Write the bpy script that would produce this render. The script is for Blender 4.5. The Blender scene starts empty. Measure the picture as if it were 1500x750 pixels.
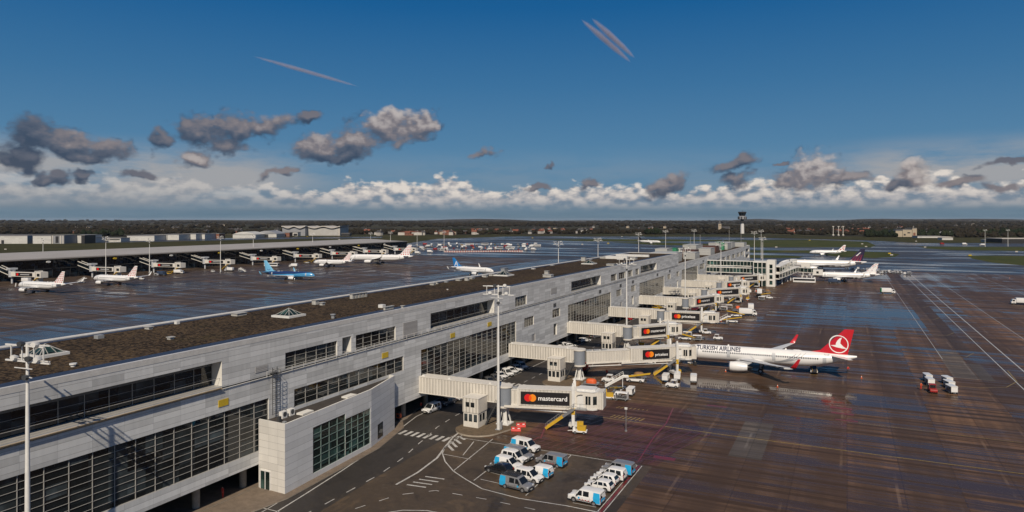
import bpy, bmesh, math, random
from mathutils import Vector, Matrix
random.seed(7)
SC = bpy.context.scene
COL = SC.collection
R = math.radians

# ------------------------------------------------------------------ camera
EYE = 39.5                    # eye height of the old control tower cab, metres
FPX = 1015.0                  # focal length in pixels of the 1500 px wide photograph
YAW = math.atan(490.0 / FPX)  # the pier runs along +Y, the lens looks this far left of it
CA, SA = math.cos(YAW), math.sin(YAW)
cam_d = bpy.data.cameras.new('camera')
cam = bpy.data.objects.new('camera', cam_d)
COL.objects.link(cam)
cam_d.sensor_width = 36.0
cam_d.lens = 36.0 * FPX / 1500.0
cam_d.shift_y = -53.0 / 1500.0
cam_d.clip_start = 0.5
cam_d.clip_end = 60000
cam.location = (0, 0, EYE)
cam.rotation_euler = (R(90), 0, YAW)
SC.camera = cam


def gp(px, py, z=0.0):
    """survey helper: the point at height z seen at that spot of the photograph"""
    Z = FPX * (EYE - z) / (py - 322.0)
    X = (px - 750.0) * Z / FPX
    return Vector((X * CA - Z * SA, X * SA + Z * CA, z))


def gd(px, Z, z=0.0):
    """survey helper: bearing of column px at forward distance Z"""
    X = (px - 750.0) * Z / FPX
    return Vector((X * CA - Z * SA, X * SA + Z * CA, z))


def fy(px, X0=-78.0):
    r = (px - 750.0) / FPX
    Z = X0 / (r * CA - SA)
    return Z * (r * SA + CA)


def fz(px, py, X0=-78.0):
    r = (px - 750.0) / FPX
    Z = X0 / (r * CA - SA)
    return EYE - (py - 322.0) * Z / FPX


# ------------------------------------------------------------------ materials
MATS = {}


def nt(m):
    m.use_nodes = True
    t = m.node_tree
    return t, t.nodes, t.links, t.nodes['Principled BSDF']


class NG:
    """tiny helper for wiring shader nodes"""

    def __init__(s, tree):
        s.t = tree

    def n(s, typ, **kw):
        x = s.t.nodes.new(typ)
        for k, v in kw.items():
            setattr(x, k, v)
        return x

    def put(s, sock, v):
        if isinstance(v, bpy.types.NodeSocket):
            s.t.links.new(v, sock)
        elif v is not None:
            if isinstance(v, (tuple, list)) and len(v) == 3 and sock.type == 'RGBA':
                v = (*v, 1)
            sock.default_value = v

    def math(s, op, a, b=None, c=None, clamp=False):
        x = s.n('ShaderNodeMath', operation=op)
        x.use_clamp = clamp
        for i, v in enumerate((a, b, c)):
            if v is not None:
                s.put(x.inputs[i], v)
        return x.outputs[0]

    def vmath(s, op, a, b=None, out=0):
        x = s.n('ShaderNodeVectorMath', operation=op)
        s.put(x.inputs[0], a)
        if b is not None:
            if op == 'SCALE':
                s.put(x.inputs['Scale'], b)
            else:
                s.put(x.inputs[1], b)
        return x.outputs[out]

    def mix(s, f, a, b, blend='MIX'):
        x = s.n('ShaderNodeMix', data_type='RGBA', blend_type=blend)
        x.clamp_factor = True
        s.put(x.inputs[0], f)
        s.put(x.inputs[6], a)
        s.put(x.inputs[7], b)
        return x.outputs[2]

    def noise(s, vec, scale, detail=4, rough=.55, out='Fac', dist=0.0):
        x = s.n('ShaderNodeTexNoise')
        if vec is not None:
            s.put(x.inputs['Vector'], vec)
        x.inputs['Scale'].default_value = scale
        x.inputs['Detail'].default_value = detail
        x.inputs['Roughness'].default_value = rough
        x.inputs['Distortion'].default_value = dist
        return x.outputs[out]

    def ramp(s, fac, stops, interp='LINEAR'):
        x = s.n('ShaderNodeValToRGB')
        s.put(x.inputs[0], fac)
        e = x.color_ramp.elements
        x.color_ramp.interpolation = interp
        while len(e) < len(stops):
            e.new(0.5)
        for i, (p, c) in enumerate(stops):
            e[i].position = p
            if not isinstance(c, (tuple, list)):
                c = (c, c, c)
            e[i].color = (*c[:3], 1)
        return x.outputs[0]

    def step(s, v, lo, hi):
        x = s.n('ShaderNodeMapRange', interpolation_type='SMOOTHSTEP')
        s.put(x.inputs[0], v)
        s.put(x.inputs[1], lo)
        s.put(x.inputs[2], hi)
        return x.outputs[0]

    def mapv(s, vec, loc=(0, 0, 0), rot=(0, 0, 0), scale=(1, 1, 1), typ='POINT'):
        x = s.n('ShaderNodeMapping', vector_type=typ)
        s.put(x.inputs['Vector'], vec)
        x.inputs['Location'].default_value = loc
        x.inputs['Rotation'].default_value = rot
        x.inputs['Scale'].default_value = scale
        return x.outputs[0]

    def pos(s):
        return s.n('ShaderNodeNewGeometry').outputs['Position']

    def obj(s):
        return s.n('ShaderNodeTexCoord').outputs['Object']

    def sep(s, v):
        x = s.n('ShaderNodeSeparateXYZ')
        s.put(x.inputs[0], v)
        return x.outputs

    def comb(s, a, b, c=0.0):
        x = s.n('ShaderNodeCombineXYZ')
        for i, v in enumerate((a, b, c)):
            s.put(x.inputs[i], v)
        return x.outputs[0]

    def line(s, coord, period, width, offset=0.0):
        """1 on thin lines repeated every period metres along coord"""
        a = s.math('ADD', coord, offset + period * 1000)
        a = s.math('MODULO', a, period)
        return s.math('LESS_THAN', a, width)

    def bump(s, h, strength=.3, dist=.05):
        x = s.n('ShaderNodeBump')
        x.inputs['Strength'].default_value = strength
        x.inputs['Distance'].default_value = dist
        s.put(x.inputs['Height'], h)
        return x.outputs[0]


def mat(name, col, rough=.6, metal=0.0, var=.18, scale=1.2, coat=0.0, emit=None, spec=.5):
    """plain painted / solid surface with dirt-scale variation of tone and gloss"""
    if name in MATS:
        return MATS[name]
    m = bpy.data.materials.new(name)
    t, N, L, b = nt(m)
    g = NG(t)
    p = g.obj()
    n1 = g.noise(p, scale, 5, .6)
    n2 = g.noise(p, scale * 7, 3, .6)
    f = g.math('ADD', g.math('MULTIPLY', n1, .7), g.math('MULTIPLY', n2, .3))
    dark = tuple(c * (1 - var) for c in col)
    lite = tuple(min(1, c * (1 + var * .6)) for c in col)
    L.new(g.ramp(f, [(.3, dark), (.7, lite)]), b.inputs['Base Color'])
    L.new(g.ramp(f, [(.3, min(1, rough * 1.12)), (.7, rough * .88)]), b.inputs['Roughness'])
    b.inputs['Metallic'].default_value = metal
    b.inputs['Coat Weight'].default_value = coat
    b.inputs['Specular IOR Level'].default_value = spec
    if emit:
        b.inputs['Emission Color'].default_value = (*col, 1)
        b.inputs['Emission Strength'].default_value = emit
    MATS[name] = m
    return m


# ------------------------------------------------------------------ mesh builder
class MB:
    def __init__(s):
        s.v = []
        s.f = []
        s.mi = []

    def add(s, verts, faces, m=0):
        o = len(s.v)
        s.v += [tuple(v) for v in verts]
        for f in faces:
            s.f.append([i + o for i in f])
            s.mi.append(m)
        return s

    def poly(s, pts, m=0):
        return s.add(pts, [list(range(len(pts)))], m)

    def box(s, x0, x1, y0, y1, z0, z1, m=0):
        v = [(x0, y0, z0), (x1, y0, z0), (x1, y1, z0), (x0, y1, z0), (x0, y0, z1), (x1, y0, z1), (x1, y1, z1), (x0, y1, z1)]
        return s.add(v, [(0, 3, 2, 1), (4, 5, 6, 7), (0, 1, 5, 4), (1, 2, 6, 5), (2, 3, 7, 6), (3, 0, 4, 7)], m)

    def prism(s, pts, z0, z1, m=0, mtop=None):
        n = len(pts)
        # force counter-clockwise
        a = sum(pts[i][0] * pts[(i + 1) % n][1] - pts[(i + 1) % n][0] * pts[i][1] for i in range(n))
        if a < 0:
            pts = pts[::-1]
        v = [(p[0], p[1], z0) for p in pts] + [(p[0], p[1], z1) for p in pts]
        s.add(v, [[i, (i + 1) % n, n + (i + 1) % n, n + i] for i in range(n)] + [list(range(n))[::-1]], m)
        s.add(v[n:], [list(range(n))], m if mtop is None else mtop)
        return s

    def extr(s, prof, a0, a1, axis='x', m=0):
        """prism of a 2-D profile along an axis; profile in the two other axes"""
        n = len(prof)

        def P(a, p):
            return (a, p[0], p[1]) if axis == 'x' else (p[0], a, p[1])
        v = [P(a0, p) for p in prof] + [P(a1, p) for p in prof]
        s.add(v, [[i, (i + 1) % n, n + (i + 1) % n, n + i] for i in range(n)] + [list(range(n))[::-1], [n + i for i in range(n)]], m)
        return s

    def tube(s, p0, p1, r, n=8, m=0, r1=None, caps=True):
        p0, p1 = Vector(p0), Vector(p1)
        d = p1 - p0
        if d.length < 1e-6:
            return s
        d.normalize()
        u = d.orthogonal().normalized()
        w = d.cross(u)
        r1 = r if r1 is None else r1
        v = []
        for p, rr in ((p0, r), (p1, r1)):
            for i in range(n):
                a = 2 * math.pi * i / n
                v.append(p + (u * math.cos(a) + w * math.sin(a)) * rr)
        f = [[i, (i + 1) % n, n + (i + 1) % n, n + i] for i in range(n)]
        if caps:
            f += [list(range(n))[::-1], [n + i for i in range(n)]]
        return s.add(v, f, m)

    def bar(s, p0, p1, w, h=None, m=0):
        """square bar between two points"""
        h = w if h is None else h
        p0, p1 = Vector(p0), Vector(p1)
        d = (p1 - p0).normalized()
        up = Vector((0, 0, 1)) if abs(d.z) < .95 else Vector((1, 0, 0))
        u = d.cross(up).normalized() * (w / 2)
        k = u.cross(d).normalized() * (h / 2)
        v = []
        for p in (p0, p1):
            v += [p - u - k, p + u - k, p + u + k, p - u + k]
        return s.add(v, [(0, 1, 5, 4), (1, 2, 6, 5), (2, 3, 7, 6), (3, 0, 4, 7), (0, 3, 2, 1), (4, 5, 6, 7)], m)

    def rings(s, rings, m=0, closed=True, cap=True):
        n = len(rings[0])
        v = [p for r in rings for p in r]
        f = []
        for k in range(len(rings) - 1):
            for i in range(n if closed else n - 1):
                f.append([k * n + i, k * n + (i + 1) % n, (k + 1) * n + (i + 1) % n, (k + 1) * n + i])
        if cap:
            f.append(list(range(n))[::-1])
            f.append([(len(rings) - 1) * n + i for i in range(n)])
        return s.add(v, f, m)

    def ribbon(s, pts, w, z, m=0):
        """flat painted line through ground points"""
        pts = [Vector((p[0], p[1], 0)) for p in pts]
        L_, R_ = [], []
        for i, p in enumerate(pts):
            a = pts[max(0, i - 1)]
            b = pts[min(len(pts) - 1, i + 1)]
            d = (b - a).normalized()
            q = Vector((-d.y, d.x, 0)) * (w / 2)
            L_.append((p.x + q.x, p.y + q.y, z))
            R_.append((p.x - q.x, p.y - q.y, z))
        n = len(pts)
        return s.add(R_ + L_, [[i, i + 1, n + i + 1, n + i] for i in range(n - 1)], m)

    def build(s, name, mats, parent=None, smooth=False, loc=None, rot=None):
        me = bpy.data.meshes.new(name)
        me.from_pydata(s.v, [], s.f)
        if not isinstance(mats, (list, tuple)):
            mats = [mats]
        for m in mats:
            me.materials.append(m)
        me.polygons.foreach_set('material_index', s.mi)
        me.update()
        if smooth:
            me.polygons.foreach_set('use_smooth', [True] * len(me.polygons))
            me.set_sharp_from_angle(angle=R(38 if smooth is True else smooth))
        o = bpy.data.objects.new(name, me)
        COL.objects.link(o)
        if parent:
            o.parent = parent
        if loc is not None:
            o.location = loc
        if rot is not None:
            o.rotation_euler = rot
        return o


def tag(o, label=None, cat=None, group=None, kind=None):
    if label:
        o['label'] = label
    if cat:
        o['category'] = cat
    if group:
        o['group'] = group
    if kind:
        o['kind'] = kind
    return o


def empty(name, loc=(0, 0, 0), rz=0.0):
    o = bpy.data.objects.new(name, None)
    COL.objects.link(o)
    o.location = loc
    o.rotation_euler = (0, 0, rz)
    o.empty_display_size = .5
    return o


def copy_tree(o, parent=None):
    c = o.copy()
    COL.objects.link(c)
    if parent:
        c.parent = parent
    for ch in list(o.children):
        copy_tree(ch, c)
    return c


def place(o, loc, rz=0.0, scale=None):
    o.location = loc
    o.rotation_euler = (0, 0, rz)
    if scale:
        o.scale = (scale,) * 3
    return o


def arc(cx, cy, r, a0, a1, n=16):
    return [(cx + r * math.cos(R(a0 + (a1 - a0) * i / n)), cy + r * math.sin(R(a0 + (a1 - a0) * i / n))) for i in range(n + 1)]


def disc(mb, c, r, axis, n=20, m=0):
    """flat disc facing an axis (x or y, signed)"""
    c = Vector(c)
    pts = []
    for i in range(n):
        a = 2 * math.pi * i / n
        if axis[0] in '+-' and axis[1] == 'y':
            sx = 1 if axis[0] == '-' else -1
            pts.append(c + Vector((sx * math.cos(a) * r, 0, math.sin(a) * r)))
        else:
            sy = 1 if axis[0] == '+' else -1
            pts.append(c + Vector((0, sy * math.cos(a) * r, math.sin(a) * r)))
    return mb.poly(pts, m)


TEXT_CACHE = {}


def text_mesh(body, size, bold=0.0, shear=0.0, space=1.0):
    """vertices and faces of lettering in its own x-z plane, origin at lower left"""
    cu = bpy.data.curves.new('lettering_curve', 'FONT')
    cu.body = body
    cu.size = size
    cu.offset = bold
    cu.shear = shear
    cu.space_character = space
    cu.resolution_u = 2
    o = bpy.data.objects.new('lettering_curve', cu)
    COL.objects.link(o)
    dg = bpy.context.evaluated_depsgraph_get()
    me = bpy.data.meshes.new_from_object(o.evaluated_get(dg))
    v = [(p.co.x, p.co.y) for p in me.vertices]
    f = [list(p.vertices) for p in me.polygons]
    bpy.data.objects.remove(o)
    bpy.data.curves.remove(cu)
    bpy.data.meshes.remove(me)
    x0 = min(p[0] for p in v)
    y0 = min(p[1] for p in v)
    v = [(p[0] - x0, p[1] - y0) for p in v]
    return v, f
# ------------------------------------------------------------------ sky, sun
SUN_AZ = 157.0     # degrees from +Y towards +X
SUN_EL = 43.0
sun_d = bpy.data.lights.new('sun', 'SUN')
sun_d.energy = 4.5
sun_d.angle = R(0.5)
sun_d.color = (1.0, .88, .72)
sun = bpy.data.objects.new('sun', sun_d)
COL.objects.link(sun)
sdir = Vector((math.sin(R(SUN_AZ)) * math.cos(R(SUN_EL)), math.cos(R(SUN_AZ)) * math.cos(R(SUN_EL)), math.sin(R(SUN_EL))))
sun.rotation_euler = (-sdir).to_track_quat('-Z', 'Y').to_euler()

SC.view_settings.view_transform = 'Standard'
SC.view_settings.look = 'None'
SC.view_settings.gamma = 1.0
SC.view_settings.exposure = 0.0
SC.view_settings.use_curve_mapping = False

# cloud banks by bearing and elevation: px, py, half width, half height, tilt, tone (0 dark - 1 bright)
CLOUDS = [
    (48, 200, 52, 28, 0, .25), (100, 212, 48, 24, 0, .5), (155, 214, 40, 20, 0, .45), (35, 230, 46, 19, 0, .15), (120, 228, 50, 14, 5, .25),
    (75, 263, 26, 10, 0, .2), (122, 258, 22, 7, 0, .2), (207, 257, 34, 10, -6, .2),
    (236, 202, 20, 14, 0, .3), (290, 194, 40, 24, 10, .45), (345, 190, 46, 26, 15, .5), (392, 184, 36, 20, 20, .5), (284, 234, 30, 15, 0, .65), (335, 212, 36, 16, 5, .45), (455, 172, 26, 10, 15, .3),
    (465, 216, 40, 22, 5, .6), (520, 206, 46, 27, 12, .6), (572, 186, 48, 28, 10, .75), (618, 184, 24, 18, 0, .7), (500, 230, 42, 10, 8, .25),
    (410, 253, 34, 8, 16, .4), (706, 222, 26, 9, 10, .4), (806, 239, 6, 5, 20, .2),
    (786, 274, 26, 7, 10, .3), (868, 272, 26, 9, 18, .35), (974, 269, 34, 13, 18, .5), (1075, 238, 34, 12, 16, .35), (1082, 264, 24, 13, 10, .45), (1140, 236, 14, 4, 0, .3),
    (1190, 252, 44, 30, 5, .85), (1148, 264, 30, 16, 10, .55), (1240, 264, 40, 12, 0, .5), (1338, 258, 30, 24, -10, .8), (1312, 272, 30, 11, 20, .25), (1400, 267, 46, 8, 5, .4), (1470, 271, 40, 9, 0, .35), (1476, 236, 44, 6, 5, .2),
]


def sky_world():
    w = bpy.data.worlds.new('World')
    SC.world = w
    w.use_nodes = True
    t = w.node_tree
    g = NG(t)
    N, L = t.nodes, t.links
    bg = N['Background']
    bg.inputs['Strength'].default_value = SKY_STR
    sky = g.n('ShaderNodeTexSky', sky_type='NISHITA')
    sky.sun_disc = False
    sky.sun_elevation = R(SUN_EL)
    sky.sun_rotation = R(SUN_AZ)
    sky.altitude = 60
    sky.air_density = 1.0
    sky.dust_density = 0.3
    sky.ozone_density = 3.0
    hs = g.n('ShaderNodeHueSaturation')
    hs.inputs['Saturation'].default_value = SKY_SAT
    hs.inputs['Value'].default_value = 1.0
    L.new(sky.outputs[0], hs.inputs['Color'])
    base = g.mix(1.0, hs.outputs[0], SKY_TINT, 'MULTIPLY')

    d = g.n('ShaderNodeTexCoord').outputs['Generated']
    dr = g.vmath('DOT_PRODUCT', d, (CA, SA, 0), out=1)
    df = g.vmath('DOT_PRODUCT', d, (-SA, CA, 0), out=1)
    dz = g.sep(d)[2]
    az = g.math('MULTIPLY', g.math('ARCTAN2', dr, df), 57.2958)
    el = g.math('MULTIPLY', g.math('ARCSINE', dz), 57.2958)
    P = g.comb(az, el, 0)
    kk = 1.0 / SKY_STR
    air = g.ramp(g.math('DIVIDE', el, 24.0, clamp=True), [(0.0, tuple(c * kk for c in (.115, .215, .32))), (.2, tuple(c * kk for c in (.095, .225, .375))), (.45, tuple(c * kk for c in (.046, .165, .335))), (.71, tuple(c * kk for c in (.011, .110, .295))), (1.0, tuple(c * kk for c in (.008, .075, .23)))])
    base = g.mix(g.math('MULTIPLY', g.math('SUBTRACT', 1.0, g.step(el, 20.0, 40.0)), .92), base, air)

    # --- node group: signed cloud field at a point of the sky (degrees)
    gt = bpy.data.node_groups.new('cloud_field', 'ShaderNodeTree')
    gt.interface.new_socket('P', in_out='INPUT', socket_type='NodeSocketVector')
    gt.interface.new_socket('F', in_out='OUTPUT', socket_type='NodeSocketFloat')
    gt.interface.new_socket('B', in_out='OUTPUT', socket_type='NodeSocketFloat')
    gt.interface.new_socket('T', in_out='OUTPUT', socket_type='NodeSocketFloat')
    q = NG(gt)
    gi = q.n('NodeGroupInput')
    go = q.n('NodeGroupOutput')
    p = gi.outputs[0]
    wob = q.noise(p, .55, 3, .5, out='Color')
    pw = q.vmath('ADD', p, q.vmath('SCALE', q.vmath('SUBTRACT', wob, (.5, .5, .5)), 2.2))
    fld = None
    tone = None
    for (cx, cy, a, b, rot, tn) in CLOUDS:
        A = math.degrees(math.atan((cx - 750) / FPX))
        ca_ = math.cos(R(A))
        E_ = math.degrees(math.atan((322 - cy) / FPX * ca_))
        k = math.degrees(1 / FPX)
        m = q.mapv(pw, loc=(A, E_, 0), rot=(0, 0, R(rot)), scale=(a * k * ca_ * ca_ * 1.12, b * k * ca_ * 1.12, 1), typ='TEXTURE')
        ln = q.vmath('LENGTH', m, out=1)
        f1 = q.math('SUBTRACT', 1.0, ln)
        fld = f1 if fld is None else q.math('SMOOTH_MAX', fld, f1, .25)
        wt = q.math('MULTIPLY', q.math('MAXIMUM', f1, 0.0), 1.0)
        c1 = q.math('MULTIPLY', wt, tn)
        tone = (c1, wt) if tone is None else (q.math('ADD', tone[0], c1), q.math('ADD', tone[1], wt))
    ps = q.mapv(p, scale=(.75, 1.15, 1))
    n1 = q.noise(ps, .7, 6, .54)
    n2 = q.noise(ps, 2.4, 6, .55)
    nn = q.math('ADD', q.math('MULTIPLY', n1, .65), q.math('MULTIPLY', n2, .35))
    def billow(sc, sm):
        vv = q.n('ShaderNodeTexVoronoi', feature='SMOOTH_F1')
        q.put(vv.inputs['Vector'], q.vmath('ADD', q.mapv(p, scale=(.85, 1.15, 1)), q.vmath('SCALE', q.vmath('SUBTRACT', wob, (.5, .5, .5)), .5)))
        vv.inputs['Scale'].default_value = sc
        vv.inputs['Smoothness'].default_value = sm
        return q.math('SUBTRACT', .42, vv.outputs['Distance'])
    bw = q.math('ADD', q.math('MULTIPLY', billow(.62, .6), .55), q.math('MULTIPLY', billow(1.7, .5), .30))
    fld = q.math('ADD', fld, bw)
    F = q.math('ADD', q.math('ADD', fld, .10), q.math('MULTIPLY', q.math('SUBTRACT', nn, .5), 1.55))
    q.put(go.inputs['F'], F)
    q.put(go.inputs['T'], q.math('DIVIDE', tone[0], q.math('ADD', tone[1], .02)))
    # low cumulus bank along the horizon: billowy top edge
    sp = q.sep(p)
    top = q.math('MULTIPLY', q.math('SUBTRACT', q.noise(q.comb(q.math('MULTIPLY', sp[0], 1.0), 3.3, 0), .17, 3, .55), .5), 5.0)
    puff = q.n('ShaderNodeTexVoronoi', feature='SMOOTH_F1')
    q.put(puff.inputs['Vector'], q.mapv(p, scale=(.9, 1.5, 1)))
    puff.inputs['Scale'].default_value = 1.0
    puff.inputs['Smoothness'].default_value = .4
    n3 = q.noise(q.mapv(p, scale=(.7, 1.3, 1)), 1.3, 7, .56)
    bil = q.math('ADD', q.math('MULTIPLY', q.math('SUBTRACT', .45, puff.outputs['Distance']), .9), q.math('MULTIPLY', q.math('SUBTRACT', n3, .5), 2.0))
    B = q.math('ADD', q.math('SUBTRACT', 2.95, sp[1]), q.math('ADD', top, bil))
    q.put(go.inputs['B'], B)

    def field(off):
        x = g.n('ShaderNodeGroup')
        x.node_tree = gt
        g.put(x.inputs[0], g.vmath('ADD', P, off))
        return x.outputs
    f0 = field((0, 0, 0))
    f1 = field((.12, .55, 0))
    k = SKY_K / SKY_STR
    # thin pale veil low in the sky, stronger to the left and right
    veil_n = g.noise(g.mapv(P, scale=(.12, .55, 1)), 1.0, 5, .6)
    v_el = g.math('MULTIPLY', g.step(el, .3, 1.2), g.math('SUBTRACT', 1.0, g.step(el, 3.4, 6.4)))
    v_az = g.math('ADD', g.math('SUBTRACT', 1.0, g.step(az, -24.0, -12.0)), g.step(az, 22.0, 30.0))
    veil = g.math('MULTIPLY', g.math('MULTIPLY', v_el, g.step(veil_n, .25, .62)), g.math('ADD', g.math('MULTIPLY', v_az, 1.0), .22))
    col = g.mix(veil, base, tuple(c * k for c in (.34, .35, .37)))
    # grey-blue murk under the bank, close to the horizon
    mk_n = g.noise(g.mapv(P, scale=(.10, 1.3, 1)), 1.2, 4, .55)
    murk = g.math('MULTIPLY', g.math('SUBTRACT', 1.0, g.step(el, .2, 3.0)), .9)
    col = g.mix(murk, col, g.ramp(mk_n, [(.3, tuple(c * k for c in (.10, .17, .235))), (.7, tuple(c * k for c in (.15, .22, .285)))]))
    # horizon bank
    bd = g.math('MULTIPLY', g.step(f0['B'], -.05, .5), g.math('MULTIPLY', g.step(el, .55, 1.75), .97))
    bl = g.step(g.math('SUBTRACT', f0['B'], f1['B']), -.15, 1.15)
    sh = g.step(el, 1.0, 2.9)
    bl = g.math('MULTIPLY', bl, g.math('ADD', g.math('MULTIPLY', sh, .6), .4))
    bfade = g.math('ADD', g.math('MULTIPLY', g.step(az, -24.0, -13.0), .62), .38)
    bcol = g.ramp(bl, [(0.0, tuple(c * k for c in (.17, .23, .30))), (.34, tuple(c * k for c in (.42, .41, .42))), (.8, tuple(c * k for c in (.72, .66, .60)))])
    col = g.mix(g.math('MULTIPLY', bd, bfade), col, bcol)
    # loose cumulus
    cd = g.step(f0['F'], -.05, .55)
    lit = g.math('SUBTRACT', f0['F'], f1['F'])
    lit = g.step(lit, -.75, .8)
    tn = g.math('ADD', g.math('MULTIPLY', lit, .75), g.math('MULTIPLY', g.math('SUBTRACT', f0['T'], .48), 1.05))
    ccol = g.ramp(tn, [(0.0, tuple(c * k for c in (.04, .062, .105))), (.36, tuple(c * k for c in (.095, .11, .15))), (.68, tuple(c * k for c in (.22, .195, .205))), (1.0, tuple(c * k for c in (.50, .45, .43)))])
    col = g.mix(g.math('MULTIPLY', cd, .93), col, ccol)
    L.new(col, bg.inputs['Color'])
    w.cycles.sampling_method = 'MANUAL'
    w.cycles.sample_map_resolution = 512


SKY_STR = 0.052
SKY_SAT = 1.42
SKY_TINT = (.62, .88, 1.0)
SKY_K = 1.0
sky_world()


# ------------------------------------------------------------------ ground materials
def wet_concrete(name, tint=(.104, .061, .035), wetness=.5, rbase=.085, slab=7.5, puddles=(), spec=.18):
    m = bpy.data.materials.new(name)
    t, N, L, b = nt(m)
    g = NG(t)
    p = g.pos()
    x, y, z = g.sep(p)
    cell = g.n('ShaderNodeTexWhiteNoise', noise_dimensions='2D')
    g.put(cell.inputs['Vector'], g.vmath('FLOOR', g.mapv(p, scale=(1 / (slab * 2), 1 / 3.75, 0))))
    big = g.noise(p, .012, 4, .6)
    band = g.noise(g.mapv(p, scale=(.030, 1.0, 1)), 1.0, 4, .62, dist=.08)       # water held between transverse joints
    band2 = g.noise(g.mapv(p, scale=(.012, .20, 1)), 1.0, 4, .6)
    lane = g.noise(g.mapv(p, scale=(.16, .006, 1)), 1.0, 3, .5)                 # tyre-worn lanes along the pier
    fine = g.noise(p, 1.6, 5, .65)
    lanecell = g.n('ShaderNodeTexWhiteNoise', noise_dimensions='1D')
    g.put(lanecell.inputs['W'], g.math('FLOOR', g.math('DIVIDE', x, slab)))
    w = g.math('ADD', g.math('MULTIPLY', band, .55), g.math('MULTIPLY', band2, .45))
    w = g.math('ADD', w, g.math('MULTIPLY', g.math('SUBTRACT', lane, .5), .35))
    w = g.math('ADD', w, g.math('MULTIPLY', g.math('SUBTRACT', big, .5), .45))
    w = g.math('ADD', w, g.math('MULTIPLY', g.math('SUBTRACT', cell.outputs[0], .5), .16))
    w = g.math('ADD', w, g.math('MULTIPLY', g.math('SUBTRACT', fine, .5), .10))
    for (ux, uy, ua, ub) in puddles:
        pl = g.vmath('LENGTH', g.mapv(p, loc=(ux, uy, 0), scale=(ua, ub, 1e4), typ='TEXTURE'), out=1)
        w = g.math('ADD', w, g.math('MULTIPLY', g.math('SUBTRACT', 1.0, g.step(pl, .35, 1.15)), .16))
    strp = g.noise(g.mapv(p, scale=(.0045, .60, 1)), 1.0, 3, .6, dist=.03)      # finishing bands across the lanes
    strp = g.math('ADD', g.math('MULTIPLY', strp, .72), g.math('MULTIPLY', g.noise(g.mapv(p, scale=(.02, 1.9, 1)), 1.0, 2, .6), .3))
    w = g.math('ADD', w, g.math('MULTIPLY', g.math('SUBTRACT', strp, .5), .42))
    lo = .62 - .34 * wetness
    wet = g.step(w, lo + .02, lo + .24)
    tone = g.math('ADD', g.math('MULTIPLY', lane, .4), g.math('ADD', g.math('MULTIPLY', g.noise(p, .05, 6, .65), .45), g.math('MULTIPLY', lanecell.outputs[0], .15)))
    dry = g.ramp(tone, [(.33, (tint[0] * .58, tint[1] * .62, tint[2] * .74)), (.48, tuple(c * 1.1 for c in tint)), (.62, (tint[0] * 2.0, tint[1] * 1.85, tint[2] * 1.6))])
    dry = g.mix(g.step(strp, .43, .56), tuple(c * .50 for c in tint), dry)
    lv = g.step(g.noise(g.mapv(p, scale=(.30, .012, 1)), 1.0, 3, .6), .42, .60)
    dry = g.mix(g.math('MULTIPLY', g.math('SUBTRACT', 1.0, lv), .45), dry, tuple(c * .5 for c in tint))
    dry = g.mix(g.math('MULTIPLY', g.step(fine, .55, .75), .25), dry, tuple(c * .55 for c in tint))
    colr = g.mix(wet, dry, tuple(c * .52 for c in tint))
    # joints
    jx = g.line(x, slab, .16)
    jy = g.line(y, slab, .12)
    jb = g.math('SUBTRACT', g.line(x, slab, .42, 1.0), g.math('MULTIPLY', g.line(x, slab * 3, .9, 3.0), 0.0))
    joint = g.math('MAXIMUM', jx, jy)
    colr = g.mix(g.math('MULTIPLY', joint, .55), colr, tuple(c * .35 for c in tint))
    colr = g.mix(g.math('MULTIPLY', jb, g.math('MULTIPLY', g.step(g.noise(g.mapv(p, scale=(.11, .05, 1)), 1.0, 4, .7), .48, .66), .42)), colr, tuple(c * 2.4 for c in (tint[0] * .9, tint[1], tint[2] * 1.1)))
    # rubber and oil stains
    st = g.step(g.noise(g.mapv(p, scale=(.09, .20, 1)), 1.0, 6, .7), .60, .74)
    colr = g.mix(g.math('MULTIPLY', st, .55), colr, (.022, .019, .018))
    L.new(colr, b.inputs['Base Color'])
    rgh = g.ramp(wet, [(0.0, .55), (.4, .34), (.8, .17), (1.0, rbase)])
    L.new(rgh, b.inputs['Roughness'])
    b.inputs['Specular IOR Level'].default_value = spec
    hb = g.math('ADD', g.math('MULTIPLY', g.noise(p, 3.5, 4, .6), g.math('SUBTRACT', 1.0, g.math('MULTIPLY', wet, .93))), g.math('MULTIPLY', joint, -.4))
    L.new(g.bump(hb, .22, .03), b.inputs['Normal'])
    return m


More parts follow.
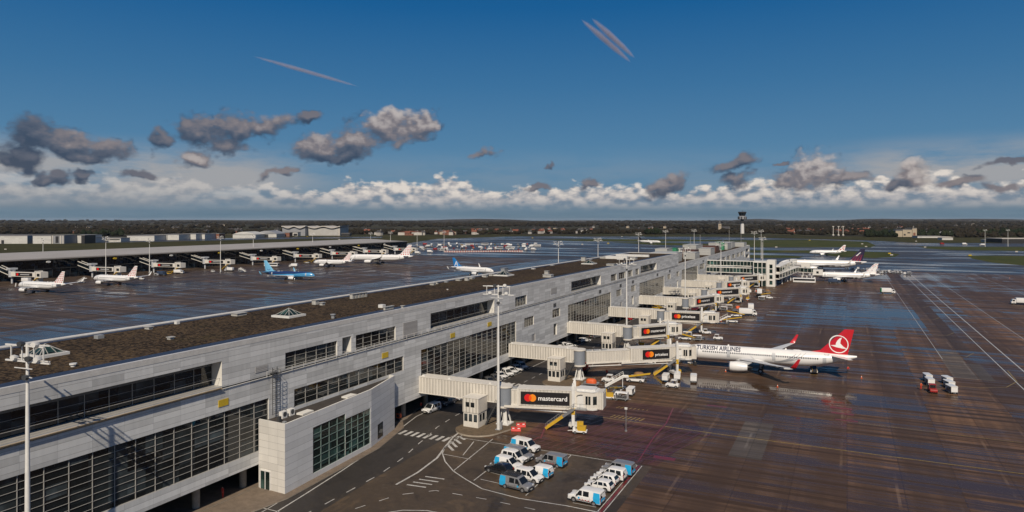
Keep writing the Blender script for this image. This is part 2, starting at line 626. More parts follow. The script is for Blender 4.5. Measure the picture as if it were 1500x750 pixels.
def asphalt(name, col=(.045, .042, .040), wetness=.35, scale=1.0, stretch=(1, 1, 1)):
    m = bpy.data.materials.new(name)
    t, N, L, b = nt(m)
    g = NG(t)
    p = g.mapv(g.pos(), scale=stretch)
    a = g.noise(p, .06 * scale, 5, .6)
    f = g.noise(p, 1.1 * scale, 5, .65)
    wet = g.step(g.math('ADD', g.math('MULTIPLY', a, .75), g.math('MULTIPLY', f, .25)), .66 - .36 * wetness, .82 - .36 * wetness)
    base = g.ramp(g.math('ADD', g.math('MULTIPLY', a, .5), g.math('MULTIPLY', f, .5)), [(.3, tuple(c * .7 for c in col)), (.7, tuple(c * 1.45 for c in col))])
    pp = g.pos()
    st = g.noise(g.mapv(pp, scale=(.13, .10, 1)), 1.0, 6, .68, dist=.6)
    base = g.mix(g.math('MULTIPLY', g.step(st, .53, .63), .7), base, (col[0] * 1.9, col[1] * 1.8, col[2] * 1.6))
    base = g.mix(g.math('MULTIPLY', g.math('SUBTRACT', 1.0, g.step(st, .36, .46)), .7), base, tuple(c * .42 for c in col))
    oil = g.step(g.noise(pp, .55, 4, .6), .63, .72)
    base = g.mix(g.math('MULTIPLY', oil, .6), base, tuple(c * .35 for c in col))
    L.new(g.mix(wet, base, tuple(c * .5 for c in col)), b.inputs['Base Color'])
    L.new(g.ramp(wet, [(0, .6), (1, .09)]), b.inputs['Roughness'])
    L.new(g.bump(g.math('MULTIPLY', g.noise(p, 5 * scale, 3, .6), g.math('SUBTRACT', 1, wet)), .2, .02), b.inputs['Normal'])
    return m


def grassland(name, a=(.045, .055, .016), b_=(.085, .068, .026), scale=.02):
    m = bpy.data.materials.new(name)
    t, N, L, b = nt(m)
    g = NG(t)
    p = g.pos()
    n = g.math('ADD', g.math('MULTIPLY', g.noise(p, scale, 6, .65), .6), g.math('MULTIPLY', g.noise(p, scale * 14, 5, .7), .4))
    L.new(g.ramp(n, [(.32, tuple(c * .55 for c in a)), (.5, a), (.68, b_)]), b.inputs['Base Color'])
    b.inputs['Roughness'].default_value = .95
    b.inputs['Specular IOR Level'].default_value = .1
    return m


def countryside(name):
    m = bpy.data.materials.new(name)
    t, N, L, b = nt(m)
    g = NG(t)
    p = g.pos()
    v = g.n('ShaderNodeTexVoronoi', feature='F1')
    g.put(v.inputs['Vector'], g.mapv(p, scale=(.0026, .0034, 0)))
    fld = g.sep(v.outputs['Color'])[0]
    n = g.noise(p, .004, 6, .65)
    col = g.ramp(fld, [(.0, (.030, .034, .012)), (.35, (.040, .045, .016)), (.6, (.050, .038, .024)), (.85, (.075, .062, .034))])
    col = g.mix(g.step(n, .42, .56), col, (.020, .017, .012))
    # close to the runways only mown grass
    dist = g.vmath('LENGTH', p, out=1)
    gr = g.ramp(g.noise(p, .02, 6, .7), [(.3, (.022, .025, .008)), (.55, (.044, .041, .014)), (.75, (.074, .056, .022))])
    L.new(g.mix(g.step(dist, 1700, 1950), gr, col), b.inputs['Base Color'])
    b.inputs['Roughness'].default_value = .95
    b.inputs['Specular IOR Level'].default_value = .1
    return m


def paint(name, col, wear=.45):
    m = bpy.data.materials.new(name)
    t, N, L, b = nt(m)
    g = NG(t)
    p = g.pos()
    n = g.math('ADD', g.math('MULTIPLY', g.noise(p, .7, 5, .7), .6), g.math('MULTIPLY', g.noise(p, 6, 3, .6), .4))
    f = g.step(n, .5 - .25 * (1 - wear) - .05, .72)
    L.new(g.mix(g.math('MULTIPLY', f, wear + .25), col, (.05, .045, .04)), b.inputs['Base Color'])
    b.inputs['Roughness'].default_value = .35
    return m


M_CONC = wet_concrete('wet_apron_concrete', wetness=.50, rbase=.05, puddles=((-17, 170, 34, 9), (-36, 171, 12, 9), (-45, 104.5, 9, 4), (10, 330, 40, 60), (20, 560, 60, 50), (-36, 122, 8, 6)))
M_CONC_FAR = wet_concrete('wet_apron_concrete_between_piers', tint=(.090, .064, .046), wetness=.5, rbase=.12, spec=.12)
M_ASPH = asphalt('damp_road_asphalt', (.030, .025, .021), .22)
M_STAND = asphalt('damp_stand_asphalt', (.056, .040, .026), .36)
M_TAXI = asphalt('wet_taxiway_asphalt', (.040, .038, .040), .62, .30, (.35, 1.9, 1))
M_GRASS = grassland('mown_winter_grass')
M_LAND = countryside('winter_countryside')
M_WHITE = paint('white_road_paint', (.62, .60, .56))
M_YEL = paint('yellow_apron_paint', (.45, .30, .035), .55)
M_RED = paint('red_apron_paint', (.17, .010, .014), .6)
M_REDF = paint('worn_red_apron_paint', (.085, .010, .013), .95)
M_KERB = mat('kerb_concrete', (.34, .29, .23), .85, scale=.6, var=.3)
M_PAVE = mat('pavement_slabs', (.17, .13, .095), .8, scale=.8, var=.35)


def sheet(name, pts, z, m, kind='structure'):
    mb = MB()
    P = [(p[0], p[1], z) for p in pts]
    n = len(P)
    a = sum(P[i][0] * P[(i + 1) % n][1] - P[(i + 1) % n][0] * P[i][1] for i in range(n))
    mb.poly(P if a > 0 else P[::-1])
    return tag(mb.build(name, m), kind=kind)


def pxs(*pts, z=0.0):
    return [gp(x, y, z) for x, y in pts]


# ------------------------------------------------------------------ terrain to the horizon
def terrain_h(x, y):
    d = math.hypot(x, y)
    k = max(0.0, min(1.0, (d - 2300) / 5000))
    h = 7 * k * (math.sin(x * .0011 + 1.3) * math.cos(y * .0009) + .6 * math.sin(x * .0031 + y * .0017))
    k2 = max(0.0, min(1.0, (d - 8000) / 9000))
    h += k2 * (16 + 12 * math.sin(x * .00042 + .7) + 9 * math.sin(y * .0006 + x * .0009))
    return h - .06


def terrain():
    radii = [0.0] + [40 * 1.105 ** i for i in range(66)]
    radii = [r for r in radii if r < 26000] + [27000]
    na = 160
    mb = MB()
    v = [(0, 0, terrain_h(0, 0))]
    for r in radii[1:]:
        for i in range(na):
            a = 2 * math.pi * i / na
            v.append((r * math.cos(a), r * math.sin(a), terrain_h(r * math.cos(a), r * math.sin(a))))
    f = [[0, 1 + i, 1 + (i + 1) % na] for i in range(na)]
    for k in range(len(radii) - 2):
        o, q = 1 + k * na, 1 + (k + 1) * na
        for i in range(na):
            f.append([o + i, q + i, q + (i + 1) % na, o + (i + 1) % na])
    mb.add(v, f)
    tag(mb.build('ground', M_LAND, smooth=180), kind='structure')


terrain()
sheet('apron', [(-104, -150), (700, -150), (700, 606), (-104, 606)], 0.0, M_CONC)
sheet('apron', [(-486, -150), (-268.0, -150), (-268.0, 640), (-486, 640)], 0.0, M_CONC_FAR)
M_LANE = wet_concrete('wet_grey_taxilane_concrete', tint=(.088, .074, .066), wetness=.74, rbase=.15, spec=.30)
sheet('taxilane', [(-268, -150), (-104.0, -150), (-104.0, 640), (-268, 640)], 0.0, M_LANE)
sheet('taxiway', [(-486, 640), (-104, 640), (-104, 606), (700, 606), (1500, 606)] + pxs((2100, 357), (1345, 356), (1280, 352.5), (1060, 347), (760, 346), (640, 350), (600, 356)), 0.0, M_TAXI)
sheet('taxiway', pxs((-300, 354), (120, 351.5), (420, 347.5), (560, 346.8), (560, 348.5), (420, 350), (130, 356), (-300, 360)), .006, M_TAXI)
for pl in (
    [(771, 350.5), (870, 350.3), (960, 350.5), (1058, 351.5), (1058, 353.5), (960, 354), (860, 353.2)],
    [(893, 354.5), (960, 355), (1058, 358), (1058, 361), (960, 359)],
    [(1060, 352), (1180, 351), (1270, 354), (1283, 359.5), (1275, 362.5), (1180, 362.3), (1060, 362)],
    [(1060, 366.5), (1187, 366.8), (1240, 367.5), (1300, 369.5), (1318, 372.5), (1310, 376.5), (1280, 378), (1232, 376.5), (1180, 370.5), (1060, 369.5)],
    [(1060, 373), (1150, 374), (1178, 376), (1170, 378), (1060, 377.5)],
    [(1345, 361), (1500, 361.7), (1700, 363), (1700, 369), (1500, 367.5), (1400, 366.5), (1356, 364)],
    [(1415, 374.2), (1500, 374.8), (1700, 377), (1700, 396), (1500, 389), (1455, 385), (1425, 379)],
):
    sheet('grass', pxs(*pl), .008, M_GRASS)

# stand area by the pier foot, service road and pavements
sheet('stand_area', [(-78, -60), (-28.0, -60), (-28.0, 109.6), (-52, 109.6), (-64, 112), (-64, 128), (-60.5, 136), (-60.5, 640), (-78, 640)], .004, M_STAND)
road_r = [(-60.5, 40)] + [tuple(gp(x, y)[:2]) for x, y in ((470, 749), (540, 706), (600, 671), (640, 649), (668, 634))] + [(-66.2, 124), (-65.2, 140), (-65.2, 640)]
sheet('service_road', [(-92, 20)] + [(-92, 640)] + road_r[::-1][:-1] + [(-58, 60), (-56, 20)], .008, M_ASPH)


def kerb_sheet(name, pts, h, m_top, m_side):
    mb = MB()
    mb.prism(pts, -.02, h, 1, 0)
    return tag(mb.build(name, [m_top, m_side]), kind='structure')


# pavement at the foot of the annex and under the overhang
kerb_sheet('pavement', [(-78.3, 62), (-73.6, 62.5), (-72.0, 70), (-71.2, 74.6), (-72.7, 98), (-75.6, 109.4), (-78.3, 113)], .13, M_PAVE, M_KERB)
kerb_sheet('pavement', [(-92, 20), (-79.6, 20), (-78.5, 62), (-78.6, 115), (-81.0, 124), (-82.0, 640), (-92, 640)], .13, M_PAVE, M_KERB)


# ------------------------------------------------------------------ painted markings
def marks(name, m, z, *items):
    mb = MB()
    for kind, pts, w in items:
        if kind == 'l':
            mb.ribbon(pts, w, z)
        elif kind == 'p':
            mb.poly([(p[0], p[1], z) for p in pts])
    return tag(mb.build(name, m), kind='structure')


def dash(pts, on, off):
    """cut a polyline into dashes"""
    pts = [Vector((p[0], p[1])) for p in pts]
    out, cur, left, draw = [], [pts[0]], on, True
    for i in range(len(pts) - 1):
        a, b = pts[i], pts[i + 1]
        L_ = (b - a).length
        t = 0.0
        while L_ - t > left:
            t += left
            q = a.lerp(b, t / L_)
            if draw:
                cur.append(q)
                out.append(cur)
            draw = not draw
            cur = [q]
            left = on if draw else off
        left -= L_ - t
        if draw:
            cur.append(b)
    return out


edge = [(-66.5, 50)] + pxs((405, 750), (450, 722), (500, 690), (530, 670), (560, 650), (585, 629), (610, 610), (640, 596), (662, 584)) + [(-76.0, 145), (-76.0, 300), (-76.0, 640)]
centre = pxs((440, 757), (475, 739), (556, 695), (590, 671), (612, 651), (628, 638), (640, 626), (666, 609.5), (690, 597)) + [(-70.6, 150), (-70.6, 640)]
outer = pxs((580, 710), (612, 692), (640, 671), (652, 655), (664, 640), (676, 631))
items = [('l', edge, .22), ('l', outer, .34)]
items += [('l', d, .18) for d in dash(centre, 2.0, 2.6)]
for k in range(8):       # zebra by the first gate
    x = -74.6 + k * 1.35
    items.append(('p', [(x, 105.9), (x + .65, 105.9), (x + .65, 108.4), (x, 108.4)], 0))
for Y0 in (148.6, 190.5, 231.5, 273):
    for k in range(8):
        x = -75.3 + k * 1.35
        items.append(('p', [(x, Y0), (x + .65, Y0), (x + .65, Y0 + 2.5), (x, Y0 + 2.5)], 0))
marks('road_marking', M_WHITE, .014, *items)

items = []
items.append(('l', pxs((652, 655), (648, 664), (652, 676), (664, 690), (682, 702), (706, 716), (760, 730), (830, 741), (884, 752)), .20))
items.append(('l', [(-50.9, 109.2), (-30.4, 109.2)], .16))
items.append(('l', [(-65.0, 109.0), (-50.9, 109.2)], .16))
items.append(('l', pxs((664, 690), (722, 643)), .16))
items.append(('l', pxs((678, 667), (694, 647)), .16))
items.append(('l', pxs((648, 665), (690, 673)), .14))
items.append(('l', pxs((652, 655), (678, 637)), .16))
for a, b in (((656, 652), (664, 660)), ((661, 647), (669, 655)), ((666, 643), (675, 650)), ((671, 639), (681, 644))):
    items.append(('l', pxs(a, b), .5))
items.append(('l', pxs((694, 704), (712, 690)), .16))
items.append(('l', pxs((712, 690), (745, 699)), .14))
items.append(('l', pxs((704, 702), (735, 709)), .14))
items.append(('l', pxs((770, 726), (815, 684)), .16))
items.append(('l', pxs((820, 684), (837, 666)), .16))
items.append(('l', [(-30.34, 89.6), (-30.34, 109.2)], .14))
items.append(('l', [(-29.56, 89.4), (-29.56, 109.2)], .14))
for k in range(9):
    y = 90.8 + 2.1 * k
    items.append(('l', [(-31.0, y), (-34.4, y)], .13))
items += [('l', d, .15) for d in dash([(-60.5, 76), (-58, 82.5), (-54, 86.2), (-46, 86.6), (-30, 86.2)], 1.6, 2.2)]
# three ghosted arrows and a curve in the foreground
for k in range(4):
    a = gp(596 + 9 * k, 710 - 4 * k)
    b = gp(624 + 9 * k, 714 - 4 * k)
    items.append(('l', [a, b], .32))
items.append(('l', pxs((560, 752), (590, 747.5), (625, 748), (660, 754)), .2))
for k in range(4):
    items.append(('l', pxs((348 + k * -22, 735 + 10 * k), (376 - k * 22 + 33, 735 + 10 * k + 15)), .16))
items.append(('l', pxs((406, 737), (372, 757)), .16))
marks('parking_marking', M_WHITE, .014, *items)
marks('red_edge_marking', M_RED, .012, ('l', [(-29.95, 89.4), (-29.95, 109.2)], .42))

# apron guide lines
items = []
for X0, X1 in ((39.4, 35.4), (43.9, 40.6)):
    pass
items.append(('l', [(37.2, -40), (37.2, 598)], .24))
items.append(('l', [(41.6, -40), (41.6, 599)], .32))
items.append(('l', [(52.5, 120), (53.5, 597)], .16))
items.append(('l', [(24.5, 230), (24.5, 560)], .14))
items.append(('l', [(88, 200), (83, 590)], .16))
marks('apron_marking', M_WHITE, .006, *items)
items = [('l', [(-57, 133.6), (-40, 132.4), (-20, 131.6), (60, 131.6)], .18), ('l', [(2, 150.6), (60, 149.0)], .12), ('l', [(-40, 191.2), (28, 194.4)], .16),
         ('l', [(28, 194.4), (34, 198), (37.5, 206), (38, 220)], .16)]
for k in range(2, 9):
    Y = 191.2 + 41.4 * (k - 1)
    items.append(('l', [(-38, Y), (24, Y), (31, Y + 4), (34, Y + 12)], .15))
# yellow hatch blocks beside the first cab
for k in range(8):
    x = -42.6 + k * .85
    items.append(('l', [(x, 133.4), (x + .5, 135.4)], .22))
    items.append(('l', [(x - 1.0 + k * .05, 140.6 + k * .1), (x - .5, 142.0)], .16))
marks('yellow_marking', M_YEL, .006, *items)
# red no-parking hatching round the first stand
items = []
for k in range(15):
    x = -53.5 + 1.75 * k
    items.append(('l', [(x, 110.6), (x + 6.5, 131)], .22))
marks('red_hatching', M_REDF, .007, *items)
M_REDZ = wet_concrete('faded_red_stand_zone', (.082, .040, .031), .5)
sheet('red_stand_zone', [(-53.5, 110.0), (-27.5, 110.0), (-24.0, 132.0), (-30, 146), (-50, 146), (-53.5, 132)], .0055, M_REDZ)
items = [('l', pxs((986, 598), (976, 620), (958, 640)), .28), ('l', pxs((958, 640), (945, 660), (935, 676)), .24), ('l', pxs((800, 622), (792, 642)), .3), ('l', pxs((790, 640), (762, 656)), .3)]
for px, py, w, d in ((1050, 595, 4, .9), (1232, 598, 4.2, 1.2), (1234, 606, 4.2, 1.0), (1240, 616, 4.0, .8), (973, 671, 3.6, 1.4)):
    c = gp(px, py)
    items.append(('p', [(c.x - w / 2, c.y - d / 2), (c.x + w / 2, c.y - d / 2), (c.x + w / 2, c.y + d / 2), (c.x - w / 2, c.y + d / 2)], 0))
marks('red_marking', M_RED, .010, *items)
# renewed lighter slabs
M_SLAB = wet_concrete('renewed_concrete_slab', (.125, .10, .08), .36)
sheet('repair_slab', [(-17.9, 120.2), (-12.6, 120.2), (-12.6, 132.0), (-17.9, 132.0)], .0045, M_SLAB)
sheet('repair_slab', [(-17.9, 132.2), (-12.6, 132.2), (-12.6, 142.6), (-17.9, 142.6)], .0045, M_SLAB)
sheet('repair_slab', [(24.2, 204), (29.6, 204), (29.6, 246), (24.2, 246)], .0045, M_SLAB)
sheet('repair_slab', [(29.8, 204), (32.9, 204), (32.9, 226), (29.8, 226)], .0045, M_SLAB)
M_STAIN = wet_concrete('worn_brown_lane', (.085, .055, .038), .25)
sheet('worn_lane', [(26.4, 250), (33.9, 250), (33.9, 585), (26.4, 585)], .0045, M_STAIN)
# ------------------------------------------------------------------ building materials
def cladding(name, col, ph=.78, pw=3.9, ax='y', lw=.05, var=.10, rough=.5):
    """metal panels with thin dark joints, slightly different from sheet to sheet"""
    m = bpy.data.materials.new(name)
    t, N, L, b = nt(m)
    g = NG(t)
    p = g.pos()
    s = g.sep(p)
    u = s[1] if ax == 'y' else s[0]
    row = g.math('FLOOR', g.math('DIVIDE', s[2], ph))
    cell = g.n('ShaderNodeTexWhiteNoise', noise_dimensions='2D')
    g.put(cell.inputs['Vector'], g.comb(g.math('FLOOR', g.math('DIVIDE', u, pw)), row, 0))
    h = g.line(s[2], ph, lw)
    v = g.line(u, pw, lw * .8)
    v2 = g.math('MULTIPLY', v, .6)
    j = g.math('MAXIMUM', h, v2)
    dirt = g.noise(g.mapv(p, scale=(.8, .8, .12)), 1.3, 5, .65)
    f = g.math('ADD', g.math('MULTIPLY', cell.outputs[0], .5), g.math('MULTIPLY', dirt, .6))
    base = g.ramp(f, [(.25, tuple(c * (1 - var * 1.3) for c in col)), (.8, tuple(min(1, c * (1 + var * .4)) for c in col))])
    L.new(g.mix(g.math('MULTIPLY', j, .5), base, tuple(c * .22 for c in col)), b.inputs['Base Color'])
    b.inputs['Roughness'].default_value = rough
    L.new(g.bump(g.math('MULTIPLY', j, -1.0), .35, .03), b.inputs['Normal'])
    return m


def corrugated(name, col, ax='x', period=.62, rough=.5):
    m = bpy.data.materials.new(name)
    t, N, L, b = nt(m)
    g = NG(t)
    p = g.obj()
    s = g.sep(p)
    u = s[0] if ax == 'x' else s[1]
    w = g.math('SINE', g.math('MULTIPLY', u, 2 * math.pi / period))
    ln = g.line(u, period, period * .16)
    dirt = g.noise(g.mapv(p, scale=(1, 1, .2)), 1.1, 5, .65)
    c = g.ramp(dirt, [(.3, tuple(x * .78 for x in col)), (.7, col)])
    L.new(g.mix(g.math('MULTIPLY', ln, .45), c, tuple(x * .4 for x in col)), b.inputs['Base Color'])
    b.inputs['Roughness'].default_value = rough
    L.new(g.bump(w, .8, .06), b.inputs['Normal'])
    return m


def glazing(name, col=(.018, .023, .025), rough=.04):
    m = bpy.data.materials.new(name)
    t, N, L, b = nt(m)
    g = NG(t)
    p = g.pos()
    c = g.n('ShaderNodeTexWhiteNoise', noise_dimensions='3D')
    g.put(c.inputs['Vector'], g.vmath('FLOOR', g.mapv(p, scale=(1 / 2.4, 1 / 2.4, 1 / 1.5))))
    n = g.noise(p, .35, 4, .6)
    L.new(g.ramp(g.math('ADD', g.math('MULTIPLY', c.outputs[0], .5), g.math('MULTIPLY', n, .5)), [(.3, tuple(x * .4 for x in col)), (.6, col), (.72, tuple(x * 2.2 for x in col)), (.92, tuple(x * 7 for x in col))]), b.inputs['Base Color'])
    b.inputs['Roughness'].default_value = rough
    b.inputs['Specular IOR Level'].default_value = .6
    # float glass never lies quite flat
    L.new(g.bump(g.math('ADD', g.math('MULTIPLY', c.outputs[0], 0.0), g.noise(p, .5, 2, .5)), .06, .2), b.inputs['Normal'])
    return m


def gravel(name, col=(.038, .026, .0155)):
    m = bpy.data.materials.new(name)
    t, N, L, b = nt(m)
    g = NG(t)
    p = g.pos()
    a = g.noise(p, .06, 3, .5)
    f = g.noise(p, 4.5, 3, .7)
    k = g.n('ShaderNodeTexVoronoi', feature='F1')
    g.put(k.inputs['Vector'], p)
    k.inputs['Scale'].default_value = 2.8
    sp = g.sep(k.outputs['Color'])[0]
    n = g.math('ADD', g.math('MULTIPLY', a, .30), g.math('ADD', g.math('MULTIPLY', f, .38), g.math('MULTIPLY', sp, .32)))
    base = g.ramp(n, [(.33, tuple(c * .22 for c in col)), (.47, tuple(c * .8 for c in col)), (.60, tuple(c * 2.1 for c in col)), (.74, (.11, .072, .032))])
    moss = g.step(g.noise(p, .045, 5, .65), .52, .68)
    L.new(g.mix(g.math('MULTIPLY', moss, .55), base, (.042, .034, .012)), b.inputs['Base Color'])
    b.inputs['Roughness'].default_value = .92
    b.inputs['Specular IOR Level'].default_value = .15
    L.new(g.bump(g.math('ADD', sp, f), .9, .10), b.inputs['Normal'])
    return m


M_CLAD = cladding('pale_grey_cladding', (.585, .59, .585), var=.22)
M_CLADX = cladding('pale_grey_cladding_end', (.56, .55, .53), ax='x')
M_ANNEX = cladding('annex_cladding', (.61, .61, .605), ph=1.02, pw=4.6)
M_ANNEXX = cladding('annex_cladding_end', (.60, .58, .54), ph=1.02, pw=1.9, ax='x')
M_GLASS = glazing('dark_window_glass')
M_GLASSG = glazing('green_tinted_glass', (.016, .034, .030), .05)
M_GRAVEL = gravel('mossy_roof_gravel')
M_FRAME = mat('window_frame_aluminium', (.34, .33, .31), .45, var=.12)
M_FRAMED = mat('dark_frame_steel', (.05, .052, .055), .5)
M_BITU_SHADE = mat('blue_black_gutter_and_shade', (.028, .034, .055), .45)  # rear gutter bitumen; the same colour paints the airside parapet's shadow
M_COPE = mat('parapet_coping_metal', (.55, .54, .52), .4)
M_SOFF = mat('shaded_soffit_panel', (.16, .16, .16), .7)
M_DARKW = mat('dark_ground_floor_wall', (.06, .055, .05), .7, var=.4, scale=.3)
M_COL = mat('fairfaced_concrete', (.30, .26, .21), .8, scale=.8, var=.3)
M_YSIGN = mat('yellow_sign_plate', (.52, .36, .02), .5)
M_BLACK = mat('matt_black', (.012, .012, .012), .6)
M_LOUV = cladding('louvre_grille', (.40, .39, .38), ph=.22, pw=40, lw=.10)
M_WHITEM = mat('white_painted_metal', (.66, .65, .62), .4, var=.14)
M_GREYM = mat('grey_painted_metal', (.27, .28, .29), .45, var=.2)
M_TAN = mat('tan_pipe_lagging', (.42, .33, .22), .6)

XF = -78.0            # airside face of the pier
pier = empty('terminal_pier', (XF, 20, 0))
tag(pier, 'long pale grey clad terminal pier with brown gravel roof running through the middle', 'terminal')
PO = Vector((XF, 20, 0))


def pb(mb, name, mats, parent=None, smooth=False):
    """part of the pier: vertices given in world metres"""
    mb.v = [(v[0] - PO.x, v[1] - PO.y, v[2] - PO.z) for v in mb.v]
    return mb.build(name, mats, parent or pier, smooth)


OPEN = []      # Y0, Y1, z0, z1, depth, columns, rows, kind
Y_END_UP = 359.0
Y_END = 652.0
zb = 3.5


def op(Y0, Y1, z0, z1, d, nc, nr, kind='win'):
    OPEN.append((Y0, Y1, z0, z1, d, nc, nr, kind))


# upper storey
op(24, fy(325), 16.45, 19.9, 2.0, 15, 3, 'deep')
op(fy(417.9), fy(494), 16.45, 18.95, .35, 5, 3)
op(fy(501.5), fy(514.5), 16.45, 19.2, 1.8, 1, 1, 'void')
op(fy(521.3), fy(579.5), 16.45, 19.1, .35, 5, 3)
op(fy(630.7), fy(724), 16.6, 20.0, 2.0, 9, 2, 'deep')
op(fy(754.7), fy(771.5), 16.7, 19.2, .35, 4, 3)
op(fy(836.9), fy(880), 16.7, 20.0, 2.0, 11, 2, 'deep')
for a, b in ((895, 903), (906.5, 916), (919.6, 926.3), (931, 936)):
    op(fy(a), fy(b), 16.8, 19.3, .35, 3, 3)
op(fy(938.5), fy(961.7), 16.8, 20.0, 2.0, 12, 2, 'deep')
# lower storey: curtain walls between gates, small windows in the solid bays
op(24, 77.7, 5.4, 12.8, .25, 20, 9, 'curtain')
op(fy(431), fy(591), 10.1, 12.9, .25, 11, 3)
for k in range(4):
    Y0 = 119.0 + 82.7 * k
    op(Y0, Y0 + (45 if k == 0 else 43.4), 5.4, 13.0, .25, 17, 9, 'curtain')
    b = Y0 + 45
    if k < 3:
        op(b + 5.2, b + 11.5, 10.5, 13.0, .3, 4, 3)
        op(b + 25.0, b + 31.0, 10.5, 13.0, .3, 3, 3)
        op(b + 26.0, b + 28.6, 5.2, 8.6, .5, 1, 1, 'void')
        op(b + 10.0, b + 12.4, 6.0, 7.9, .1, 1, 1, 'louvre')
for Y0 in (416, 438, 476, 498, 520, 545, 570, 592):
    op(Y0, Y0 + 15, 10.0, 13.2, .3, 6, 2)
op(455, 470, 5.2, 13.2, .4, 6, 5, 'curtain')
op(625, 646, 11.6, 14.4, 1.5, 3, 1, 'void')
op(625, 646, 6.2, 9.6, 1.5, 3, 1, 'void')
op(614, 618, 8.0, 13.5, .8, 1, 1, 'void')


def wall(Y0, Y1, z0, z1):
    mb = MB()
    ops = [o for o in OPEN if o[0] < Y1 and o[1] > Y0 and o[2] < z1 and o[3] > z0]
    ys = sorted({Y0, Y1, *[o[0] for o in ops], *[o[1] for o in ops]})
    zs = sorted({z0, z1, *[o[2] for o in ops], *[o[3] for o in ops]})
    for i in range(len(ys) - 1):
        for j in range(len(zs) - 1):
            yc, zc = (ys[i] + ys[i + 1]) / 2, (zs[j] + zs[j + 1]) / 2
            if any(o[0] < yc < o[1] and o[2] < zc < o[3] for o in ops):
                continue
            mb.poly([(XF, ys[i], zs[j]), (XF, ys[i + 1], zs[j]), (XF, ys[i + 1], zs[j + 1]), (XF, ys[i], zs[j + 1])], 0)
    for (a, b, c, d, dep, *_r) in ops:
        xb = XF - dep
        mb.poly([(XF, a, c), (xb, a, c), (xb, a, d), (XF, a, d)], 1)
        mb.poly([(XF, b, c), (XF, b, d), (xb, b, d), (xb, b, c)], 1)
        mb.poly([(XF, a, c), (XF, b, c), (xb, b, c), (xb, a, c)], 2)
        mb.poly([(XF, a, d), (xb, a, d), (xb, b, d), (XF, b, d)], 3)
    return mb


W_REV = mat('white_reveal_panel', (.68, .66, .61), .5, var=.08)
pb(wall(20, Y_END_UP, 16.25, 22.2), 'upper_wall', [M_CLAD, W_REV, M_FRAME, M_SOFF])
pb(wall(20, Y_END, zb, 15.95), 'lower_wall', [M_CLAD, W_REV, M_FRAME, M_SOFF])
mb = MB()
mb.box(XF - .5, XF - .16, 20, Y_END_UP, 15.953, 16.247)
pb(mb, 'shadow_gap', M_BLACK)
mb = MB()
mb.box(XF - .6, XF + .10, 20, fy(325), 16.02, 16.12)
for k in range(3):
    mb.tube((XF + .18 + .10 * k, 20, 16.16 + .09 * k), (XF + .18 + .10 * k, fy(322), 16.16 + .09 * k), .055, 6)
pb(mb, 'ledge_pipes', M_TAN, smooth=True)
mb = MB()
for (Y0, Y1) in ((fy(325), Y_END_UP),):
    mb.box(XF + .003, XF + .14, Y0, Y1, 16.0, 16.08)
    mb.tube((XF + .3, Y0 + 8, 16.9), (XF + .3, fy(735), 16.9), .025, 5)
    y = Y0 + 8
    while y < fy(735):
        mb.bar((XF + .3, y, 16.05), (XF + .3, y, 16.9), .04)
        y += 2.6
pb(mb, 'ledge_rail', M_WHITEM)
# end faces, rear wall, roofs
mb = MB()
for pl in ([(-104, 20, zb), (XF, 20, zb), (XF, 20, 22.2), (-104, 20, 22.2)], [(-104, Y_END_UP, 16), (-104, Y_END_UP, 22.2), (XF, Y_END_UP, 22.2), (XF, Y_END_UP, 16)], [(-104, Y_END, zb), (-104, Y_END, 16.9), (XF, Y_END, 16.9), (XF, Y_END, zb)]):
    mb = MB()
    mb.poly(pl)
    pb(mb, 'end_wall', M_CLADX)
mb = MB()
mb.poly([(-104, 20, 0), (-104, Y_END, 0), (-104, Y_END, 16.9), (-104, 20, 16.9)], 0)
mb.poly([(-104, 20, 16.9), (-104, Y_END_UP, 16.9), (-104, Y_END_UP, 22.2), (-104, 20, 22.2)], 0)
pb(mb, 'rear_wall', M_CLAD)
mb = MB()
mb.poly([(-103.6, 20, 21.95), (XF - .4, 20, 21.95), (XF - .4, Y_END_UP, 21.95), (-103.6, Y_END_UP, 21.95)], 0)
rf = pb(mb, 'roof', M_GRAVEL)
mb = MB()
mb.box(XF - .42, XF + .03, 20, Y_END_UP + .03, 21.5, 22.22)
mb.box(-104.05, XF - .42, Y_END_UP - .4, Y_END_UP + .03, 21.5, 22.28)
pb(mb, 'parapet', M_COPE)
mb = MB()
mb.box(XF - 3.3, XF - .423, 20, Y_END_UP - .4, 21.90, 22.0)  # the parapet's shadow, put in as a dark strip
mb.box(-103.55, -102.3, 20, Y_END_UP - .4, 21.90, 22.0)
pb(mb, 'gutter_and_shade_band', M_BITU_SHADE)
mb = MB()
mb.box(-104.25, -103.75, 20, Y_END_UP, 21.4, 21.95)
mb.tube((-104.0, 20, 22.0), (-104.0, Y_END_UP, 22.0), .27, 12)
pb(mb, 'rear_coping', M_COPE, smooth=True)
mb = MB()
mb.poly([(-103.6, Y_END_UP, 16.05), (XF - .4, Y_END_UP, 16.05), (XF - .4, Y_END, 16.05), (-103.6, Y_END, 16.05)], 0)
pb(mb, 'lower_roof', M_GRAVEL)
mb = MB()
mb.box(XF - .42, XF + .03, Y_END_UP + .033, Y_END + .03, 15.953, 16.9)
mb.box(-104.05, -103.6, Y_END_UP + .033, Y_END + .03, 15.953, 16.9)
mb.box(-103.6, XF - .42, Y_END - .4, Y_END + .03, 15.953, 16.9)
pb(mb, 'lower_parapet', M_COPE)
mb = MB()
mb.poly([(-90, 20, zb), (XF, 20, zb), (XF, Y_END, zb), (-90, Y_END, zb)][::-1], 0)
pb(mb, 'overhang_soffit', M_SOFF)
mb = MB()
mb.poly([(-90, 20, 0), (-90, Y_END, 0), (-90, Y_END, zb), (-90, 20, zb)][::-1], 0)
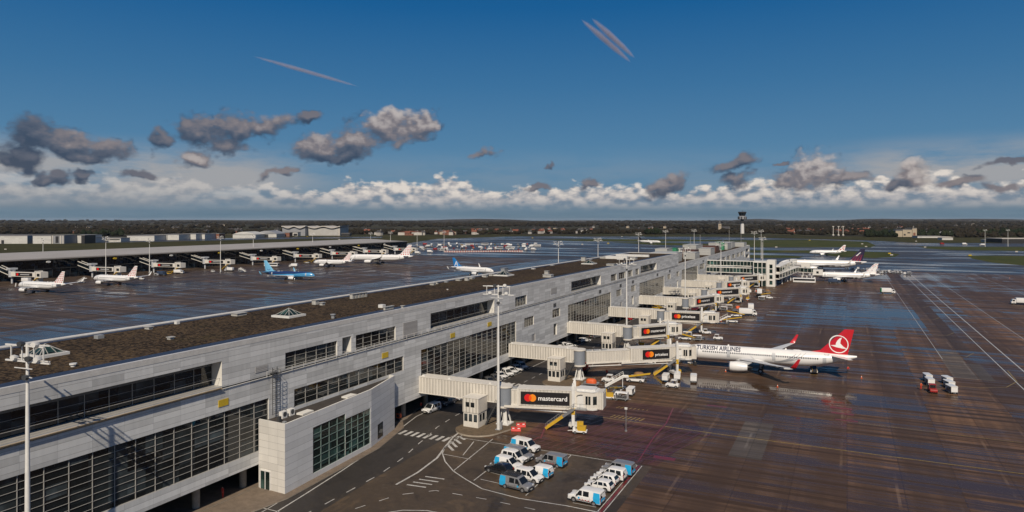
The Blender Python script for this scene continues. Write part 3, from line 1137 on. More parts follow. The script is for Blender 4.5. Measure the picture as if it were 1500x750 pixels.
pb(mb, 'ground_floor_wall', M_DARKW)
y = 42.0
while y < 640:
    mb = MB()
    mb.tube((-80.2, y, 0), (-80.2, y, zb), .52, 14)
    pb(mb, 'column', M_COL, smooth=True)
    y += 8.2


def window_fill(o):
    a, b, c, d, dep, nc, nr, kind = o
    x = XF - dep
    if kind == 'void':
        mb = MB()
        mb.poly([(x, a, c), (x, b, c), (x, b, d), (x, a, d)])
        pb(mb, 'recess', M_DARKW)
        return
    if kind == 'louvre':
        mb = MB()
        mb.poly([(x, a, c), (x, b, c), (x, b, d), (x, a, d)])
        pb(mb, 'louvre', M_LOUV)
        return
    top = d
    if kind == 'deep':
        top = d - .75
    mb = MB()
    mb.poly([(x + .002, a, c), (x + .002, b, c), (x + .002, b, top), (x + .002, a, top)])
    w = pb(mb, 'window', M_GLASS)
    fr = MB()
    t = .030
    xo = x + .10
    for i in range(nc + 1):
        yy = a + (b - a) * i / nc
        fr.box(x + .003, xo, max(a, yy - t), min(b, yy + t), c, top)
    for j in range(nr + 1):
        zz = c + (top - c) * j / nr
        fr.box(x + .004, xo - .02, a, b, max(c, zz - t * .55), min(top, zz + t * .55))
    if kind == 'deep':
        fr.box(x + .003, x + .2, a, b, top, d - .002, 1)
        # handrail inside the loggia
        fr.tube((XF - .35, a, c + 1.05), (XF - .35, b, c + 1.05), .03, 5)
    f = fr.build('frame', [M_FRAME, M_SOFF])
    f.parent = w
    f.data.transform(Matrix.Translation(-PO))


for o in OPEN:
    window_fill(o)

for px, Y, z, ww, hh in ((327, None, 14.1, 1.7, .95), (564, None, 14.1, 1.9, 1.0), (663, None, 14.1, 1.9, 1.0), (717, None, 14.2, 2.0, 1.0), (812.5, None, 14.2, 2.0, 1.0), (879, None, 14.3, 2.2, 1.1), (909, None, 14.3, 2.4, 1.1), (927, None, 14.4, 2.4, 1.1), (963, None, 14.4, 2.6, 1.2), (981, None, 14.4, 2.6, 1.2), (1004, None, 14.4, 2.8, 1.2), (1030, None, 14.5, 3.0, 1.2)):
    Y = fy(px)
    mb = MB()
    mb.box(XF + .003, XF + .09, Y - ww / 2, Y + ww / 2, z - hh / 2, z + hh / 2)
    pb(mb, 'gate_sign', M_YSIGN if px < 800 else M_FRAMED)
for px0, px1, z0, z1 in ((590.5, 611, 16.4, 19.3), (807, 815.5, 17.6, 19.4), (374, 392, 17.0, 17.9)):
    mb = MB()
    mb.box(XF + .003, XF + .06, fy(px0), fy(px1), z0, z1)
    pb(mb, 'louvre', M_LOUV)
# ladder cage beside the annex roof
mb = MB()
yl = fy(399)
for s in (-.45, .45):
    mb.bar((XF + .5, yl + s, 10.2), (XF + .5, yl + s, 17.3), .07)
    mb.bar((XF + 1.1, yl + s, 11.5), (XF + 1.1, yl + s, 17.0), .05)
for k in range(22):
    z = 10.3 + .32 * k
    mb.bar((XF + .5, yl - .45, z), (XF + .5, yl + .45, z), .04)
    if k % 2 and k > 3:
        mb.bar((XF + .5, yl - .45, z), (XF + 1.1, yl - .45, z), .04)
        mb.bar((XF + .5, yl + .45, z), (XF + 1.1, yl + .45, z), .04)
        mb.bar((XF + 1.1, yl - .45, z), (XF + 1.1, yl + .45, z), .04)
mb.box(XF + .003, XF + .6, yl - .5, yl + .5, 16.4, 16.5)
pb(mb, 'ladder', M_FRAMED)


# things on the roof
M_VENT = mat('weathered_vent_metal', (.42, .41, .38), .5, var=.3)
def skylight(c, w, h):
    mb = MB()
    z = 21.95
    mb.box(c.x - w / 2, c.x + w / 2, c.y - w / 2, c.y + w / 2, z, z + .35)
    s = pb(mb, 'skylight', M_WHITEM)
    g_ = MB()
    q = w * .40
    b = [(c.x - q, c.y - q, z + .352), (c.x + q, c.y - q, z + .352), (c.x + q, c.y + q, z + .352), (c.x - q, c.y + q, z + .352)]
    ap = (c.x, c.y, z + .35 + h)
    for i in range(4):
        g_.poly([b[i], b[(i + 1) % 4], ap])
    o = g_.build('pane', M_GLASSG)
    o.parent = s
    o.data.transform(Matrix.Translation(-PO))
    r = MB()
    for i in range(4):
        r.bar(b[i], ap, .11)
        r.bar(b[i], b[(i + 1) % 4], .12)
        m_ = (Vector(b[i]) + Vector(b[(i + 1) % 4])) / 2
        r.bar(Vector(b[i]).lerp(m_, .0), Vector(ap).lerp(m_, .5), .0) if False else None
        for t in (.33, .67):
            p0 = Vector(b[i]).lerp(Vector(b[(i + 1) % 4]), t)
            p1 = Vector(b[i]).lerp(Vector(ap), 1 - abs(t - .5) * 2 * .65) if t < .5 else Vector(b[(i + 1) % 4]).lerp(Vector(ap), 1 - abs(t - .5) * 2 * .65)
            r.bar(p0, p1, .08)
    o = r.build('frame', M_FRAME)
    o.parent = s
    o.data.transform(Matrix.Translation(-PO))


for px, py, w in ((66, 520, 5.2), (423, 463, 5.6), (738, 403.5, 6.5), (863, 386.5, 6.5)):
    skylight(gp(px, py, 22.0), w * .76, 1.15)


def roof_box(px, py, w, d, h, name='roof_vent', m=None, z=21.95, cap=True):
    m = m or M_VENT
    w, d = w * .85, d * .85
    c = gp(px, py, z)
    mb = MB()
    mb.box(c.x - w / 2, c.x + w / 2, c.y - d / 2, c.y + d / 2, z, z + h)
    if cap:
        mb.box(c.x - w / 2 - .12, c.x + w / 2 + .12, c.y - d / 2 - .12, c.y + d / 2 + .12, z + h, z + h + .08)
    pb(mb, name, m or M_WHITEM)


roof_box(350, 462, 1.8, 2.6, .45)
roof_box(462, 446, 1.2, 1.2, .9)
roof_box(472, 447, .9, .9, .5)
for k in range(5):
    roof_box(516 + 4.6 * k, 437.5 - .7 * k, .9, .9, 1.0)
for k in range(5):
    roof_box(564 + 2.6 * k, 454.6 - .5 * k, .5, .5, .6)
roof_box(634, 417.5, 1.4, 1.4, .5)
roof_box(640, 416, .7, .7, .6)
roof_box(672, 411, 1.6, 1.6, .5)
roof_box(684, 411, 1.2, 1.2, .9)
roof_box(690, 408.5, 2.0, 2.0, .4)
roof_box(739, 399.5, 1.6, 3.2, 1.5, 'plant_box', M_GREYM)
roof_box(711, 406, 1.4, 1.4, .6)
roof_box(720, 404, 1.4, 1.4, .6)
roof_box(803, 406.0, 3.2, 2.4, .8)
roof_box(801, 403, 1.4, 1.4, 1.3)
roof_box(855, 382.5, 2, 2, 1.6)
roof_box(884, 378.5, 3, 3, .8)
roof_box(895, 389.0, 3.5, 3, .6)
roof_box(928, 380, 3, 4, 1.0)
roof_box(250, 497, .8, .8, .3)
roof_box(218, 482, 1.2, .9, .35)
roof_box(590, 451, .6, .6, .4)
vr = random.Random(11)
for k in range(16):
    yy = 52 + 300 * (k / 16) ** 1.15 + vr.uniform(-2, 2)
    xx = vr.choice((-101.5, -99, -96, -90, -84, -81.5)) + vr.uniform(-1, 1)
    mb = MB()
    q = vr.uniform(.25, .7)
    h_ = vr.uniform(.2, .7)
    if k % 3:
        mb.box(xx - q, xx + q, yy - q, yy + q, 21.95, 21.95 + h_)
    else:
        mb.tube((xx, yy, 21.95), (xx, yy, 21.6 + h_ * 1.4), q * .45, 10)
        mb.tube((xx, yy, 21.6 + h_ * 1.4), (xx, yy, 21.75 + h_ * 1.4), q * .7, 10)
    pb(mb, 'roof_vent', M_GREYM if k % 2 else M_WHITEM)
# cable tray and long plant deck on the far part of the upper roof
mb = MB()
mb.box(-98, -88, 300, 302.5, 21.96, 23.2)
mb.box(-100, -84, 322, 323.6, 21.96, 23.0)
pb(mb, 'plant_deck', M_WHITEM)
mb = MB()
p0, p1 = gp(742, 403, 21.7), gp(800, 406, 21.7)
mb.bar(p0, p1, .25, .12)
p0, p1 = gp(742, 403, 21.7), gp(712, 405, 21.7)
mb.bar(p0, p1, .25, .12)
pb(mb, 'cable_tray', M_FRAME)

# plant rooms on the lower far roof
M_GREEN = mat('green_scaffold_sheeting', (.03, .22, .11), .6)
M_PLANT = cladding('plant_room_panels', (.42, .42, .40), ph=.9, pw=1.2)


def plant_room(Y0, Y1, X0, X1, h, m=None):
    mb = MB()
    mb.box(X0, X1, Y0, Y1, 16.06, 16.06 + h)
    mb.box(X0 - .15, X1 + .15, Y0 - .15, Y1 + .15, 16.06 + h, 16.2 + h)
    pb(mb, 'plant_room', m or M_PLANT)


plant_room(370, 398, -98, -84.5, 5.2)
plant_room(402, 416, -101, -94, 6.5)
plant_room(417, 424, -97, -92, 6.3, M_GREEN)
plant_room(424, 430, -97, -91, 6.0)
plant_room(418, 432, -88, -81, 3.8)
plant_room(442, 456, -100, -86, 4.2, mat('red_brown_panels', (.11, .05, .035), .7))
plant_room(470, 486, -89, -81, 4.4)
plant_room(478, 502, -101, -92, 6.2)
plant_room(520, 536, -100, -86, 4.0, mat('red_brown_panels', (.11, .05, .035), .7))
plant_room(548, 556, -96, -88, 5.6)
plant_room(556, 562, -92, -86, 5.9, M_GREEN)
plant_room(563, 584, -95, -84, 5.0)
plant_room(600, 618, -100, -86, 4.6)
plant_room(628, 646, -92, -80, 3.6)
mb = MB()
for (x, y_, h) in ((-95, 474, 6), (-93, 498, 7), (-90, 612, 9), (-84, 640, 6)):
    mb.tube((x, y_, 16), (x, y_, 22 + h), .12, 6)
pb(mb, 'aerial', M_FRAME)

# ------------------------------------------------------------------ annex in front of the pier
annex = empty('annex_building', (-78, 75.6, 0))
tag(annex, 'white panelled annex block with tall green glass wall below the near terminal face', 'building')
AO = Vector((-78, 75.6, 0))


def ab(mb, name, mats, parent=None):
    mb.v = [(v[0] - AO.x, v[1] - AO.y, v[2]) for v in mb.v]
    return mb.build(name, mats, parent or annex)


A = [(-77.99, 75.7), (-72.6, 75.4), (-74.1, 97.5), (-76.7, 108.0), (-77.99, 108.3)]
HT = 10.15
w1 = [A[1], A[2]]


def on_front(t):     # along the long face
    return (A[1][0] + (A[2][0] - A[1][0]) * t, A[1][1] + (A[2][1] - A[1][1]) * t)


def seg_wall(mb, p, q, z0, z1, m):
    mb.poly([(p[0], p[1], z0), (q[0], q[1], z0), (q[0], q[1], z1), (p[0], p[1], z1)], m)


def inset(p, q, d):
    v = Vector((q[0] - p[0], q[1] - p[1])).normalized()
    n = Vector((-v.y, v.x)) * d      # inwards (towards the pier)
    return (p[0] + n.x, p[1] + n.y), (q[0] + n.x, q[1] + n.y)


mb = MB()
seg_wall(mb, A[0], A[1], .0, HT, 1)
ta, tm, tb = .285, .66, .985
za, zt1, zt2 = .9, 7.9, 7.9
segs = [(0, ta, 0, HT), (tb, 1, 0, HT), (ta, tb, 0, za), (ta, tm, zt1, HT), (tm, tb, 7.0, HT)]
for t0, t1, z0, z1 in segs:
    seg_wall(mb, on_front(t0), on_front(t1), z0, z1, 0)
seg_wall(mb, A[2], A[3], 0, HT, 0)
seg_wall(mb, A[3], A[4], 0, HT, 0)
# reveals
for t0, t1, z1 in ((ta, tm, zt1), (tm, tb, 7.0)):
    p, q = on_front(t0), on_front(t1)
    pi, qi = inset(p, q, .18)
    for P_, Q_ in ((p, pi), (q, qi)):
        seg_wall(mb, P_, Q_, za, z1, 0)
    mb.poly([(p[0], p[1], za), (q[0], q[1], za), (qi[0], qi[1], za), (pi[0], pi[1], za)], 0)
    mb.poly([(p[0], p[1], z1), (pi[0], pi[1], z1), (qi[0], qi[1], z1), (q[0], q[1], z1)], 0)
ab(mb, 'wall', [M_ANNEX, M_ANNEXX])
mb = MB()
ins = [(-77.98, 75.95), (-72.87, 75.66), (-74.36, 97.45), (-76.9, 107.75), (-77.98, 108.0)]
mb.poly([(x, y, HT - .55) for x, y in ins])
ab(mb, 'roof', mat('annex_roof_felt', (.045, .038, .032), .85, scale=.5, var=.4))
mb = MB()
for i in range(4):
    p, q = A[i], A[i + 1]
    pi, qi = ins[i], ins[i + 1]
    mb.add([(p[0], p[1], HT), (q[0], q[1], HT), (qi[0], qi[1], HT), (pi[0], pi[1], HT), (pi[0], pi[1], HT - .56), (qi[0], qi[1], HT - .56)], [(0, 1, 2, 3), (3, 2, 5, 4)])
ab(mb, 'parapet', W_REV)
for t0, t1, z1, nc in ((ta, tm, zt1, 4), (tm + .002, tb, 7.0, 4)):
    p, q = inset(on_front(t0), on_front(t1), .17)
    mb = MB()
    seg_wall(mb, p, q, za, z1, 0)
    w = ab(mb, 'window', M_GLASSG)
    p, q = inset(on_front(t0), on_front(t1), .12)
    fr = MB()
    for i in range(nc + 1):
        c = (p[0] + (q[0] - p[0]) * i / nc, p[1] + (q[1] - p[1]) * i / nc)
        fr.bar((c[0], c[1], za), (c[0], c[1], z1), .12, .09)
    for j in range(7):
        z = za + (z1 - za) * j / 6
        fr.bar((p[0], p[1], z), (q[0], q[1], z), .08, .08)
    f = fr.build('frame', mat('green_grey_mullion', (.16, .22, .20), .45), w)
    f.data.transform(Matrix.Translation(-AO))
# side door and slim corner window
mb = MB()
for s in (0, 1):
    mb.box(-77.4 + s * .95, -76.55 + s * .95, 75.52, 75.61, .15, 2.75, 0)
d = ab(mb, 'door', M_GLASSG)
fr = MB()
for x in (-77.45, -76.5, -75.55):
    fr.box(x - .06, x + .06, 75.46, 75.60, .13, 2.85)
fr.box(-77.45, -75.55, 75.455, 75.60, 2.76, 2.9)
f = fr.build('frame', M_WHITEM, d)
f.data.transform(Matrix.Translation(-AO))
v = Vector((A[3][0] - A[2][0], A[3][1] - A[2][1]))
mb = MB()
p = (A[2][0] + v.x * .25 + .02, A[2][1] + v.y * .25)
q = (A[2][0] + v.x * .47 + .02, A[2][1] + v.y * .47)
seg_wall(mb, p, q, .6, 3.2, 0)
w = ab(mb, 'window', M_GLASS)
for (x, y_, w_, d_, h_, m_) in ((-76.6, 79.2, .7, 1.0, 1.0, M_WHITEM), (-76.6, 80.8, .7, 1.0, 1.0, M_WHITEM), (-75.4, 82.6, 1.3, 2.4, .25, W_REV), (-75.7, 93.5, 1.3, 2.4, .25, W_REV), (-74.2, 77.0, .5, .4, .35, M_GREYM), (-75.6, 77.4, .4, .4, .8, M_FRAMED)):
    mb = MB()
    mb.box(x - w_ / 2, x + w_ / 2, y_ - d_ / 2, y_ + d_ / 2, HT - .549, HT - .55 + h_)
    if h_ > .9:
        mb.tube((x + w_ / 2 + .01, y_, HT + .05), (x + w_ / 2 + .03, y_, HT + .05), .36, 14, 1)
    ab(mb, 'roof_unit', [m_, M_FRAMED])
# ------------------------------------------------------------------ passenger bridges of the pier
M_CREAM = corrugated('cream_corrugated_panel', (.64, .60, .53), 'x', .70)
M_CREAMP = mat('cream_painted_steel', (.64, .605, .54), .45, var=.12)
M_ROTG = mat('grey_rotunda_curtain', (.20, .22, .25), .6, var=.1)
M_SIGNB = mat('black_advert_panel', (.016, .014, .014), .35, var=.1)
M_LRED = mat('logo_red', (.62, .012, .012), .4, var=.03)
M_LORA = mat('logo_orange', (.80, .24, .012), .4, var=.03)
M_LMID = mat('logo_overlap_orange', (.75, .085, .006), .4, var=.03)
M_TXTW = mat('white_lettering', (.78, .77, .75), .5, var=.03)
M_STY = mat('yellow_stair_steel', (.55, .34, .025), .5)
M_STG = mat('galvanised_steel', (.33, .34, .35), .4, .6)
M_TYRE = mat('tyre_rubber', (.016, .016, .017), .8)
M_REDM = mat('red_painted_metal', (.30, .022, .02), .45)
M_ORANGE = mat('orange_cover', (.62, .10, .02), .6)
M_PLANTER = mat('planted_gravel_bed', (.12, .085, .05), .95, scale=2, var=.5)


def rel(mb, o, name, mats, parent, smooth=False):
    """part of a thing: vertices given in the thing's own metres"""
    return mb.build(name, mats, parent, smooth)


def advert(parent, L0, L1, y, z0, z1, word, big):
    """black panel with overlapping red and orange discs and a word, on a face looking to -y"""
    mb = MB()
    mb.box(L0, L1, y - .08, y, z0, z1)
    p = mb.build('advert_panel', M_SIGNB, parent)
    h = z1 - z0
    zc = (z0 + z1) / 2
    r = h * .31
    cx = L0 + h * .62
    lg = MB()
    yy = y - .085
    d = r * 1.22
    disc(lg, (cx, yy, zc), r, '-y', 32, 0)
    disc(lg, (cx + d, yy - .004, zc), r, '-y', 32, 1)
    # the lens where the discs meet
    a = math.acos(d / 2 / r)
    pts = []
    for i in range(13):
        t = -a + 2 * a * i / 12
        pts.append((cx + r * math.cos(t), yy - .008, zc + r * math.sin(t)))
    for i in range(1, 12):
        t = math.pi - a + 2 * a * i / 12
        pts.append((cx + d + r * math.cos(t), yy - .008, zc + r * math.sin(t)))
    lg.poly(pts[::-1] if False else pts, 2)
    lg.build('logo', [M_LRED, M_LORA, M_LMID], p)
    v, f = text_mesh(word, h * .58, bold=.02)
    wmax = max(q[0] for q in v)
    room = L1 - (cx + d + r) - h * .38
    s = min(1.0, room / wmax)
    x0 = cx + d + r + h * .18
    zt = zc - h * .19 - (.13 * h if word == 'priceless' else 0)
    tm = MB()
    tm.add([(x0 + q[0] * s, yy - .006, zt + q[1] * s) for q in v], f)
    tm.build('lettering', M_TXTW, p)


def stairs(parent, x0, x1, y, ztop, w=1.35):
    """service stair falling from x0 (top) to x1 (foot)"""
    mb = MB()
    n = 16
    for s in (-w / 2, w / 2):
        xm, zm = x0 + (x1 - x0) * .38, ztop + (.1 - ztop) * .38
        mb.bar((x0, y + s, ztop + .1), (xm, y + s, zm + .1), .08, .5, 0)
        mb.bar((xm, y + s, zm + .1), (x1, y + s, .2), .08, .5, 1)
        mb.bar((x0, y + s, ztop + 1.05), (x1, y + s, 1.1), .06, .06, 0)
        mb.bar((x0, y + s, ztop + .55), (x1, y + s, .62), .05, .05, 0)
        for k in range(7):
            t = k / 6
            x = x0 + (x1 - x0) * t
            z = ztop + (.1 - ztop) * t
            mb.bar((x, y + s, z), (x, y + s, z + 1.05), .05, .05, 0)
    for k in range(n):
        t = (k + .5) / n
        x = x0 + (x1 - x0) * t
        z = ztop + (.1 - ztop) * t
        mb.box(x - .20, x + .20, y - w / 2, y + w / 2, z, z + .06, 1 if k > 5 else 0)
    return mb.build('service_stair', [M_STG, M_STY], parent)


def jet_bridge(k, cab_px, word, label, panel=(.28, .92), hut=True, stair_px=None, stub=False):
    Yk = 119.7 + 41.35 * k
    RX = -59.3
    root = empty('passenger_bridge', (RX, Yk, 0))
    tag(root, label, 'passenger bridge', 'passenger bridges along the pier')
    # fixed walkway from the pier face to the rotunda
    zf, zt = 4.6, 7.7
    x0, x1 = XF - RX + .01, -1.0
    mb = MB()
    mb.box(x0, x1, -1.5, 1.5, zf, zt, 0)
    mb.box(x0, x1, -1.56, 1.56, zt, zt + .10, 1)
    mb.box(x0, x1, -1.54, 1.54, zf - .16, zf, 1)
    mb.build('walkway', [M_CREAM, M_CREAMP], root)
    mb = MB()
    for x in (x0 + .4, x0 + 6.5, -3.0):
        mb.box(x, x + .5, -.9, -.3, zt + .103, zt + .35, 0)
    mb.build('roof_light', M_WHITEM, root)
    # stair tower
    if hut:
        hx0, hx1, hy0, hy1 = -6.4, -3.0, -5.2, -1.62
        hm = MB()
        hm.box(hx0, hx1, hy0, hy1, 3.05, 5.75, 0)
        hm.box(hx0 + .12, hx1 - .12, hy0 + .12, hy1, .15, 3.05, 1)
        hm.box(hx0 - .06, hx1 + .06, hy0 - .06, hy1, 5.75, 5.86, 1)
        ht = hm.build('stair_tower', [M_CREAM, M_CREAMP], root)
        for wx in (-5.35, -4.25):
            wb = MB()
            wb.box(wx - .40, wx + .40, hy0 - .02, hy0 + .05, 4.1, 5.0)
            wb.build('window', M_GLASS, ht)
        for wx in (-5.75, -4.75, -3.7):
            wb = MB()
            wb.box(wx - .36, wx + .36, hy0 + .10, hy0 + .16, 1.35, 2.75)
            wb.build('window', M_GLASS, ht)
        wb = MB()
        wb.box(hx1 - .16, hx1 - .10, hy0 + .7, hy0 + 1.5, 1.35, 2.7)
        wb.box(hx1 - .16, hx1 - .10, hy0 + 1.9, hy0 + 2.7, 1.35, 2.7)
        wb.build('window', M_GLASS, ht)
        mb = MB()      # outside stair flight between tower and rotunda
        for s in (-2.6, -1.9):
            mb.bar((hx1 + .1, s, .3), (hx1 + 2.4, s, 4.4), .07, .25)
            mb.bar((hx1 + .1, s, 1.3), (hx1 + 2.4, s, 5.4), .05)
        for q in range(10):
            mb.box(hx1 + .1 + .23 * q, hx1 + .4 + .23 * q, -2.6, -1.9, .35 + .41 * q, .40 + .41 * q)
        mb.build('service_stair', M_FRAMED, root)
    # rotunda on its column
    mb = MB()
    mb.tube((0, 0, 3.9), (0, 0, 7.35), 1.45, 24, 0)
    mb.tube((0, 0, 7.35), (0, 0, 7.7), 1.6, 24, 1)
    mb.tube((0, 0, 3.55), (0, 0, 3.9), 1.6, 24, 1)
    mb.build('rotunda', [M_ROTG, M_CREAMP], root, smooth=True)
    mb = MB()
    mb.tube((0, 0, 0), (0, 0, 3.55), .42, 14)
    mb.box(-1.3, 1.3, -1.3, 1.3, .02, .45)
    for a in range(4):
        c, s = math.cos(a * math.pi / 2 + .78), math.sin(a * math.pi / 2 + .78)
        mb.bar((1.2 * c, 1.2 * s, .4), (.5 * c, .5 * s, 3.3), .22, .22)
    mb.build('column', M_WHITEM, root, smooth=True)
    if stub:
        return root
    # telescopic tunnel towards the cab
    cab = gp(*cab_px, 5.4)
    dv = Vector((cab.x - RX, cab.y - Yk))
    ang = math.atan2(dv.y, dv.x)
    L = dv.length
    arm = empty('tunnel', (0, 0, 0), ang)
    arm.parent = root
    Lc = L - 2.2
    m1 = min(Lc * (panel[0] - .05), Lc * .5)
    mb = MB()
    mb.box(1.4, m1 + 1.5, -1.25, 1.25, 4.45, 7.0, 0)
    mb.box(1.4, m1 + 1.5, -1.32, 1.32, 7.0, 7.12, 1)
    mb.box(1.4, m1 + 1.5, -1.36, -1.16, 4.1, 4.45, 1)
    mb.box(1.4, m1 + 1.5, 1.16, 1.36, 4.1, 4.45, 1)
    mb.build('inner_tunnel', [M_CREAM, M_CREAMP], arm)
    mb = MB()
    mb.box(m1, Lc, -1.6, 1.6, 4.3, 7.35, 0)
    mb.box(m1 - .05, m1 + .3, -1.72, 1.72, 4.2, 7.48, 1)
    mb.box(Lc - .3, Lc + .05, -1.72, 1.72, 4.2, 7.48, 1)
    mb.box(m1, Lc, -1.66, 1.66, 7.35, 7.45, 1)
    mb.box(m1 - 2.5, Lc, -1.74, -1.50, 3.82, 4.22, 1)
    mb.box(m1 - 2.5, Lc, 1.50, 1.74, 3.82, 4.22, 1)
    mb.build('outer_tunnel', [M_CREAM, M_CREAMP], arm)
    mb = MB()
    mb.tube((2.0, -1.1, 3.55), (Lc - 1.5, -1.25, 3.25), .12, 8)
    mb.tube((2.0, 1.1, 3.55), (Lc - 1.5, 1.25, 3.25), .12, 8)
    for q in range(4):
        x = 3.0 + (Lc - 5) * q / 3
        mb.bar((x, -1.15, 3.4), (x, -1.3, 4.0), .09)
        mb.bar((x, 1.15, 3.4), (x, 1.3, 4.0), .09)
    mb.build('cable_carrier', M_WHITEM, arm, smooth=True)
    mb = MB()
    a0, a1 = m1 * .15 + 1.5, m1 - .6
    for q in range(3):
        mb.box(1.6 + 2.0 * q, 3.0 + 2.0 * q, -.7, .2, 7.12, 7.42)
    mb.build('roof_unit', M_GREYM, arm)
    if word:
        advert(arm, Lc * panel[0], Lc * panel[1], -1.75, 4.72, 6.98, word, k == 0)
    # lift columns and wheel bogie
    bx = Lc - .55
    mb = MB()
    for s in (-1.95, 1.95):
        mb.box(bx - .28, bx + .28, s - .22, s + .22, 1.0, 8.4, 0)
        mb.box(bx - .2, bx + .2, s - .15, s + .15, 8.4, 8.9, 0)
        mb.box(bx - .30, bx + .32, s - .26, s + .26, 3.1, 4.3, 1)
    mb.box(bx - .35, bx + .35, -2.2, 2.2, 3.4, 3.8, 0)
    mb.build('lift_column', [M_WHITEM, M_STY], arm)
    mb = MB()
    mb.box(bx - .9, bx + .9, -1.5, 1.5, .55, 1.05, 0)
    mb.bar((bx - .7, -1.9, 1.0), (bx - .7, 1.9, 1.0), .3)
    mb.box(bx + .9, bx + 1.8, -.7, .7, .5, 1.3, 1)
    mb.build('bogie', [M_WHITEM, M_STY], arm)
    for s in (-1.0, 1.0):
        mb = MB()
        mb.tube((bx, s - .22, .55), (bx, s + .22, .55), .55, 18)
        mb.build('wheel', M_TYRE, arm, smooth=True)
    # cab, turned square to the aircraft
    cb = empty('cab', (L, 0, 0), -ang * .55)
    cb.parent = arm
    mb = MB()
    prof = [(-2.4, -1.8), (1.2, -1.9), (1.9, -1.3), (1.9, 1.5), (1.2, 1.9), (-2.4, 1.8)]
    mb.prism(prof, 4.25, 7.3, 0)
    pr2 = [(p[0] * 1.04, p[1] * 1.05) for p in prof]
    mb.prism(pr2, 7.3, 7.42, 1)
    mb.prism([(p[0] * .8, p[1] * .75) for p in prof], 7.42, 7.75, 1)
    mb.prism(pr2, 3.98, 4.25, 1)
    mb.build('cab_body', [M_CREAMP, M_WHITEM], cb)
    mb = MB()
    for x, w in ((.05, .45), (.58, .45)):
        mb.box(x - .21, x + .21, -1.93, -1.84, 5.0, 6.55)
    mb.poly([(1.25, -1.90, 5.0), (1.86, -1.37, 5.0), (1.86, -1.37, 6.55), (1.25, -1.90, 6.55)])
    mb.build('cab_window', M_GLASS, cb)
    mb = MB()
    mb.box(-1.75, -.55, -1.90, -1.83, 4.35, 6.5, 0)
    mb.build('door', M_WHITEM, cb)
    mb = MB()
    for q in range(9):
        a0_, a1_ = math.pi * (.92 - .5 * q / 9), math.pi * (.92 - .5 * (q + 1) / 9)
        mb.bar((-1.0 + 1.15 * math.cos(a0_), -1.95, 5.75 + 1.0 * math.sin(a0_)), (-1.0 + 1.15 * math.cos(a1_), -1.95, 5.75 + 1.0 * math.sin(a1_)), .10)
    mb.build('door_hood', M_FRAMED, cb)
    mb = MB()
    for q in range(4):
        x = 1.92 + .30 * q
        mb.box(x, x + .22, -1.55 - .03 * q, 1.55 + .03 * q, 4.2, 7.35 + .03 * q)
    mb.box(1.90, 3.1, -1.4, 1.4, 4.3, 7.1)
    mb.build('canopy', M_CREAM if False else M_CREAMP, cb)
    mb = MB()
    mb.box(-2.2, .2, -2.9, -1.92, 4.1, 4.2)
    for x in (-2.2, -1.0, .2):
        mb.bar((x, -2.86, 4.2), (x, -2.86, 5.25), .05)
    mb.bar((-2.2, -2.86, 5.25), (.2, -2.86, 5.25), .05)
    mb.build('landing', M_STG, cb)
    stairs(cb, -2.2, -7.6, -2.4, 4.15)
    return root


jet_bridge(0, (862, 586), 'mastercard', 'nearest cream passenger bridge with the large mastercard panel by the parked vans', (.24, .91))
jet_bridge(1, (1001, 517), 'priceless', 'cream passenger bridge docked at the red tailed airliner, with a priceless panel', (.62, .90))
jet_bridge(2, (983, 483), 'mastercard', 'third passenger bridge from the near end, behind the one docked at the red tailed airliner')
jet_bridge(3, (1040, 466), 'priceless', 'fourth passenger bridge from the near end, priceless panel, beyond the orange covered cart')
jet_bridge(4, (1048, 438.5), 'mastercard', 'fifth passenger bridge from the near end with the dark red car under its tunnel')
jet_bridge(5, (1087, 427), 'mastercard', 'sixth passenger bridge from the near end, behind the belt loader with white truck')
jet_bridge(6, (1088, 416.5), 'mastercard', 'seventh passenger bridge from the near end, second before the glass stair block')
jet_bridge(7, (1113, 407.5), 'mastercard', 'farthest cream passenger bridge, just below the glass stair block')


def island(k):
    """kerbed refuge round the stair tower and rotunda of a gate"""
    Yk = 119.7 + 41.35 * k
    pts = [(-66.2, Yk - 1)] + [(-62.2 + 4.6 * math.cos(R(a)), Yk - 4.6 + 4.9 * math.sin(R(a))) for a in range(200, 345, 12)] + [(-56.4, Yk - 1.5), (-56.2, Yk + 3), (-66.2, Yk + 3)]
    return kerb_sheet('refuge_island', pts, .28, M_PLANTER, M_KERB)


for k in range(8):
    island(k)

# ------------------------------------------------------------------ glass stair block at the far stand
gb = empty('glass_stair_block', gp(1112, 419, 0))
tag(gb, 'glass and white stair block with two long glazed corridors joining pier and the far airliners', 'building')
GO = Vector(gb.location)


def gbb(mb, name, mats, smooth=False):
    mb.v = [(v[0] - GO.x, v[1] - GO.y, v[2]) for v in mb.v]
    return mb.build(name, mats, gb, smooth)


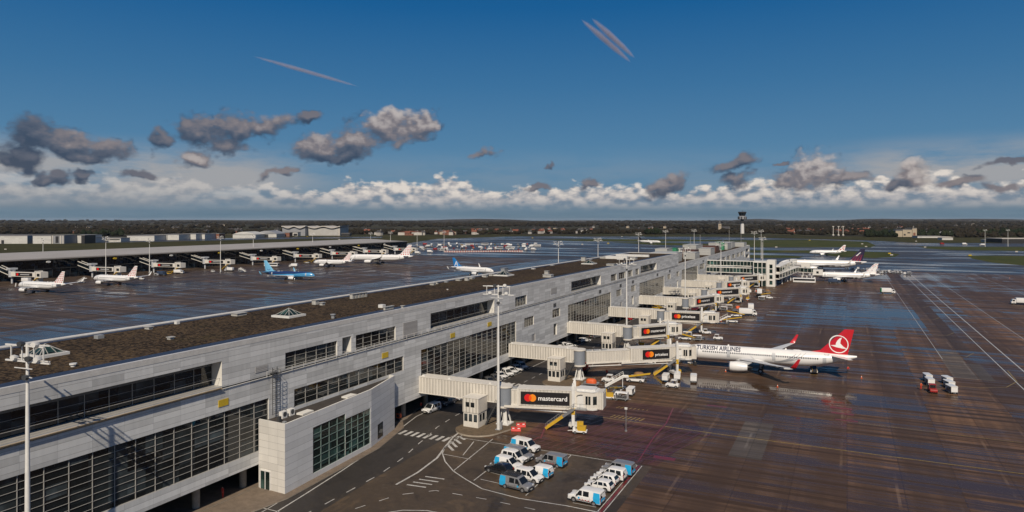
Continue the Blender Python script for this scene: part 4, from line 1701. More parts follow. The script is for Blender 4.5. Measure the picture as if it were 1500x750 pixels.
def glass_corridor(p, q, w, z0, z1, bays):
    p, q = Vector((p[0], p[1])), Vector((q[0], q[1]))
    d = (q - p)
    n = Vector((-d.y, d.x)).normalized() * (w / 2)
    mb = MB()
    pts = [(p - n), (q - n), (q + n), (p + n)]
    mb.prism([(a.x, a.y) for a in pts], z1, z1 + .34, 0)
    mb.prism([(a.x, a.y) for a in pts], z0 - .4, z0, 0)
    for i in range(bays + 1):
        c = p.lerp(q, i / bays)
        for s in (-1, 1):
            e = c + n * s * 1.005
            mb.bar((e.x, e.y, z0), (e.x, e.y, z1), .14)
    gbb(mb, 'corridor_frame', W_REV)
    mb = MB()
    for s in (-.97, .97):
        a, b = p + n * s, q + n * s
        pl = [(a.x, a.y, z0), (b.x, b.y, z0), (b.x, b.y, z1), (a.x, a.y, z1)]
        mb.poly(pl)
    gbb(mb, 'corridor_glass', M_GLASSG)
    for i in range(1, 4):
        c = p.lerp(q, i / 4)
        mb = MB()
        mb.tube((c.x, c.y, 0), (c.x, c.y, z0 - .7), .4, 10)
        gbb(mb, 'corridor_post', M_WHITEM, True)


cx, cy = GO.x, GO.y
mb = MB()
mb.box(cx - 3, cx + 4.2, cy - .5, cy + 10, .0, 14.0, 0)
gbb(mb, 'stair_glass', M_GLASSG)
mb = MB()
for x in (cx - 3.1, cx - .7, cx + 1.7, cx + 4.1):
    mb.box(x - .18, x + .18, cy - .8, cy - .45, 0, 14.2)
mb.box(cx - 3.4, cx + 4.4, cy - .9, cy + 10.4, 14.0, 14.7)
for z in (3.6, 7.2, 10.8):
    mb.box(cx - 3.2, cx + 4.2, cy - .85, cy - .44, z, z + .25)
mb.box(cx + 4.42, cx + 9.0, cy - 1, cy + 8, 0, 15.6)
gbb(mb, 'stair_frame', W_REV)
mb = MB()
for z in (1.2, 4.6, 8.0, 10.8):
    mb.box(cx + 5.9, cx + 7.6, cy - 1.05, cy - .95, z, z + 2.3)
gbb(mb, 'stair_window', M_GLASSG)
Yc = cy + 4
glass_corridor((XF, Yc), (cx - 3.4, Yc), 4, 7.6, 10.2, 14)
glass_corridor((XF, Yc + 2), (cx - 3.4, Yc + 2), 4, 11.6, 14.2, 14)
e1 = gp(1160, 391, 8)
e2 = gp(1193, 400, 5)
glass_corridor((cx + 9.2, cy + 6), (gp(1163, 386.5, 8)[0], gp(1163, 386.5, 8)[1]), 4, 8.2, 11.2, 8)
glass_corridor((cx + 9.2, cy + 2), (gp(1168, 393, 6)[0], gp(1168, 393, 6)[1]), 4, 4.6, 7.2, 8)
glass_corridor((gp(1168, 397, 4.5)[0], gp(1168, 397, 4.5)[1]), (gp(1196, 398.5, 4.5)[0], gp(1196, 398.5, 4.5)[1]), 3.4, 4.2, 6.8, 5)
for px, py in ((1181, 391.5), (1199, 398)):
    c = gp(px, py, 6)
    mb = MB()
    mb.box(c.x - 3.2, c.x + 2.6, c.y - 2.4, c.y + 2.4, 3.9, 9.3 if px < 1190 else 7.4)
    mb.box(c.x - 2.8, c.x - 1.8, c.y - 1, c.y + 1, 0, 3.9)
    gbb(mb, 'dock_cab', W_REV)
    mb = MB()
    mb.box(c.x - 1.2, c.x + .2, c.y - 2.45, c.y - 2.35, 5, 6.4)
    gbb(mb, 'dock_window', M_GLASS)

# ------------------------------------------------------------------ floodlight masts
def make_mast(h, lamps=True, fancy=False):
    root = empty('floodlight_mast')
    mb = MB()
    n = 12
    rings = []
    for z, r in ((0, .31), (h * .5, .23), (h - .8, .14)):
        rings.append([(r * math.cos(2 * math.pi * i / n), r * math.sin(2 * math.pi * i / n), z) for i in range(n)])
    mb.rings(rings)
    mb.build('pole', M_WHITEM, root, smooth=True)
    mb = MB()
    mb.box(-.5, .5, -.5, .5, 0, .35)
    mb.box(.4, .75, -.25, .25, .4, 1.7)
    mb.build('base', M_GREYM, root)
    mb = MB()
    W = 3.1
    for z in (h - .5, h + 1.05):
        mb.bar((-W, 0, z), (W * (.75 if z > h else 1.0), 0, z), .16, .14)
        mb.bar((-W * .8, .7, z), (W * .7, .7, z), .10, .10)
    for x in (-W * .75, -W * .25, W * .3, W * .72):
        mb.bar((x, 0, h - .5), (x, 0, h + 1.05), .10)
    mb.tube((0, 0, h - .9), (0, 0, h + 1.3), .16, 8)
    mb.bar((-1.4, -.3, h - 1.1), (1.1, -.3, h - 1.1), .08)
    mb.bar((0, 0, h - 2.0), (.9, -.2, h - 2.0), .08)
    mb.build('lamp_frame', M_WHITEM, root)
    for i, (x, z) in enumerate(((-W * .5, h - .15), (0.5, h - .15), (W * .55, h - .15), (-.6, h + 1.25), (1.4, h + 1.3), (.1, h - 2.0))):
        mb = MB()
        mb.rings([[(x + rr * math.cos(a * math.pi / 4), yy - .1, z + rr * .8 * math.sin(a * math.pi / 4)) for a in range(8)] for yy, rr in ((-.35, .34), (-.1, .34), (.25, .14))])
        mb.build('lamp', M_FRAMED if i % 2 else M_WHITEM, root, smooth=True)
    return root


MASTS = {}


def mast(x, y, h, label, rz=0.0):
    key = round(h)
    if key not in MASTS:
        MASTS[key] = make_mast(key)
        o = MASTS[key]
    else:
        o = copy_tree(MASTS[key])
    place(o, (x, y, 0), rz)
    tag(o, label, 'light mast', 'floodlight masts')
    return o


mast(-72.8, 40.8, 26.5, 'closest tall white floodlight mast standing against the glass front of the terminal', .1)
c = gp(730, 629, .28)
mast(c.x, c.y, 26, 'white floodlight mast rising beside the nearest stair tower', .1)
c = gp(918, 506.7)
mast(c.x, c.y, 26, 'white floodlight mast in front of the third stair tower', .1)
c = gp(1003.7, 455)
mast(c.x, c.y, 26, 'white floodlight mast by the dark red car under the fifth bridge', .1)
c = gp(1056, 421)
mast(c.x, c.y, 25, 'white floodlight mast behind the sixth passenger bridge', .1)


def mast_top(px, py, h, label):
    Z = FPX * (EYE - h) / (py - 322.0)
    c = gd(px, Z)
    mast(c.x, c.y, h, label, .3)


def mast_base(px, py, ptop, label):
    c = gp(px, py)
    Z = FPX * EYE / (py - 322.0)
    mast(c.x, c.y, max(8, EYE - (ptop - 322.0) * Z / FPX), label, .3)


mast_base(155, 409, 349, 'white mast on the left apron between the two white airliners with dotted tails')
mast_base(323, 399, 348, 'white mast on the left apron left of the light blue airliner')
mast_base(458, 376, 343.5, 'white mast just right of the light blue airliner by the dark glass concourse')
mast_base(543, 367.5, 342.5, 'white mast behind the largest of the dotted tail airliners')
mast_base(611, 361, 341, 'white mast beyond the end of the dark glass concourse')
mast_base(650.5, 368, 339.5, 'white mast at the left end of the red and white barriers')
for px, py, lb in ((63, 352, 'behind the dark concourse roof, leftmost in the photo'), (219, 352.5, 'behind the dark concourse roof, below the long white warehouses'), (371, 346.5, 'behind the dark concourse roof, left of the wave roofed hangar'), (572, 341, 'behind the far tip of the dark concourse roof')):
    mast_top(px, py, 24, 'grey white mast ' + lb)
mast_top(818, 357, 26, 'white mast beyond the gravel roof, right of the white blue tailed airliner')
mast_top(876, 351.5, 26, 'white mast beyond the gravel roof, halfway along the pier')
mast_top(935.5, 343, 27, 'white mast beside the black tail fin beyond the pier')
mast_top(975, 339, 28, 'white mast right of the black tail fin beyond the pier')
mast_top(1016.8, 338, 28, 'white mast behind the far roof plant rooms')
mast_top(1105, 341, 28, 'left one of the three masts rising behind the glass stair block')
mast_top(1115, 338.6, 28, 'tallest, middle one of the three masts rising behind the glass stair block')
mast_top(1117.3, 350, 25, 'shorter right one of the three masts rising behind the glass stair block')
mast_base(1158, 411, 384, 'thin white pole before the glazed corridors of the far airliners')
mast_base(1443, 361.5, 338, 'left one of two far masts on the right, before the white truck and hall')
mast_base(1476.5, 361, 337.5, 'right one of two far masts on the right edge of the airfield')
c = gp(917, 632)
lp = empty('marker_pole', c)
mb = MB()
mb.tube((0, 0, 0), (0, 0, 4.2), .07, 8)
mb.tube((0, 0, 0), (0, 0, .25), .25, 8)
mb.build('pole', M_STG, lp, smooth=True)
mb = MB()
mb.box(-.25, .25, -.08, .08, 4.1, 4.5)
mb.build('sign_plate', M_WHITEM, lp)
tag(lp, 'thin grey pole standing alone on the apron right of the nearest bridge cab', 'pole')
# ------------------------------------------------------------------ aircraft
M_ACW = mat('aircraft_white_paint', (.74, .73, .71), .28, var=.07, scale=.5, coat=.4)
M_ACG = mat('aircraft_pale_grey', (.45, .46, .47), .35, var=.1, coat=.2)
M_ACWING = mat('wing_grey_paint', (.50, .51, .52), .35, var=.1)
M_ACRED = mat('tail_red_paint', (.50, .012, .022), .3, var=.06, coat=.3)
M_ACNAVY = mat('tail_navy_paint', (.020, .016, .045), .35, var=.1)
M_ACCRIM = mat('tail_crimson_paint', (.30, .02, .05), .35)
M_ACDRED = mat('tail_dot_red', (.50, .03, .035), .4)
M_ACBLUE = mat('tail_bright_blue', (.015, .17, .46), .35, var=.1)
M_ACSKY = mat('pale_aqua_paint', (.16, .42, .62), .35, var=.08)
M_ACBA = mat('tail_flag_blue', (.018, .035, .16), .35)
M_ACBLACK = mat('tail_black_paint', (.012, .014, .02), .35)
M_METAL = mat('polished_engine_metal', (.55, .55, .55), .25, .9)
M_FAN = mat('dark_engine_fan', (.03, .03, .032), .4, .5)
M_CABWIN = mat('cabin_window_glass', (.02, .023, .03), .15)
M_ALET = mat('navy_lettering', (.015, .022, .06), .4)
M_SILV = mat('silver_wave_paint', (.33, .34, .36), .4)
M_GEAR = mat('landing_gear_steel', (.32, .32, .33), .4, .4)


def band_mat(name, top, mid, low, z0, z1, wave=0.0, wl=14.0):
    """fuselage colour scheme with a sweeping boundary, fixed to the fuselage"""
    m = bpy.data.materials.new(name)
    t, N, L, b = nt(m)
    g = NG(t)
    s = g.sep(g.obj())
    w = g.math('MULTIPLY', g.math('SINE', g.math('MULTIPLY', s[0], 2 * math.pi / wl)), wave)
    z = g.math('ADD', s[2], w)
    c = g.mix(g.math('GREATER_THAN', z, z0), low, mid)
    c = g.mix(g.math('GREATER_THAN', z, z1), c, top)
    L.new(c, b.inputs['Base Color'])
    b.inputs['Roughness'].default_value = .3
    b.inputs['Coat Weight'].default_value = .3
    return m


class Plane:
    def __init__(s, L, Rf, zc, span, fin_h, mg, ng, eng_r, eng_l, eng_y, n=28):
        s.L, s.R, s.zc, s.span, s.fin_h, s.mg, s.ng = L, Rf, zc, span, fin_h, mg, ng
        s.er, s.el, s.ey = eng_r, eng_l, eng_y
        s.n = n

    def prof(s, x):
        L, R_ = s.L, s.R
        ln, lt = 3.1 * R_, 6.6 * R_
        if x < ln:
            t = x / ln
            r = R_ * max(.02, (1 - (1 - t) ** 2.15) ** .62)
            z = s.zc - .30 * R_ * (1 - t) ** 1.7
        elif x > L - lt:
            t = (x - (L - lt)) / lt
            r = R_ * (1 - .88 * t ** 1.55)
            z = s.zc + (R_ - r) * .74
        else:
            r, z = R_, s.zc
        return z, r

    def on(s, x, z, side, off=.012):
        zc, r = s.prof(x)
        d = max(-1, min(1, (z - zc) / (r * 1.02)))
        y = r * math.sqrt(max(0, 1 - d * d)) + off
        return (x, side * y, z)

    def fin_pt(s, c, h, side, off=.0):
        """chord fraction, height fraction -> point on the fin side"""
        L, R_ = s.L, s.R
        zb_ = s.zc + R_ * .82
        z = zb_ + (s.fin_h - zb_) * h
        le = s.L - 9.2 * R_ / 2 * 1.0 * s.fk + (s.fin_tip_le - (s.L - 9.2 * R_ / 2 * s.fk)) * h
        te = s.fin_root_te + (s.fin_tip_te - s.fin_root_te) * h
        th = (.17 * R_) * (1 - h) + .055 * R_ * h
        k = min(1, min(c, 1 - c) / .28) if 0 < c < 1 else 0
        k = math.sin(max(0, k) * math.pi / 2)
        return (le + (te - le) * c, side * (th * max(k, .06) + off), z)

    def build(s, name, loc, rz, liv):
        L, R_, zc = s.L, s.R, s.zc
        s.fk = 1.0
        s.fin_tip_le = L - 1.38 * R_
        s.fin_tip_te = L - .30 * R_
        s.fin_root_te = L - 1.05 * R_
        root = empty(name, loc, rz)
        # fuselage
        n = s.n
        xs = [0.0, .12, .4, .8, 1.4, 2.1, 3.0, 3.1 * R_] if R_ < 2.4 else [0.0, .2, .6, 1.2, 2.0, 3.0, 4.5, 6.0, 3.1 * R_]
        lt0 = L - 6.6 * R_
        x = 3.1 * R_
        while x < lt0 - 2:
            x += 2.4
            xs.append(min(x, lt0))
        xs += [lt0 + 6.6 * R_ * t for t in (.12, .24, .36, .48, .6, .72, .84, .93, 1.0)]
        rings = []
        for x in xs:
            z, r = s.prof(x)
            rings.append([(x, r * math.sin(2 * math.pi * i / n), z + r * math.cos(2 * math.pi * i / n) * 1.02) for i in range(n)])
        mb = MB()
        mb.rings(rings)
        # wing-body fairing
        fr = []
        for t in range(9):
            u = t / 8
            k = math.sin(math.pi * min(1, max(0.02, u)))
            xx = s.mg - 8.6 * R_ / 2 + u * 12 * R_ / 2
            fr.append([(xx, math.sin(a) * R_ * 1.02 * (.55 + .45 * k), zc - R_ * .55 - math.cos(a) * R_ * .55 * (k * .9 + .02)) for a in [2 * math.pi * i / 14 for i in range(14)]])
        mb.rings(fr)
        mb.build('fuselage', liv.get('fus', M_ACW), root, smooth=60)
        # cockpit glass
        mb = MB()
        for side in (-1, 1):
            for (a, b_, za, zb2) in ((.62, 1.02, .22, .60), (1.05, 1.38, .28, .64), (1.41, 1.72, .34, .62)):
                a, b_ = a * R_ / 2 * 1.25, b_ * R_ / 2 * 1.25
                pa = [s.on(a, s.prof(a)[0] + s.prof(a)[1] * za, side), s.on(b_, s.prof(b_)[0] + s.prof(b_)[1] * za, side), s.on(b_, s.prof(b_)[0] + s.prof(b_)[1] * zb2, side), s.on(a, s.prof(a)[0] + s.prof(a)[1] * zb2, side)]
                mb.poly(pa if side < 0 else pa[::-1])
        mb.build('cockpit_window', M_CABWIN, root)
        # cabin windows
        gaps = liv.get('gaps', [])
        for side in (-1, 1):
            mb = MB()
            single = liv.get('split') and side < 0
            x = 3.6 * R_
            while x < L - 4.6 * R_:
                if not any(a < x < b_ for a, b_ in gaps):
                    z0 = zc + R_ * .14
                    pa = [s.on(x, z0, side), s.on(x + .28, z0, side), s.on(x + .28, z0 + .19, side), s.on(x + .28, z0 + .38, side), s.on(x, z0 + .38, side), s.on(x, z0 + .19, side)]
                    if single:
                        MB().poly(pa).build('cabin_window', M_CABWIN, root)
                    else:
                        mb.poly(pa if side < 0 else pa[::-1])
                x += .54
            if not single:
                tag(mb.build('cabin_windows', M_CABWIN, root), kind='stuff')
            for xd in liv.get('doors', (2.7 * R_, L - 4.3 * R_)):
                dm = MB()
                zs = [zc - R_ * .34 + i * R_ * .95 / 5 for i in range(6)]
                for i in range(5):
                    pa = [s.on(xd, zs[i], side, .02), s.on(xd + .85, zs[i], side, .02), s.on(xd + .85, zs[i + 1], side, .02), s.on(xd, zs[i + 1], side, .02)]
                    dm.poly(pa if side < 0 else pa[::-1])
                dm.build('door', M_ACG, root)
        # wings
        hs = s.span / 2
        for side in (-1, 1):
            mb = MB()
            secs = []
            x0 = s.mg - 3.4 * R_
            for (t, le, ch, thick) in ((.02, 0, 3.3, .14), (.12, .9, 2.95, .135), (.37, 2.65, 1.95, .115), (.70, 4.75, 1.30, .105), (.93, 6.35, .80, .10), (1.0, 6.9, .62, .09)):
                c = ch * R_
                y = hs * t
                zl = zc - R_ * .62 + .085 * y + .0016 * y * y * (R_ / 2 if R_ < 2.4 else .6)
                xl = x0 + le * R_ * (hs / 17.9) / (R_ / 2) * .5 * 2 / 2 if False else x0 + le * R_ * (hs / (8.95 * R_))
                pts = []
                for (u, v) in ((0, 0), (.06, .35), (.2, .5), (.45, .5), (.75, .25), (1, 0), (.75, -.2), (.45, -.42), (.2, -.42), (.06, -.28)):
                    pts.append((xl + u * c, side * y, zl + v * thick * c))
                secs.append(pts if side > 0 else pts[::-1])
            mb.rings(secs)
            w = mb.build('wing', liv.get('wing', M_ACWING), root, smooth=50)
            # winglet
            tip = secs[-1]
            lx = min(p[0] for p in tip)
            tz = tip[0][2]
            y = hs * side
            wl = MB()
            c = .62 * R_
            hgt = 1.2 * R_
            sec2 = []
            for (t, dx, cc, dy) in ((0, 0, c, 0), (.25, .3, c * .95, .35), (.6, .95, c * .75, .55), (1, 1.75, c * .45, .75)):
                z = tz + hgt * t * t * .35 + hgt * t * .65
                pts = [(lx + dx * R_ / 2 + u * cc, y + side * (dy * R_ / 2 + v * .10), z) for u, v in ((0, 0), (.4, 1), (1, 0), (.4, -1))]
                sec2.append(pts)
            wl.rings(sec2)
            wl.build('winglet', liv.get('winglet', M_ACW), w, smooth=60)
            mb = MB()
            for t in (.33, .52, .72):     # flap track fairings
                yy = hs * t * side
                xl = x0 + (2.35 + (t - .33) * 6.4) * R_ * (hs / (8.95 * R_)) + .8 * R_
                zl = zc - R_ * .62 + .085 * abs(yy)
                mb.rings([[(xl + q * R_ * 1.6, yy + math.cos(a) * .16 * k_ * R_ / 2, zl - .12 * R_ + math.sin(a) * .2 * k_ * R_ / 2) for a in [2 * math.pi * i / 8 for i in range(8)]] for q, k_ in ((0, .1), (.3, 1), (.7, 1), (1, .1))])
            mb.build('flap_fairing', liv.get('wing', M_ACWING), w, smooth=True)
        # engines
        for side in ((-1, 1) if s.ey else ()):
            ye = s.ey * side
            ze = zc - R_ * .93 - s.er * .28
            xe = s.mg - 3.5 * R_ - s.el * .12
            n2 = 24
            mb = MB()
            rr = [(0, .86), (.05, .96), (.2, 1.0), (.45, 1.0), (.75, .86), (.92, .70)]
            mb.rings([[(xe + t * s.el, ye + k * s.er * math.cos(2 * math.pi * i / n2), ze + k * s.er * math.sin(2 * math.pi * i / n2)) for i in range(n2)] for t, k in rr], cap=False)
            e = mb.build('engine', liv.get('eng', M_ACW), root, smooth=60)
            mb = MB()
            mb.rings([[(xe + t * s.el, ye + k * s.er * math.cos(2 * math.pi * i / n2), ze + k * s.er * math.sin(2 * math.pi * i / n2)) for i in range(n2)] for t, k in ((.05, .955), (-.005, .90), (.0, .85), (.06, .80))], cap=False)
            mb.build('intake_lip', M_METAL, e, smooth=60)
            mb = MB()
            mb.rings([[(xe + t * s.el, ye + k * s.er * math.cos(2 * math.pi * i / n2), ze + k * s.er * math.sin(2 * math.pi * i / n2)) for i in range(n2)] for t, k in ((.06, .80), (.2, .80), (.2, .25), (.1, .02))], cap=False)
            mb.rings([[(xe + t * s.el, ye + k * s.er * math.cos(2 * math.pi * i / n2), ze + k * s.er * math.sin(2 * math.pi * i / n2)) for i in range(n2)] for t, k in ((.90, .68), (.85, .5), (1.0, .42), (1.02, .38), (1.2, .04))], cap=False)
            mb.build('fan', M_FAN, e, smooth=60)
            mb = MB()
            mb.extr([(xe + s.el * .15, ze + s.er * .9), (xe + s.el * .45, ze + s.er * 1.25), (xe + s.el * 1.15, ze + s.er * 1.05), (xe + s.el * .95, ze + s.er * .55)], ye - .22, ye + .22, 'y')
            mb.build('pylon', M_ACG, e)
        # tailplane
        for side in (-1, 1):
            mb = MB()
            secs = []
            hsp = 3.1 * R_
            for t, dx, ch in ((.06, 0, 1.9), (1, 1.95, .68)):
                xx = L - 3.25 * R_ + dx * R_ * .98
                z = zc + R_ * (.62 + .16 * t)
                pts = [(xx + u * ch * R_, side * hsp * t, z + v * ch * R_ * .11) for u, v in ((0, 0), (.1, .4), (.35, .5), (.7, .25), (1, 0), (.7, -.25), (.35, -.5), (.1, -.4))]
                secs.append(pts if side > 0 else pts[::-1])
            mb.rings(secs)
            mb.build('tailplane', liv.get('stab', M_ACW), root, smooth=50)
        # fin
        mb = MB()
        secs = []
        for h in (-.16, 0, .25, .5, .75, 1.0):
            cs = [0, .06, .14, .28, .5, .72, .86, 1.0]
            a = [s.fin_pt(c, h, -1) for c in cs]
            b_ = [s.fin_pt(c, h, 1) for c in cs[-2:0:-1]]
            secs.append(a + b_)
        mb.rings(secs)
        mb.rings([[(L - 9.2 * R_ / 2 - 1.0 * R_ + t * 2.0 * R_, w_ * (.10 * R_ * k), zc + R_ * (.93 + t * .42 * kk)) for w_, kk in ((-1, 0), (0, 1), (1, 0))] for t, k in ((0, .15), (1, 1))])
        fin = mb.build('fin', liv.get('fin', M_ACW), root, smooth=50)
        em = liv.get('emblem')
        if em:
            for side in (-1, 1):
                em(s, fin, side)
        # antennas / blisters
        mb = MB()
        for xx in (L * .30, L * .62):
            mb.extr([(xx, zc + R_ * .98), (xx + .25, zc + R_ * 1.2), (xx + .5, zc + R_ * 1.2), (xx + .6, zc + R_ * .98)], -.03, .03, 'y')
        mb.rings([[(L * .66 + t, math.sin(a) * .45 * k, zc + R_ * .98 + math.cos(a) * .22 * k) for a in [2 * math.pi * i / 10 for i in range(10)]] for t, k in ((0, .1), (.6, 1), (1.8, 1), (2.8, .1))])
        mb.build('antenna', M_ACW, root, smooth=True)
        # landing gear
        wr = .30 * R_ if R_ < 2.4 else .25 * R_
        gz = zc - R_ * .75
        mb = MB()
        mb.tube((s.ng, 0, wr), (s.ng, 0, gz), .11, 8)
        mb.bar((s.ng, 0, wr + .3), (s.ng - 1.2, 0, gz), .10)
        mb.poly([(s.ng - .9, -.35, gz - .05), (s.ng + .8, -.35, gz - .05), (s.ng + .8, -.35, gz - .9), (s.ng - .9, -.35, gz - .9)])
        mb.poly([(s.ng - .9, .35, gz - .05), (s.ng + .8, .35, gz - .05), (s.ng + .8, .35, gz - .9), (s.ng - .9, .35, gz - .9)])
        g_ = mb.build('nose_gear', M_GEAR, root)
        for sy in (-.28, .28):
            mb = MB()
            mb.tube((s.ng, sy - .12, wr * .72), (s.ng, sy + .12, wr * .72), wr * .72, 16)
            mb.build('wheel', M_TYRE, g_, smooth=True)
        for side in (-1, 1):
            yg = side * 1.9 * R_
            mb = MB()
            mb.tube((s.mg, yg, wr), (s.mg, yg, gz + .3), .17, 8)
            mb.bar((s.mg, yg, wr + .5), (s.mg - .3, side * 1.0 * R_, gz), .14)
            g_ = mb.build('main_gear', M_GEAR, root)
            ax = (0,) if R_ < 2.4 else (-.9, .9)
            for dx in ax:
                for sy in (-.45, .45):
                    mb = MB()
                    mb.tube((s.mg + dx, yg + sy - .2, wr), (s.mg + dx, yg + sy + .2, wr), wr, 18)
                    mb.tube((s.mg + dx, yg + sy - .21, wr), (s.mg + dx, yg + sy + .21, wr), wr * .5, 12, 1)
                    mb.build('wheel', [M_TYRE, M_ACG], g_, smooth=True)
        return root


def on_fin(s, fin, side, name, m, polys, off=.03):
    """flat marks on the fin given in chord / height fractions"""
    mb = MB()
    for pl in polys:
        pts = [s.fin_pt(c, h, side, off) for c, h in pl]
        pts = [(p[0], side * (abs(p[1])), p[2]) for p in pts]
        mb.poly(pts if side < 0 else pts[::-1])
    return mb.build(name, m, fin)


def fin_plane_y(s, z, side, off):
    zb_ = s.zc + s.R * .82
    h = (z - zb_) / (s.fin_h - zb_)
    return side * ((.17 * s.R) * (1 - h) + .055 * s.R * h + off)


def flat_fin(s, fin, side, name, m, polys, cx, cz, sc, off=.012):
    """marks in metres around a point of the fin side, x towards the tail"""
    mb = MB()
    for pl in polys:
        pts = [(cx + a * sc, fin_plane_y(s, cz + b * sc, side, off), cz + b * sc) for a, b in pl]
        mb.poly(pts if side < 0 else pts[::-1])
    return mb.build(name, m, fin)


def quads_ring(r0, r1, n=40, cx=0, cy=0):
    out = []
    for i in range(n):
        a, b = 2 * math.pi * i / n, 2 * math.pi * (i + 1) / n
        out.append([(cx + r0 * math.cos(a), cy + r0 * math.sin(a)), (cx + r1 * math.cos(a), cy + r1 * math.sin(a)), (cx + r1 * math.cos(b), cy + r1 * math.sin(b)), (cx + r0 * math.cos(b), cy + r0 * math.sin(b))])
    return out


def circle(cx, cy, r, n=18):
    return [(cx + r * math.cos(2 * math.pi * i / n), cy + r * math.sin(2 * math.pi * i / n)) for i in range(n)]


def emb_bird(s, fin, side):
    cx, cz = s.L - 4.15, s.zc + s.R + 2.25
    flat_fin(s, fin, side, 'emblem', M_TXTW, quads_ring(.90, 1.0), cx, cz, 2.25)
    bird = [[(-.86, -.16), (-.25, -.24), (.10, -.30), (-.30, -.10)], [(-.30, -.10), (.10, -.30), (.16, .10), (-.28, .12)], [(-.28, .12), (.16, .10), (.20, .42), (-.12, .42)], [(-.12, .42), (.20, .42), (.34, .78), (.10, .66)], [(.10, -.30), (.80, -.46), (.45, -.22), (.16, .10)], [(-.86, -.16), (-.20, -.36), (.80, -.52), (.80, -.44), (.1, -.29), (-.25, -.23)]]
    flat_fin(s, fin, side, 'emblem', M_TXTW, bird, cx, cz, 2.25, .016)


def emb_dots(s, fin, side):
    pl = []
    for j in range(6):
        h = .10 + .155 * j
        for i in range(4):
            c = .16 + .23 * i + (.05 if j % 2 else -.02)
            p = s.fin_pt(c, h, side)
            pl.append((p[0], p[2], .34 * s.R / 2 * (1.15 - .55 * h)))
    mb = MB()
    for x, z, r in pl:
        pts = [(x + a, fin_plane_y(s, z + b, side, .012), z + b) for a, b in circle(0, 0, r, 12)]
        mb.poly(pts if side < 0 else pts[::-1])
    mb.build('tail_dots', M_ACDRED, fin)


def emb_letter(s, fin, side):
    cx, cz = s.L - 4.6, s.zc + s.R + 1.9
    A_ = [[(-1, -1), (-.70, -1), (.15, 1), (-.15, 1)], [(-.15, 1), (.15, 1), (1.0, -1), (.68, -1)], [(-.5, -.35), (.35, -.35), (.3, -.1), (-.4, -.1)]]
    flat_fin(s, fin, side, 'emblem', M_TXTW, A_, cx, cz, 1.7)


def emb_flag(s, fin, side):
    on_fin(s, fin, side, 'tail_flag', M_ACRED, [[(.02, .10), (.45, .06), (.98, .16), (.98, -.10), (.4, -.12), (.02, -.1)], [(.06, .36), (.45, .46), (.97, .74), (.97, .52), (.5, .29), (.10, .22)], [(.12, .80), (.5, .93), (.97, .99), (.97, .86), (.55, .74), (.12, .62)]])
    on_fin(s, fin, side, 'tail_flag', M_ACBA, [[(.06, .58), (.5, .70), (.97, .86), (.97, .78), (.5, .58), (.06, .46)], [(.05, .21), (.5, .27), (.97, .46), (.97, .20), (.5, .08), (.05, .12)]], .05)


def emb_navy(s, fin, side):
    pl = []
    for j in range(5):
        for i in range(4):
            p = s.fin_pt(.2 + .2 * i, .05 + .11 * j, side)
            pl.append((p[0], p[2], .55 * (1 - j * .12)))
    mb = MB()
    for x, z, r in pl:
        pts = [(x + a, fin_plane_y(s, z + b, side, .012), z + b) for a, b in circle(0, 0, r, 12)]
        mb.poly(pts if side < 0 else pts[::-1])
    mb.build('tail_dots', M_ACCRIM, fin)
    on_fin(s, fin, side, 'emblem', M_TXTW, [[(.22, .42), (.34, .42), (.52, .72), (.40, .72)]], .05)


def emb_check(s, fin, side):
    on_fin(s, fin, side, 'tail_checks', M_ACDRED, [[(.2 + .25 * i, .1 + .25 * j), (.42 + .25 * i, .1 + .25 * j), (.42 + .25 * i, .3 + .25 * j), (.2 + .25 * i, .3 + .25 * j)] for i in range(3) for j in range(3) if (i + j) % 2 == 0])


def wrap_text(s, root, body, size, x0, zbase, side=-1, m=None, space=1.0, bold=.0):
    v, f = text_mesh(body, size, bold=bold, space=space)
    bm = bmesh.new()
    vs = [bm.verts.new((p[0], 0, p[1])) for p in v]
    for q in f:
        try:
            bm.faces.new([vs[i] for i in q])
        except ValueError:
            pass
    h = max(p[1] for p in v)
    for k in range(1, 5):
        geom = bm.verts[:] + bm.edges[:] + bm.faces[:]
        bmesh.ops.bisect_plane(bm, geom=geom, plane_co=(0, 0, h * k / 5), plane_no=(0, 0, 1))
    for q in bm.verts:
        q.co = s.on(x0 + q.co.x, zbase + q.co.z, side, .03)
    me = bpy.data.meshes.new('lettering')
    bm.to_mesh(me)
    bm.free()
    me.materials.append(m or M_ALET)
    o = bpy.data.objects.new('lettering', me)
    COL.objects.link(o)
    o.parent = root
    return o


A321 = Plane(44.5, 2.0, 3.85, 35.8, 11.9, 21.9, 5.07, 1.28, 4.9, 5.75)
A320 = Plane(37.6, 2.0, 3.85, 35.8, 11.9, 17.7, 5.07, 1.15, 4.6, 5.75, 22)
B737 = Plane(39.5, 1.92, 3.5, 35.8, 12.4, 19.5, 4.0, 1.05, 4.4, 4.85, 22)
A330 = Plane(63.0, 2.82, 5.3, 60.0, 17.2, 31.5, 6.7, 1.45, 6.6, 9.4, 24)

# the airliner at the second gate
ngp = gp(1018.5, 535)
hd = R(4.0)
td = Vector((math.cos(hd), math.sin(hd), 0))
tk = A321.build('airliner', ngp - td * 5.07, hd, dict(fin=M_ACRED, winglet=M_ACRED, emblem=emb_bird, split=True, doors=(5.2, 13.4, 24.6, 36.6)))
tag(tk, 'large white airliner with a red tail and a bird emblem, docked at the priceless bridge', 'airliner', 'airliners at the airport')
wrap_text(A321, tk, 'TURKISH AIRLINES', 1.36, 5.6, 4.74, -1, bold=.035)
# silver wave lines on the rear fuselage
mb = MB()


